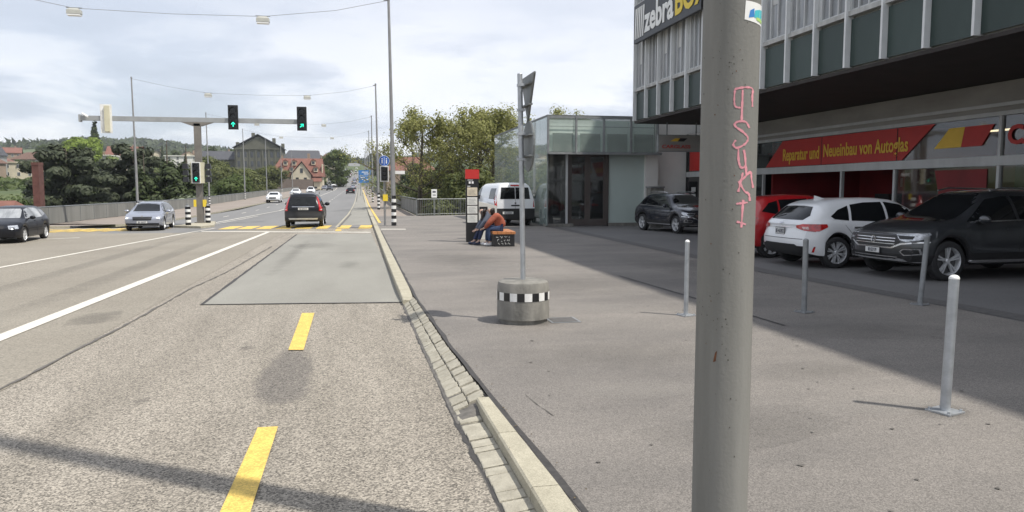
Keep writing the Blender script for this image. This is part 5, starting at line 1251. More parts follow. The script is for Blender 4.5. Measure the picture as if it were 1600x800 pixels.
c.patch([(-.78, .40), (.78, .40), (.74, .28), (-.74, .28)], 0, 'lower_intake', 'black', .01); c.patch([(-.80, .30), (.80, .30), (.80, .285), (-.80, .285)], 0, 'chrome_strip', 'chrome', .016)
full_plate(c, 0, .46, 'BE·184327', .5, .11); mb = MB(); mb.box((2.33, 0, .75), (.02, .08, .07)); mb.part('round_emblem', 'chrome', c.t)
c.mirrors(.80, .98, 'psilver'); c.handles((.0, -.95), .84, 'psilver'); c.seam([(-.15, .3), (-.15, .95)]); c.seam([(1.05, .5), (1.0, .9)])
c.patch([(-.55, 1.02), (.55, 1.02), (.48, 1.35), (-.48, 1.35)], 180, 'rear_window', 'carglass')
for sg in (1, -1):
    mb = MB(); mb.tube([(.2, sg * .58, 1.43), (.0, sg * .60, 1.49), (-1.5, sg * .59, 1.46), (-1.8, sg * .57, 1.40)], .018, 6); mb.part('roof_rail', 'chrome', c.t, True)

# black hatchback far left
P = dict(L=4.15, W=1.74, wr=.31, fx=1.24, rx=-1.28, sill=.20, paint='pblack', clad=0, cladend=0, tum=.40, bf=.17, br=.1, spokes=7, sw=.13,
    top=[(-2.07, .95), (-2.0, 1.08), (-1.78, 1.36), (-1.55, 1.41), (-.6, 1.445), (.0, 1.42), (.3, 1.35), (.85, 1.0), (1.0, .95), (1.6, .86), (1.95, .76), (2.07, .66)],
    belt=[(-2.07, .88), (-1.4, .94), (.6, .90), (1.1, .86), (1.7, .78), (2.07, .6)],
    nose=[(.2, .06), (.4, .0), (.6, 0), (.9, .16)], tail=[(.2, .06), (.45, 0), (.8, .03), (1.3, .2)])
c = Car('hatchback', 'black hatchback at the left edge of the picture coming towards us', 'car', (-13.75, 33.4, -.415), R(-86), P, scale=.98)
c.patch([(-.60, .97), (.60, .97), (.50, 1.33), (-.50, 1.33)], 0, 'windshield', 'window'); c.side([(.82, .95), (.30, 1.30), (-.12, 1.365), (-.14, .95)], 'side_window', 'window'); c.side([(-.2, .95), (-.2, 1.365), (-.92, 1.34), (-1.0, .97)], 'side_window', 'window'); c.side([(-1.06, .98), (-1.0, 1.32), (-1.35, 1.26), (-1.55, 1.08)], 'side_window', 'window')
c.patch([(-.40, .70), (.40, .70), (.38, .58), (-.38, .58)], 0, 'grille', 'trim', .01)
for sg in (1, -1): c.patch([(sg * a, b) for a, b in [(.46, .70), (.80, .72), (.82, .58), (.48, .56)]], 24 * sg, 'headlight', 'headl', .012, grid=.06)
full_plate(c, 0, .42, 'BE·70452', .5, .11); c.mirrors(.62, .98, 'pblack'); c.handles((-.02, -.88), .84, 'pblack'); c.seam([(-.17, .28), (-.17, .92)]); c.seam([(.9, .5), (.86, .88)])
c.side([(-1.35, .56), (1.35, .56), (1.35, .53), (-1.35, .53)], 'rub_strip', 'trim', .008)
c.patch([(-.5, 1.0), (.5, 1.0), (.44, 1.32), (-.44, 1.32)], 180, 'rear_window', 'carglass')

# white van behind the persons
P = dict(L=5.0, W=1.95, wr=.33, fx=1.60, rx=-1.50, sill=.26, paint='pwhite', clad=1, cladend=3, tum=.16, bf=.2, br=.07, spokes=8, rimm='galvd', tr=.04,
    top=[(-2.5, 1.70), (-2.47, 1.88), (-2.38, 1.95), (-1.5, 1.97), (.6, 1.95), (1.0, 1.86), (1.75, 1.25), (2.0, 1.12), (2.4, 1.0), (2.5, .8)],
    belt=[(-2.5, 1.18), (.8, 1.15), (1.6, 1.1), (2.1, .98), (2.5, .72)],
    nose=[(.2, .1), (.4, .0), (.8, 0), (1.1, .2)], tail=[(.2, .0), (.45, -.02), (.55, .03), (1.1, .03), (1.9, .10)])
c = Car('van', 'white panel van with black rear window parked behind the red topped bus stop pillar', 'van', (6.65, 35.4, 0), R(95), P)
c.patch([(-.70, 1.22), (-.02, 1.22), (-.02, 1.74), (-.64, 1.74)], 180, 'rear_window', 'carglass', .01); c.patch([(.02, 1.22), (.70, 1.22), (.64, 1.74), (.02, 1.74)], 180, 'rear_window', 'carglass', .01)
for sg in (1, -1): c.patch([(sg * a, b) for a, b in [(.83, .85), (.95, .85), (.95, 1.40), (.86, 1.42)]], 180 + 8 * sg, 'tail_light', 'taill', .012, grid=.06)
c.patch([(-.2, 1.86), (.2, 1.86), (.2, 1.80), (-.2, 1.80)], 180, 'brake_light', 'taill', .02)
full_plate(c, 180, .60, 'BE·618204', .5, .11, .35); c.patch([(-.2, .96), (.25, .96), (.25, .90), (-.2, .90)], 180, 'door_grip', 'trim', .012); c.patch([(-.04, 1.08), (.04, 1.08), (.04, 1.0), (-.04, 1.0)], 180, 'emblem', 'chrome', .012)
c.patch([(-.005, .5), (.005, .5), (.005, 1.8), (-.005, 1.8)], 180, 'door_gap', 'trim', .006)
c.patch([(-.66, 1.2), (.66, 1.2), (.55, 1.75), (-.55, 1.75)], 0, 'windshield', 'carglass'); c.side([(1.5, 1.2), (1.0, 1.7), (.5, 1.75), (.48, 1.2)], 'side_window', 'carglass'); c.side([(-1.2, 1.22), (-1.2, 1.7), (-2.1, 1.7), (-2.2, 1.22)], 'side_window', 'carglass')
c.mirrors(1.2, 1.3, 'trim', (.14, .26, .28))

# far cars: simple but complete
def far_proto(name, label, paint, kind, loc, rz, group):
    if kind == 'suv': top = [(-2.1, 1.2), (-2.0, 1.55), (-1.8, 1.62), (.1, 1.62), (.9, 1.12), (1.9, .98), (2.1, .8)]
    elif kind == 'van': top = [(-2.2, 1.9), (-2.1, 1.98), (.9, 1.95), (1.5, 1.3), (2.1, 1.0), (2.2, .9)]
    else: top = [(-2.1, 1.0), (-1.9, 1.2), (-1.5, 1.38), (-.2, 1.42), (.9, .98), (1.9, .84), (2.1, .7)]
    P = dict(L=4.3, W=1.8, wr=.32, fx=1.3, rx=-1.3, sill=.25, paint=paint, clad=1, cladend=2, tum=.36, top=top, belt=[(-2.1, .95), (.8, .95), (2.1, .7)], nose=[(.2, .05), (1, .1)], tail=[(.2, .05), (.8, 0), (1.4, .12)])
    c = Car(name, label, 'car' if kind != 'van' else 'van', loc, rz, P, group); zt = 1.32 if kind == 'car' else (1.52 if kind == 'suv' else 1.8)
    c.patch([(-.6, 1.02), (.6, 1.02), (.5, zt), (-.5, zt)], 0, 'windshield', 'carglass'); c.patch([(-.6, 1.05), (.6, 1.05), (.5, zt - .02), (-.5, zt - .02)], 180, 'rear_window', 'carglass')
    c.side([(.8, 1.0), (.2, zt), (-1.3, zt), (-1.5, 1.02)], 'side_window', 'carglass')
    for sg in (1, -1):
        c.patch([(sg * a, b) for a, b in [(.55, .72), (.84, .74), (.84, .6), (.58, .6)]], 8 * sg, 'headlight', 'headl', .012); c.patch([(sg * a, b) for a, b in [(.6, .95), (.86, .95), (.86, .78), (.6, .78)]], 180 + 8 * sg, 'tail_light', 'taill', .012)
    c.patch([(-.45, .72), (.45, .72), (.45, .5), (-.45, .5)], 0, 'grille', 'black', .01); c.patch([(-.26, .66), (.26, .66), (.26, .56), (-.26, .56)], 180, 'licence_plate', 'plate', .015)
    return c.t
gf = 'cars farther along the bridge'
def rzf(x, y, o=0): return -.38 + elev(y) + o
w1 = far_proto('hatchback', 'white car on the bridge just left of the black suv', 'pwhite', 'car', (-11.3, 105, rzf(0, 105)), R(-90), gf)
w2 = far_proto('suv', 'white suv with dark grille coming towards us on the bridge', 'pwhite', 'suv', (-10.2, 165, rzf(0, 165)), R(-90), gf)
d1 = far_proto('hatchback', 'dark car driving away in the right lane far along the bridge', 'pblack', 'car', (-1.9, 160, rzf(0, 160, .05)), R(90), gf)
v1 = far_proto('van', 'white van far up the street coming down the hill', 'pwhite', 'van', (-7.6, 300, rzf(0, 300)), R(-90), 'traffic on the far street')
s1 = far_proto('hatchback', 'silver car far up the street', 'psilver', 'car', (-10.5, 235, rzf(0, 235)), R(-90), 'traffic on the far street')
rr = random.Random(4)
for k in range(24):
    y = 225 + k * 19 + rr.uniform(-4, 4); src = [d1, s1, w1, w2, v1, d1, s1][rr.randrange(7)]
    x = rr.choice([-2.0, -5.0, -8.5]); rz = R(90) if x > -6 else R(-90)
    kind = {'hatchback': 'car', 'suv': 'suv', 'van': 'van'}[src.name.split('.')[0]]
    lab = {d1: 'small dark car in the distant traffic going up the street', s1: 'small silver car in the distant traffic on the street', w1: 'small white car in the distant traffic on the street', w2: 'small white suv in the distant traffic on the street', v1: 'small white van in the distant traffic on the street'}[src]
    copything(src, (x, y, (rzf(0, y) if y < 262 else -.3 + elev(y))), rz, label=lab, group={d1: 'distant dark cars', s1: 'distant silver cars', w1: 'distant white cars', w2: 'distant white suvs', v1: 'distant white vans'}[src])
v1b = copything(w1, (-11.5, 143, rzf(0, 143)), R(-90), label='white car following behind the other white car on the bridge', group=gf)
# ------------------------------------------------------------------ bus stop, bench, people
t = thing('bus_stop_pillar', 'slim black bus stop pillar with red cap and four pale timetables', 'bus stop', (3.45, 23.2, 0), R(-4))
mb = MB(); mb.bb(-.20, .20, -.07, .07, 0, 1.98); mb.part('pillar', 'black', t)
mb = MB(); mb.bb(-.215, .215, -.085, .085, 1.98, 2.27); mb.part('red_cap', 'red', t)
mb = MB()
for x in (-.11, -.02): mb.bb(x, x + .06, -.076, -.07, 1.83, 1.90)
mb.bb(-.15, -.06, -.076, -.07, 1.74, 1.76); mb.bb(-.15, .02, -.076, -.07, 1.935, 1.95); mb.part('lettering', 'white', t)
for i, z in enumerate((1.45, 1.17, .90, .62)):
    mb = MB(); mb.bb(-.16, .155, -.078, -.07, z, z + (.24 if i else .26), 0)
    for j in range(5): mb.bb(-.12, .11 - .03 * (j % 3), -.081, -.078, z + .04 + .035 * j, z + .046 + .035 * j, 1)
    mb.part('timetable', ['paper2' if i == 0 else 'paper', 'ink' if i == 2 else 'galvd'], t)
b = thing('bench', 'black block bench with reddish wooden seat and chalk scribbles beside the bus stop pillar', 'bench', (4.12, 21.9, 0), R(-3))
mb = MB(); mb.bb(-.30, .30, -.75, .75, 0.0, .36); mb.part('block', 'black', b)
mb = MB()
for i in range(5): mb.bb(-.33 + i * .134, -.33 + i * .134 + .12, -.78, .78, .36, .43)
mb.part('seat', 'benchwood', b)
mb = MB(); rr = random.Random(9)
def scrib(pts, w=.006): mb.tube([(x, -.753, z) for x, z in pts], w, 4)
for row, z in enumerate((.27, .18, .09)):
    x = -.24 + .03 * row
    while x < .2:
        n_ = rr.randrange(3, 6); scrib([(x + .02 * j + rr.uniform(-.01, .01), z + rr.uniform(-.03, .035)) for j in range(n_)], .0045); x += .02 * n_ + .03
mb.part('chalk_scribbles', 'white', b)
t = thing('ticket_machine', 'low pale grey ticket machine with slanted top behind the seated persons', 'ticket machine', (4.15, 24.6, 0), R(-8))
mb = MB(); mb.add([(-.33, -.15, 0), (.33, -.15, 0), (.33, .15, 0), (-.33, .15, 0), (-.33, -.15, 1.27), (.33, -.15, 1.10), (.33, .15, 1.10), (-.33, .15, 1.27)], [(0, 3, 2, 1), (4, 5, 6, 7), (0, 1, 5, 4), (1, 2, 6, 5), (2, 3, 7, 6), (3, 0, 4, 7)]); mb.part('housing', 'whitew', t)
mb = MB(); mb.bb(-.25, .02, -.16, -.15, .95, 1.08, 0); mb.bb(.12, .26, -.16, -.15, .9, 1.02, 0); mb.part('screen', 'trim', t)

def skinmesh(verts, edges, radii, name, m, parent, sub=2, xf=None):
    me = bpy.data.meshes.new(name); me.from_pydata([xf(v) if xf else v for v in verts], edges, [])
    o = bpy.data.objects.new(name, me); COL.objects.link(o)
    sk = o.modifiers.new('s', 'SKIN'); sk.use_smooth_shade = True
    for i, r_ in enumerate(radii):
        d = me.skin_vertices[0].data[i]; d.radius = r_ if isinstance(r_, tuple) else (r_, r_); d.use_root = (i == 0)
    sb = o.modifiers.new('b', 'SUBSURF'); sb.levels = sub; sb.render_levels = sub
    dg = bpy.context.evaluated_depsgraph_get(); dg.update(); m2 = bpy.data.meshes.new_from_object(o.evaluated_get(dg)); bpy.data.objects.remove(o)
    m2.materials.clear(); m2.materials.append(MT[m]); m2.polygons.foreach_set('use_smooth', [True] * len(m2.polygons))
    o = bpy.data.objects.new(name, m2); COL.objects.link(o); o.parent = parent; return o
def person(label, loc, rz, top, trousers, shoes, lean, head, arms, legs, hairlen):
    """local frame: sits at the origin facing +x, z up from the ground, seat .44"""
    t = thing('person', label, 'person', loc, rz)
    hip = (0, 0, .52); waist = (lean * .3, 0, .70); chest = (lean * .75, 0, .83); neck = (lean * 1.15, 0, .95)
    V_, E_, Rr = [hip, waist, chest, neck, (head[0] - .02, head[1], head[2] - .10)], [(0, 1), (1, 2), (2, 3), (3, 4)], [.12, .11, (.10, .12), .05, .05]
    # head
    V_ += [head, (head[0] + .005, head[1], head[2] + .07)]; E_ += [(4, 5), (5, 6)]; Rr += [.088, .075]
    for sg, arm, leg in ((1, arms[0], legs[0]), (-1, arms[1], legs[1])):
        n0 = len(V_); V_ += [(chest[0] + .02, sg * .17, chest[2] + .04), arm[0], arm[1], arm[2]]; E_ += [(2, n0), (n0, n0 + 1), (n0 + 1, n0 + 2), (n0 + 2, n0 + 3)]; Rr += [.055, .04, .027, (.036, .022)]
        n1 = len(V_); V_ += [(.03, sg * .10, .50), leg[0], leg[1], (leg[1][0] + .14, leg[1][1], .035)]; E_ += [(0, n1), (n1, n1 + 1), (n1 + 1, n1 + 2), (n1 + 2, n1 + 3)]; Rr += [.085, .06, .04, .035]
    body = skinmesh(V_, E_, Rr, 'body', 'skin', t)
    # nose, eyes, mouth, ears, fingers merged into the body mesh
    mb = MB(); hx, hy, hz = head; fy = .35 if hairlen > .2 else .0
    mb.T = Matrix.Translation(head) @ Matrix.Rotation(-.9 if hairlen > .2 else -.2, 4, 'Z')
    mb.sphere((.088, 0, -.005), (.018, .012, .022), 8, 0); 
    for sg in (1, -1): mb.sphere((.075, sg * .03, .022), (.012, .011, .008), 8, 1); mb.sphere((.0, sg * .085, .0), (.02, .012, .03), 8, 0)
    mb.sphere((.078, 0, -.045), (.01, .022, .007), 8, 2); mb.T = None
    for arm in arms:
        d = (Vector(arm[2]) - Vector(arm[1])).normalized(); s0 = Vector(arm[2]); side = d.cross(Vector((0, 0, 1))).normalized()
        for k, ln in enumerate((.055, .068, .072, .066)):
            p = s0 + side * (-.027 + .018 * k) + d * .02; mb.tube([p, p + d * ln * .6 + Vector((0, 0, -.01)), p + d * ln + Vector((0, 0, -.03))], [.009, .008, .006], 6, 0)
        p = s0 + side * -.03; mb.tube([p, p + side * -.025 + d * .03, p + side * -.02 + d * .055], [.010, .009, .007], 6, 0)
    fme = mb.mesh('f', ['skin', 'black', 'red'], True)
    bm = bmesh.new(); bm.from_mesh(body.data); bm.from_mesh(fme); bm.to_mesh(body.data); bm.free(); body.data.materials.append(MT['black']); body.data.materials.append(MT['redd'])
    # clothes
    V_, E_, Rr = [(-.01, 0, .50), waist, chest, (neck[0] - .03, 0, neck[2] - .0)], [(0, 1), (1, 2), (2, 3)], [(.17, .18), (.175, .18), (.165, .19), .115]
    for sg, arm in ((1, arms[0]), (-1, arms[1])):
        n0 = len(V_); w_ = tuple(arm[1][i] * .85 + arm[2][i] * .15 for i in range(3)) if 0 else arm[1]
        V_ += [(chest[0] + .02, sg * .175, chest[2] + .04), arm[0], w_]; E_ += [(2, n0), (n0, n0 + 1), (n0 + 1, n0 + 2)]; Rr += [.105, .082, .052]
    skinmesh(V_, E_, Rr, 'top', top, t)
    V_, E_, Rr = [(-.02, 0, .50)], [], [(.15, .15)]
    for sg, leg in ((1, legs[0]), (-1, legs[1])):
        n0 = len(V_); V_ += [(.06, sg * .10, .50), leg[0], (leg[1][0], leg[1][1], leg[1][2] + .03)]; E_ += [(0, n0), (n0, n0 + 1), (n0 + 1, n0 + 2)]; Rr += [.105, .078, .055]
    skinmesh(V_, E_, Rr, 'trousers', trousers, t)
    for leg in legs:
        mb = MB(); x, y, z = leg[1]; mb.sphere((x + .06, y, .045), (.135, .05, .045), 12); mb.sphere((x, y, .08), (.05, .045, .05), 10); mb.part('shoe', shoes, t, True)
    # hair
    V_ = [(head[0] - .02, head[1], head[2] + .065), (head[0] - .05, head[1], head[2] + .01)]; E_ = [(0, 1)]; Rr = [.098, .108]
    if hairlen:
        V_ += [(head[0] - .08, head[1] * .9, head[2] - .10), (head[0] - .10, head[1] * .9, head[2] - hairlen)]; E_ += [(1, 2), (2, 3)]; Rr += [.075, .045]
    h_ = skinmesh(V_, E_, Rr, 'hair', 'hair', t)
    if hairlen > .2: skinmesh([(head[0] + .02, head[1] + .09, head[2] + .03), (head[0] + .02, head[1] + .11, head[2] - .12), (head[0] + .04, head[1] + .10, head[2] - .28)], [(0, 1), (1, 2)], [.04, .04, .02], 'hair', 'hair', t)
    return t
person('person in rust coloured hoodie and jeans hunched forward on the bench', (4.08, 21.55, 0), R(170), 'hoodie', 'jeans', 'shoe', .22, (.34, .02, 1.03),
       [((.38, .20, .66), (.50, .10, .52), (.56, .06, .50)), ((.38, -.20, .66), (.50, -.10, .52), (.56, -.04, .50))], [((.40, .12, .50), (.34, .13, .09)), ((.42, -.13, .50), (.44, -.14, .09))], .14)
person('person with long black hair in dark blue leaning down beside the one in rust', (4.02, 22.1, 0), R(185), 'topgrey', 'tights', 'shoed', .34, (.47, .08, 1.0),
       [((.46, .20, .62), (.58, .10, .46), (.64, .08, .44)), ((.46, -.18, .62), (.60, -.10, .46), (.66, -.06, .44))], [((.46, .12, .50), (.58, .12, .10)), ((.46, -.12, .50), (.66, -.13, .10))], .26)
# ------------------------------------------------------------------ vegetation
MT['leaf_spring'] = leafmat('leaves_spring', (.12, .14, .036), (.26, .26, .09)); MT['leaf_olive'] = leafmat('leaves_olive', (.040, .058, .017), (.125, .14, .045))
MT['leaf_dark'] = leafmat('leaves_dark', (.022, .035, .014), (.06, .08, .03), .25); MT['leaf_green'] = leafmat('leaves_green', (.040, .065, .018), (.09, .12, .035))
MT['leaf_bright'] = leafmat('leaves_bright', (.11, .17, .02), (.20, .27, .04)); MT['leaf_grey'] = leafmat('leaves_greygreen', (.12, .16, .09), (.30, .34, .24))
MT['leaf_cedar'] = leafmat('leaves_cedar', (.022, .030, .016), (.062, .074, .042), .2)
def leafmesh(name, P3, N3, size, m, asp=1.5, rs=0):
    g = np.random.default_rng(rs); n = len(P3); s_ = size * g.uniform(.6, 1.3, n)[:, None]
    N3 = N3 + g.normal(0, .7, (n, 3)); N3 /= np.linalg.norm(N3, axis=1)[:, None] + 1e-9
    r = g.normal(0, 1, (n, 3)); U = np.cross(N3, r); U /= np.linalg.norm(U, axis=1)[:, None] + 1e-9; W_ = np.cross(N3, U)
    v = np.stack([P3 - U * s_ * .5 * asp, P3 - W_ * s_ * .36, P3 + U * s_ * .5 * asp, P3 + W_ * s_ * .36], 1).reshape(-1, 3)
    me = bpy.data.meshes.new(name); me.vertices.add(4 * n); me.vertices.foreach_set('co', v.astype(np.float32).ravel())
    me.loops.add(4 * n); me.loops.foreach_set('vertex_index', np.arange(4 * n, dtype=np.int32)); me.polygons.add(n)
    me.polygons.foreach_set('loop_start', np.arange(0, 4 * n, 4, dtype=np.int32)); me.polygons.foreach_set('loop_total', np.full(n, 4, np.int32))
    me.materials.append(MT[m]); me.update(calc_edges=True); me.validate(); return me
def clumps_points(clumps, n, rs, shell=.5):
    g = np.random.default_rng(rs); vol = np.array([c[3] * c[4] * c[5] for c in clumps]) ** .8; pr_ = vol / vol.sum(); idx = g.choice(len(clumps), n, p=pr_)
    C_ = np.array(clumps)[idx]; d = g.normal(0, 1, (n, 3)); d /= np.linalg.norm(d, axis=1)[:, None]; r = g.uniform(0, 1, n)[:, None] ** shell
    return C_[:, :3] + d * r * C_[:, 3:6], d * .8 + np.array([0, 0, .5])
def tree(name, label, loc, H, spread, style, leaves, lsize, m, seed, group=None, trunk_r=None, crown0=.3):
    rr = random.Random(seed); t = thing(name, label, 'tree', loc, rr.uniform(0, 6), group)
    mb = MB(); clumps = []; tr = trunk_r or H * .018; tips = []
    if style in ('broad', 'sparse'):
        top = Vector((rr.uniform(-.05, .05) * H, rr.uniform(-.05, .05) * H, H * .86)); mid = Vector((rr.uniform(-.03, .03) * H, rr.uniform(-.03, .03) * H, H * .45))
        mb.tube([(0, 0, -.5), mid * .5, mid, (mid + top) / 2, top], [tr, tr * .85, tr * .65, tr * .4, tr * .12], 8); tips.append(top)
        nb = 16 if style == 'broad' else 22
        for k in range(nb):
            q = crown0 + (1 - crown0) * (k + .5) / nb; a = k * 2.4 + rr.uniform(-.4, .4); base = mid * (q / .45) * .86 if q < .5 else mid + (top - mid) * ((q - .45) / .55) * .9
            prof = math.sin(min(.90, (q - crown0) / (1 - crown0) * .8 + .24) * math.pi) ** .7; ln = spread * prof * rr.uniform(.7, 1.1)
            d = Vector((math.cos(a), math.sin(a), .35 + .9 * (q - crown0))).normalized(); e = base + d * ln; m1 = base + d * ln * .5 + Vector((0, 0, -.04 * ln))
            mb.tube([base, m1, e], [tr * .35 * (1.2 - q), tr * .22 * (1.2 - q), tr * .05], 5)
            for j in range(5 if style == 'sparse' else 3):
                s0 = base + d * ln * rr.uniform(.35, .95); dd = (d + Vector((rr.uniform(-.9, .9), rr.uniform(-.9, .9), rr.uniform(-.1, .9)))).normalized(); e2 = s0 + dd * ln * rr.uniform(.25, .5)
                mb.tube([s0, e2], [tr * .12, tr * .03], 4); tips.append(e2)
                if style == 'sparse':
                    for _ in range(2):
                        d3 = (dd + Vector((rr.uniform(-.8, .8), rr.uniform(-.8, .8), rr.uniform(0, .9)))).normalized(); e3 = e2 - dd * rr.uniform(0, .5) + d3 * ln * .22; mb.tube([e2 - dd * .2, e3], [tr * .05, tr * .02], 3); tips.append(e3)
            tips.append(e)
        cr = spread * (.34 if style == 'broad' else .20)
        for p in tips: q = rr.uniform(.7, 1.25) * cr; clumps.append((p.x, p.y, p.z, q, q, q * .75))
        if style == 'broad':
            for k in range(8): a = rr.uniform(0, 6.28); z = H * rr.uniform(crown0 + .05, .8); clumps.append((spread * .4 * math.cos(a), spread * .4 * math.sin(a), z, spread * .4, spread * .4, spread * .35))
    elif style == 'cedar':
        mb.tube([(0, 0, -.5), (0, 0, H * .5), (.1, 0, H)], [tr, tr * .6, tr * .1], 8)
        for k in range(44):
            q = .10 + .9 * k / 44; a = k * 2.4; ln = spread * (1.04 - q) ** .38 * rr.uniform(.75, 1.1); z = H * q; e = Vector((math.cos(a) * ln, math.sin(a) * ln, z + .03 * ln)); mb.tube([(0, 0, z), e], [tr * .3, tr * .06], 5)
            for j in (.35, .6, .85, 1.): clumps.append((e.x * j, e.y * j, z + .02 * ln, ln * .30, ln * .30, H * .04))
    elif style in ('poplar', 'conifer'):
        mb.tube([(0, 0, -.5), (0, 0, H * .95)], [tr, tr * .1], 7)
        n_ = 26
        for k in range(n_):
            q = .06 + .93 * k / n_; w_ = spread * (math.sin(min(1, q * 1.05 + .12) * math.pi) ** .45 if style == 'poplar' else (1.02 - q) ** .8)
            for j in range(3): a = rr.uniform(0, 6.28); w2 = w_ * rr.uniform(.45, .75); clumps.append((w_ * .45 * math.cos(a), w_ * .45 * math.sin(a), H * q, w2, w2, H * .05))
            if k % 2: a = k * 2.4; mb.tube([(0, 0, H * q), (w_ * .8 * math.cos(a), w_ * .8 * math.sin(a), H * q + w_ * .5)], [tr * .25, tr * .05], 4)
    elif style == 'bush':
        for k in range(7): a = k * .9; mb.tube([(0, 0, -.2), (spread * .5 * math.cos(a), spread * .5 * math.sin(a), H * .7)], [tr, tr * .2], 5)
        for k in range(16): a = rr.uniform(0, 6.28); q = rr.uniform(.1, .8); z = rr.uniform(.2, .85); f = math.sin(z * math.pi) ** .5; clumps.append((spread * q * f * math.cos(a), spread * q * f * math.sin(a), H * z, spread * .36, spread * .36, H * .18))
    P3, N3 = clumps_points(clumps, leaves, seed, .5 if style != 'sparse' else .7)
    mb.part('trunk', 'bark', t, True)
    o = bpy.data.objects.new('crown', leafmesh('crown', P3, N3, lsize, m, 1.5, seed)); COL.objects.link(o); o.parent = t
    return t
gR = 'spring trees beyond the plaza railing'
# right-hand trees: tall thin-leaved plane-like trees, dense lower growth
sp1 = tree('tall_tree', 'tall thin leaved spring tree just right of the nearest striped mast', (5.2, 66, -12.5), 23.4, 4.8, 'sparse', 9500, .16, 'leaf_spring', 3, gR, crown0=.52)
sp2 = tree('tall_tree', 'tall thin leaved spring tree above the red bus stop cap', (9.4, 64, -12.5), 23.6, 5.6, 'sparse', 11000, .16, 'leaf_spring', 8, gR, crown0=.52)
copything(sp1, (11.8, 66, -12.5), 2.2, 1.0, 'tall thin leaved spring tree left of the edge on sign post', gR)
copything(sp2, (14.0, 72, -12.5), 4.1, 1.02, 'tall thin leaved spring tree rising behind the corner of the glass pavilion', gR)
copything(sp1, (19.6, 72, -12), 1.1, 1.02, 'thin treetop showing over the flat pavilion roof', gR)
dn1 = tree('broadleaf_tree', 'dense olive green tree low behind the railing near the bridge', (8.2, 59, -12), 16.8, 3.6, 'broad', 26000, .22, 'leaf_olive', 21, 'dense trees behind the railing', crown0=.2)
copything(dn1, (11.2, 57, -12), 1.7, .98, 'dense olive green tree behind the middle of the plaza railing', 'dense trees behind the railing')
copything(dn1, (14.4, 60, -12), 3.1, 1.03, 'dense olive green tree behind the bus stop pillar and white van', 'dense trees behind the railing')
copything(dn1, (9.0, 72, -13), 4.4, 1.08, 'dense olive green tree farther back between the tall ones', 'dense trees behind the railing')
copything(dn1, (18.5, 63, -12), 5.0, 1.0, 'dense olive green tree behind the glass pavilion', 'dense trees behind the railing')
copything(dn1, (8.4, 88, -13), 5.6, 1.1, 'dense olive green tree beside the bridge past the railing corner', 'dense trees behind the railing')
copything(dn1, (8.6, 108, -13), .6, 1.1, 'dense olive green tree farther along the right side of the bridge', 'dense trees behind the railing')
# left bank
gL = 'trees on the left river bank'
tree('cedar_tree', 'big dark cedar behind the left parapet beside the brick chimney', (-33.5, 96, -13), 19.6, 7.5, 'cedar', 42000, .38, 'leaf_cedar', 31, gL)
tree('cedar_tree', 'dark cedar with flat branches to the right of the big one', (-28.4, 104, -13), 20.2, 6.5, 'cedar', 36000, .38, 'leaf_cedar', 32, gL)
pop = tree('poplar_tree', 'dark green columnar tree behind the slim mast', (-25.6, 98, -13), 20.0, 2.5, 'poplar', 15000, .30, 'leaf_dark', 33, gL)
for x, y, s_, lab in ((-23.4, 100, 1.08, 'tallest dark green columnar tree right of the slim mast'), (-21.6, 102, 1.06, 'dark green columnar tree in the middle of the row'), (-20.0, 101, .98, 'dark green columnar tree at the right end of the row'), (-27.6, 110, .95, 'dark green columnar tree at the left end of the row')): copything(pop, (x, y, -13), x, (s_ * 1.25, s_ * 1.25, s_), lab, gL)
wl = tree('broadleaf_tree', 'green tree on the slope left of the gantry post', (-21.2, 128, -13), 17.6, 5.5, 'broad', 14000, .36, 'leaf_green', 41, gL, crown0=.15)
for x, y, z, s_, lab in ((-52, 88, -12, .90, 'leafy green tree above the small red roof at the far left'), (-45, 92, -12, .88, 'leafy green tree left of the brick chimney'), (-38, 86, -12, .80, 'leafy green tree just right of the brick chimney'), (-58, 100, -12, .92, 'leafy green tree at the left picture edge')): copything(wl, (x, y, z), x, s_, lab, gL)
wo = tree('broadleaf_tree', 'olive green tree in front of the left wing of the big sandstone building', (-40, 215, -9), 20.5, 7.0, 'broad', 15000, .5, 'leaf_olive', 43, 'trees before the sandstone building', crown0=.15)
for x, y, z, s_, lab in ((-33.5, 200, -12, 1.02, 'olive green tree in front of the middle of the sandstone building'), (-28, 196, -12, .97, 'olive green tree in front of the right wing of the sandstone building'), (-46, 190, -12, .95, 'olive green tree behind the gantry post'), (-24.5, 215, -9, .88, 'olive green tree left of the red roofed house'), (-52, 180, -12, .93, 'olive green tree left of the gantry post')): copything(wo, (x, y, z), x, s_, lab, 'trees before the sandstone building')
tree('flowering_bush', 'pale grey green flowering bush behind the parapet', (-21.6, 98, -13), 14.6, 4.0, 'broad', 15000, .24, 'leaf_grey', 51, crown0=.1)
tree('spring_tree', 'bright yellow green tree on the skyline above the cedar', (-99, 300, 0), 20.5, 8, 'broad', 9000, 1.0, 'leaf_bright', 52, crown0=.2)
fb = tree('broadleaf_tree', 'round dark tree beside the red roofed house at the street', (-8.0, 262, .5), 15, 5.5, 'broad', 7000, .6, 'leaf_green', 61, 'trees along the far street', crown0=.1)
fd = tree('broadleaf_tree', 'dark tree on the right side where the street climbs', (11.5, 150, -12), 21, 4.5, 'broad', 9000, .45, 'leaf_dark', 62, 'dark trees right of the far street', crown0=.1)
gg = 'trees along the far street'
LB = 'distant green street tree on the left of the climbing street'; RB = 'distant dark street tree on the right of the climbing street'
for k in range(11): y = 300 + k * 62; copything(fb, (-15.5 - k * .6, y, terr(-16, y) - 1), k * 1.3, .8 + .05 * (k % 3), LB, 'trees left of the far street')
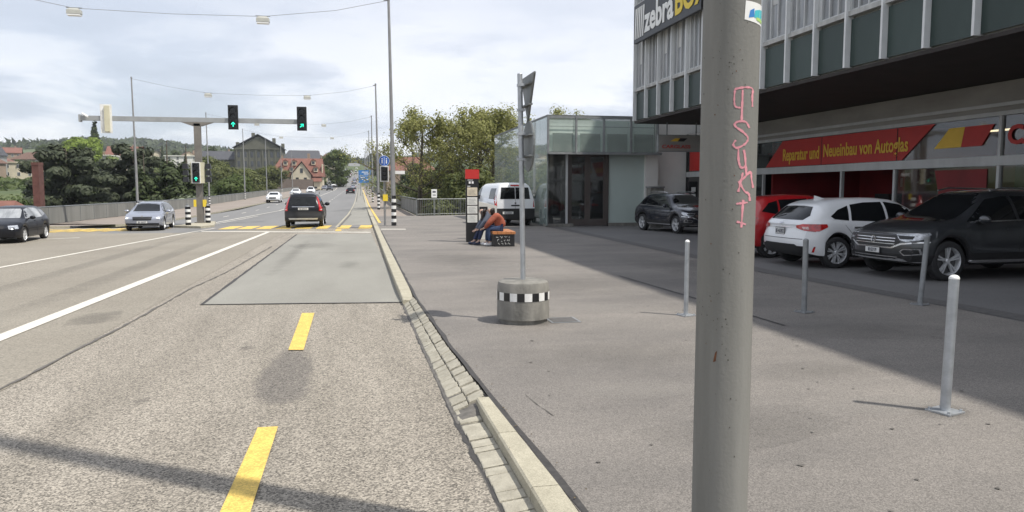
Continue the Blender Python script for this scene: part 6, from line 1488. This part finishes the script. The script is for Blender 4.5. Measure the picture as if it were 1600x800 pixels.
for k in range(12): y = 190 + k * 62; copything(fd, ((12.5 if y < 262 else 9.0) + (k % 2) * 1.5, y, -12 if y < 240 else terr(12, y) - 3), k * 1.1, (.95 if y < 240 else .72) , RB, 'dark trees right of the far street')
rr = random.Random(77)
cf = tree('conifer_tree', 'dark pointed conifer on the left skyline', (-104, 330, 3), 26, 5, 'conifer', 5000, .9, 'leaf_dark', 71, 'dark conifers on the skyline')
for k in range(7): x = rr.uniform(-190, -50); y = rr.uniform(330, 520); copything(cf, (x, y, terr(x, y)), k, rr.uniform(.35, .55), 'dark pointed conifer among the hillside houses', 'dark conifers on the hillside')
for k in range(15): x = -230 + k * 14 + rr.uniform(-5, 5); y = rr.uniform(280, 560); copything(fb, (x, y, terr(x, y) - 1), k, rr.uniform(.55, .85), 'round green tree among the hillside houses', 'round trees on the hillside')
# far woods
g = np.random.default_rng(5); n = 26000
X = g.uniform(-900, 500, n); Y = g.uniform(980, 1700, n); Z = np.array([terr(a, b) for a, b in zip(X, Y)]) + g.uniform(0, 9, n) + 3 * np.sin(X * .05) * np.sin(Y * .03)
P3 = np.stack([X, Y, Z], 1); N3 = np.tile([0, -.4, .8], (n, 1))
o = bpy.data.objects.new('distant_wood', leafmesh('distant_wood', P3, N3, 8., 'leaf_dark', 1.3, 9)); COL.objects.link(o); tag(o, 'dark wooded hill on the horizon', 'wood', kind='stuff')
n = 30000; X = np.where(g.random(n) < .85, g.uniform(-260, -14, n), g.uniform(12, 200, n)); Y = g.uniform(244, 900, n); Z = np.array([terr(a, b) for a, b in zip(X, Y)]) + g.uniform(0, 3.5, n) ** 1.0
o = bpy.data.objects.new('hillside_scrub', leafmesh('hillside_scrub', np.stack([X, Y, Z], 1), np.tile([0, -.4, .8], (n, 1)), 2.4, 'leaf_green', 1.3, 10)); COL.objects.link(o); tag(o, 'green scrub and gardens covering the hillside', 'scrub', kind='stuff')
n = 30000; X = np.where(g.random(n) < .7, g.uniform(-75, -19.5, n), g.uniform(5.5, 40, n)); Y = g.uniform(62, 236, n); Z = np.array([terr(a, b) for a, b in zip(X, Y)]) + g.uniform(0, 4, n)
Y = np.where((Y > 70) & (Y < 180), Y, Y)
o = bpy.data.objects.new('bank_scrub', leafmesh('bank_scrub', np.stack([X, Y, Z], 1), np.tile([0, -.4, .8], (n, 1)), .9, 'leaf_green', 1.3, 12)); COL.objects.link(o); tag(o, 'low green scrub on the river banks', 'scrub', kind='stuff')

# ------------------------------------------------------------------ houses
winme = {}
def house(name, label, loc, w_, d_, h_, rh, wall, roof, rz=0., style='gable', floors=2, cols=4, group=None, chimney=True, cat='house', winsize=(.9, 1.3)):
    t = thing(name, label, cat, loc, rz, group)
    mb = MB(); mb.bb(-w_ / 2, w_ / 2, -d_ / 2, d_ / 2, -3, h_)
    if style == 'gable_front': mb.add([(-w_ / 2, -d_ / 2, h_), (w_ / 2, -d_ / 2, h_), (0, -d_ / 2, h_ + rh - .1)], [(0, 1, 2)])
    if style == 'gable': mb.add([(-w_ / 2, -d_ / 2, h_), (-w_ / 2, d_ / 2, h_), (-w_ / 2, 0, h_ + rh - .1)], [(0, 1, 2)]); mb.add([(w_ / 2, -d_ / 2, h_), (w_ / 2, d_ / 2, h_), (w_ / 2, 0, h_ + rh - .1)], [(0, 1, 2)])
    mb.part('wall', wall, t)
    o_ = .5; a, b = w_ / 2 + o_, d_ / 2 + o_; z = h_ - .15; mb = MB(); th = .25
    if style == 'flat': mb.bb(-a, a, -b, b, h_, h_ + .4)
    elif style == 'pyramid': mb.add([(-a, -b, z), (a, -b, z), (a, b, z), (-a, b, z), (0, 0, z + rh)], [(0, 1, 4), (1, 2, 4), (2, 3, 4), (3, 0, 4), (0, 3, 2, 1)])
    elif style == 'hip':
        k = min(b * .8, a * .6); mb.add([(-a, -b, z), (a, -b, z), (a, b, z), (-a, b, z), (-a + k, 0, z + rh), (a - k, 0, z + rh)], [(0, 1, 5, 4), (2, 3, 4, 5), (3, 0, 4), (1, 2, 5), (0, 3, 2, 1)])
    elif style == 'gable_front':
        mb.add([(-a, -b, z), (0, -b, z + rh), (a, -b, z), (-a, b, z), (0, b, z + rh), (a, b, z), (-a, -b, z + th), (0, -b, z + rh + th), (a, -b, z + th), (-a, b, z + th), (0, b, z + rh + th), (a, b, z + th)],
               [(6, 7, 10, 9), (7, 8, 11, 10), (0, 3, 4, 1), (1, 4, 5, 2), (0, 1, 7, 6), (1, 2, 8, 7), (3, 9, 10, 4), (4, 10, 11, 5), (0, 6, 9, 3), (2, 5, 11, 8)])
    else:
        mb.add([(-a, -b, z), (-a, 0, z + rh), (-a, b, z), (a, -b, z), (a, 0, z + rh), (a, b, z), (-a, -b, z + th), (-a, 0, z + rh + th), (-a, b, z + th), (a, -b, z + th), (a, 0, z + rh + th), (a, b, z + th)],
               [(6, 9, 10, 7), (7, 10, 11, 8), (0, 1, 4, 3), (1, 2, 5, 4), (0, 6, 7, 1), (1, 7, 8, 2), (3, 4, 10, 9), (4, 5, 11, 10), (0, 3, 9, 6), (2, 8, 11, 5)])
    rf = mb.part('roof', roof, t)
    if chimney: q = MB(); q.bb(w_ * .2, w_ * .2 + .8, .3, 1.1, h_ + rh * .4, h_ + rh + 1); q.part('chimney', 'brownw', rf)
    key = winsize
    if key not in winme:
        m2 = MB(); m2.bb(-winsize[0] / 2 - .1, winsize[0] / 2 + .1, -.05, .05, -winsize[1] / 2 - .1, winsize[1] / 2 + .1, 1); m2.bb(-winsize[0] / 2, winsize[0] / 2, -.08, .0, -winsize[1] / 2, winsize[1] / 2, 0); m2.bb(-.03, .03, -.1, -.02, -winsize[1] / 2, winsize[1] / 2, 1); winme[key] = m2.mesh('window', ['hwin', 'whitew'])
    fh = h_ / floors
    for f in range(floors):
        for c_ in range(cols):
            o = bpy.data.objects.new('window', winme[key]); COL.objects.link(o); o.parent = t; o.location = (-w_ / 2 + w_ * (c_ + .5) / cols, -d_ / 2 - .02, fh * (f + .55))
    return t
rr = random.Random(12); hn = 0
adj = ['cream', 'brown', 'white', 'grey']; wallm = {'cream': 'creamw', 'brown': 'brownw', 'white': 'whitew', 'grey': 'greyw'}
spots = [(-212, 400), (-200, 340), (-188, 460), (-176, 380), (-165, 430), (-152, 350), (-190, 300), (-150, 470), (-140, 395), (-128, 440), (-118, 370), (-106, 430), (-84, 400), (-72, 430), (-135, 300), (-170, 290), (-158, 270)]
posn = ['far left', 'left', 'upper left', 'lower left', 'middle left']
for i, (x, y) in enumerate(spots):
    wc = adj[rr.randrange(4)]; st = rr.choice(['hip', 'gable', 'gable_front']); rfm, rn = rr.choice([('tileb', 'brown'), ('tile', 'red'), ('slate', 'slate'), ('tileb', 'brown')])
    w_ = rr.uniform(10, 17); h_ = rr.uniform(6, 9)
    house('hillside_house', f'{wc} walled house with {rn} roof on the distant left hillside', (x, y, terr(x, y)), w_, 11, h_, rr.uniform(3, 5), wallm[wc], rfm, rr.uniform(-.5, .7), st, 2 + (h_ > 7.5), 4, f'{wc} hillside houses with {rn} roofs')
house('tower_house', 'grey tower with steep pointed slate roof on the left hill', (-134, 318, 8), 4.4, 4.4, 6.5, 5.2, 'greyw', 'slate', .2, 'pyramid', 3, 1, chimney=False, cat='tower')
house('flat_roofed_building', 'long low white flat roofed building on the hill above the cedar', (-101, 320, 7), 14, 9, 7.6, 0, 'whitew', 'whitew', 0, 'flat', 2, 5, chimney=False)
house('flat_roofed_building', 'white flat roofed block on the hill just left of the gantry post', (-84, 390, 11), 15, 9, 6.5, 0, 'whitew', 'whitew', .1, 'flat', 3, 4, chimney=False)
house('flat_roofed_building', 'cream flat roofed block behind the brick chimney', (-128, 330, 3), 18, 9, 9, 0, 'creamw', 'creamw', .3, 'flat', 3, 5, chimney=False)
house('red_roofed_house', 'house with red tiled roof on the skyline above the dark columnar trees', (-104, 370, 8), 14, 10, 9, 4, 'creamw', 'tile', .1, 'gable', 2, 4)
# small brick-red workshop roof and chimney near the left bank
t = thing('low_red_roofed_building', 'low building with red tiled roof and a pale skylight behind the parapet at far left', 'building', (-30.2, 64, -11.5))
mb = MB(); mb.bb(-7, 5.2, -4, 4, -1.5, 10.6); mb.part('wall', 'brownw', t)
mb = MB(); mb.add([(-8, -4.5, 10.3), (5.6, -4.5, 10.3), (5.6, 4.5, 10.3), (-8, 4.5, 10.3), (-8, 0, 12.3), (4.2, 0, 12.3)], [(0, 1, 5, 4), (2, 3, 4, 5), (1, 2, 5), (0, 4, 3), (0, 3, 2, 1)]); rf = mb.part('roof', 'tile', t)
mb = MB(); mb.add([(2.2, -4.3, 10.5), (3.8, -4.3, 10.5), (2.4, -.8, 12.1), (.8, -.8, 12.1)], [(0, 1, 2, 3)]); mb.part('skylight', 'whitew', rf)
t = thing('brick_chimney', 'tall square red brick chimney rising behind the left parapet', 'chimney', (-27.0, 71, -11.5))
mb = MB(); mb.bb(-.26, .26, -.5, .5, 0, 15.2); mb.part('stack', 'brick', t)
mb = MB(); mb.bb(-.28, .28, -.53, .53, 15.2, 15.45); mb.part('cap', 'brick', t)
# sandstone government building
t = thing('sandstone_building', 'huge olive sandstone building with pediment and dark slate roofs above the trees', 'building', (-51, 420, 4))
mb = MB(); mb.bb(-12.5, 11, -8, 12, -6, 19.2); mb.add([(-12.5, -8.02, 19.2), (11, -8.02, 19.2), (-.75, -8.02, 25.4)], [(0, 1, 2)]); mb.bb(-36, -12.5, -4, 8, -6, 13.2); mb.bb(11, 30, -4, 8, -6, 14.0); mb.bb(30, 40, -2, 8, -6, 12); mb.part('wall', 'sand', t)
mb = MB()
mb.add([(-13.5, -9, 19.2), (-.75, -9, 26.4), (12, -9, 19.2), (-13.5, 13, 19.2), (-.75, 13, 26.4), (12, 13, 19.2)], [(0, 3, 4, 1), (1, 4, 5, 2), (3, 5, 4)])
mb.add([(-13.4, -8.6, 19.0), (-.75, -8.6, 26.0), (12, -8.6, 19.0), (-13.4, -8.6, 19.6), (-.75, -8.6, 26.6), (12, -8.6, 19.6)], [(0, 1, 4, 3), (1, 2, 5, 4)])
for (a, b, z, h) in ((-37, -12.4, 13.2, 4.6), (11.1, 30.6, 14.0, 4.6), (30, 41, 12, 3)):
    mb.add([(a, -5, z), (b, -5, z), (b, 9, z), (a, 9, z), (a + 3, -1, z + h), (b - 1, -1, z + h), (b - 1, 5, z + h), (a + 3, 5, z + h)], [(0, 1, 5, 4), (1, 2, 6, 5), (2, 3, 7, 6), (3, 0, 4, 7), (4, 5, 6, 7)])
rf = mb.part('roof', 'slate', t)
for x, z in ((-12, 20), (-4, 25), (6.5, 22.3), (11, 19.5)): q = MB(); q.bb(x - .8, x + .8, -1, 1, z, z + 2.6); q.part('chimney', 'sand', rf)
m2 = MB(); m2.bb(-.7, .7, -.05, .05, -1.4, 1.4); wme = m2.mesh('window', 'hwin')
for z in (15.8, 11, 6):
    for x in [-34 + 3.2 * i for i in range(7)] + [-10.5 + 3.3 * i for i in range(7)] + [13 + 3.2 * i for i in range(6)]:
        if z > 13 and not -12.5 < x < 11: continue
        o = bpy.data.objects.new('window', wme); COL.objects.link(o); o.parent = t; o.location = (x, -8.05 if -12.5 < x < 11 else -4.05, z - (2 if not -12.5 < x < 11 else 0))
m2 = MB()
for i in range(8): m2.bb(-11.8 + i * 3.2, -11.2 + i * 3.2, -8.4, -8.0, 2, 18.6)
m2.bb(-12.8, 11.3, -8.5, -8.0, 18.5, 19.2); m2.part('pilasters', 'sand', t)
# red roofed house at the bridge end
t = thing('red_tiled_mansion', 'large cream house with steep red tiled roof and dormers beyond the bridge', 'house', (-18.9, 246, .0))
mb = MB(); mb.bb(-8.0, 7.6, -5, 6, -3, 6.0); mb.bb(7.4, 7.7, -5, 6, 5.5, 9.5); mb.part('wall', 'creamw', t)
mb = MB(); a0_, a1_ = -8.8, 8.1
mb.add([(a0_, -5.8, 5.6), (a1_, -5.8, 5.6), (a1_, 6.8, 5.6), (a0_, 6.8, 5.6), (a0_ + 3.4, -.4, 11.4), (a1_ - .6, -.4, 11.4), (a0_ + 3.4, 1.4, 11.4), (a1_ - .6, 1.4, 11.4), (a0_ + 1.2, -4.6, 7.4), (a1_ - .2, -4.6, 7.4)], [(0, 1, 9, 8), (8, 9, 5, 4), (4, 5, 7, 6), (2, 3, 6, 7), (3, 0, 8), (3, 8, 4, 6), (1, 2, 7, 5, 9), (0, 3, 2, 1)])
rf = mb.part('roof', 'tile', t)
for x, z in ((-4.8, 7.6), (-1.6, 7.6), (5.6, 7.6), (-3.6, 9.6), (-1.0, 9.6), (4.8, 9.8)):
    q = MB(); y = -4.6 + (z - 7.4) * .95; q.bb(x - .6, x + .6, y - .9, y + 1.2, z - .5, z + .9, 0); q.bb(x - .4, x + .4, y - .94, y - .9, z - .2, z + .6, 1); q.add([(x - .8, y - 1.1, z + .85), (x + .8, y - 1.1, z + .85), (x + .8, y + 1.4, z + .85), (x - .8, y + 1.4, z + .85), (x, y - 1.1, z + 1.5), (x, y + 1.8, z + 1.5)], [(0, 1, 4), (0, 4, 5, 3), (1, 2, 5, 4)], 2); q.part('dormer', ['creamw', 'hwin', 'tile'], rf)
mb = MB(); mb.bb(-1.6, 4.2, -7.5, -4, -3, 6.2, 0); mb.add([(-1.6, -7.52, 6.2), (4.2, -7.52, 6.2), (1.6, -7.52, 9.9)], [(0, 1, 2)], 0); mb.bb(4.2, 7.0, -6.6, -4.5, -3, 4.2, 0); mb.part('gable_wing', ['creamw'], t)
mb = MB(); mb.add([(-2.1, -8.0, 5.9), (1.6, -8.0, 10.3), (4.8, -8.0, 5.9), (-2.1, -1, 5.9), (1.6, -1, 10.3), (4.8, -1, 5.9)], [(0, 3, 4, 1), (1, 4, 5, 2)]); mb.add([(4.0, -7.2, 4.1), (7.4, -7.2, 4.1), (7.4, -4.8, 5.8), (4.0, -4.8, 5.8)], [(0, 1, 2, 3)]); mb.part('wing_roof', 'tile', rf)
q = MB(); q.bb(2.8, 3.6, .2, 1.2, 10.8, 13); q.bb(-5.2, -4.6, .2, 1.0, 10.4, 12.3); q.part('chimney', 'brownw', rf)
m2 = MB(); m2.bb(-.42, .42, -.05, .05, -.7, .7); wme2 = m2.mesh('window', 'hwin')
for x, y, z in [(-7 + 1.6 * i, -5.06, 4.2) for i in range(4)] + [(-7 + 1.6 * i, -5.06, 1.6) for i in range(4)] + [(.2, -7.56, 4.6), (2.6, -7.56, 4.6), (.2, -7.56, 1.8), (2.6, -7.56, 1.8), (1.5, -7.56, 7.4), (5.6, -6.66, 1.8), (6.6, -5.06, 3.6)]:
    o = bpy.data.objects.new('window', wme2); COL.objects.link(o); o.parent = t; o.location = (x, y, z)
house('timber_shed', 'dark brown timber building with shingled roof in front of the red roofed house', (-20.5, 226, -1.5), 13.5, 7, 3.2, 2.8, 'wood', 'wood', 0, 'gable', 1, 6, chimney=False, cat='shed')
house('street_house', 'cream house beside the climbing street left of the distant traffic', (-12.5, 330, 4), 7, 10, 10, 3, 'creamw', 'tileb', 0, 'hip', 3, 3)
house('street_house', 'white house with many windows farther up the climbing street', (-14.5, 420, 8), 8, 12, 11, 3, 'whitew', 'slate', 0, 'hip', 4, 3)
house('street_house', 'brown house with red roof hidden among the right hand trees', (14, 215, -6), 14, 10, 13, 4, 'brownw', 'tile', 0, 'hip', 3, 4)
for i, (x, y, lab) in enumerate(((-32, 560, 'small cream house near the top of the hill left of the street'), (-22, 640, 'small white house near the top of the hill beside the street'), (14, 620, 'small grey house near the top of the hill right of the street'))): house('hilltop_house', lab, (x, y, terr(x, y)), 12, 9, 7, 4, ['creamw', 'whitew', 'greyw'][i], ['tileb', 'tile', 'slate'][i], .1, 'hip', 2, 3)

# thin spring haze over the whole scene
mb = MB(); mb.bb(-3100, 3100, -320, 4900, -16, 130)
hm = bpy.data.materials.new('haze'); hm.use_nodes = True; hm.node_tree.nodes.clear()
pv = hm.node_tree.nodes.new('ShaderNodeVolumePrincipled'); pv.inputs['Color'].default_value = (.86, .90, .96, 1); pv.inputs['Density'].default_value = .00018; pv.inputs['Anisotropy'].default_value = .2
ho = hm.node_tree.nodes.new('ShaderNodeOutputMaterial'); hm.node_tree.links.new(pv.outputs[0], ho.inputs['Volume'])
MT['haze'] = hm; h = mb.part('haze', 'haze', None); tag(h, 'thin pale spring haze in the air', 'haze', kind='stuff')
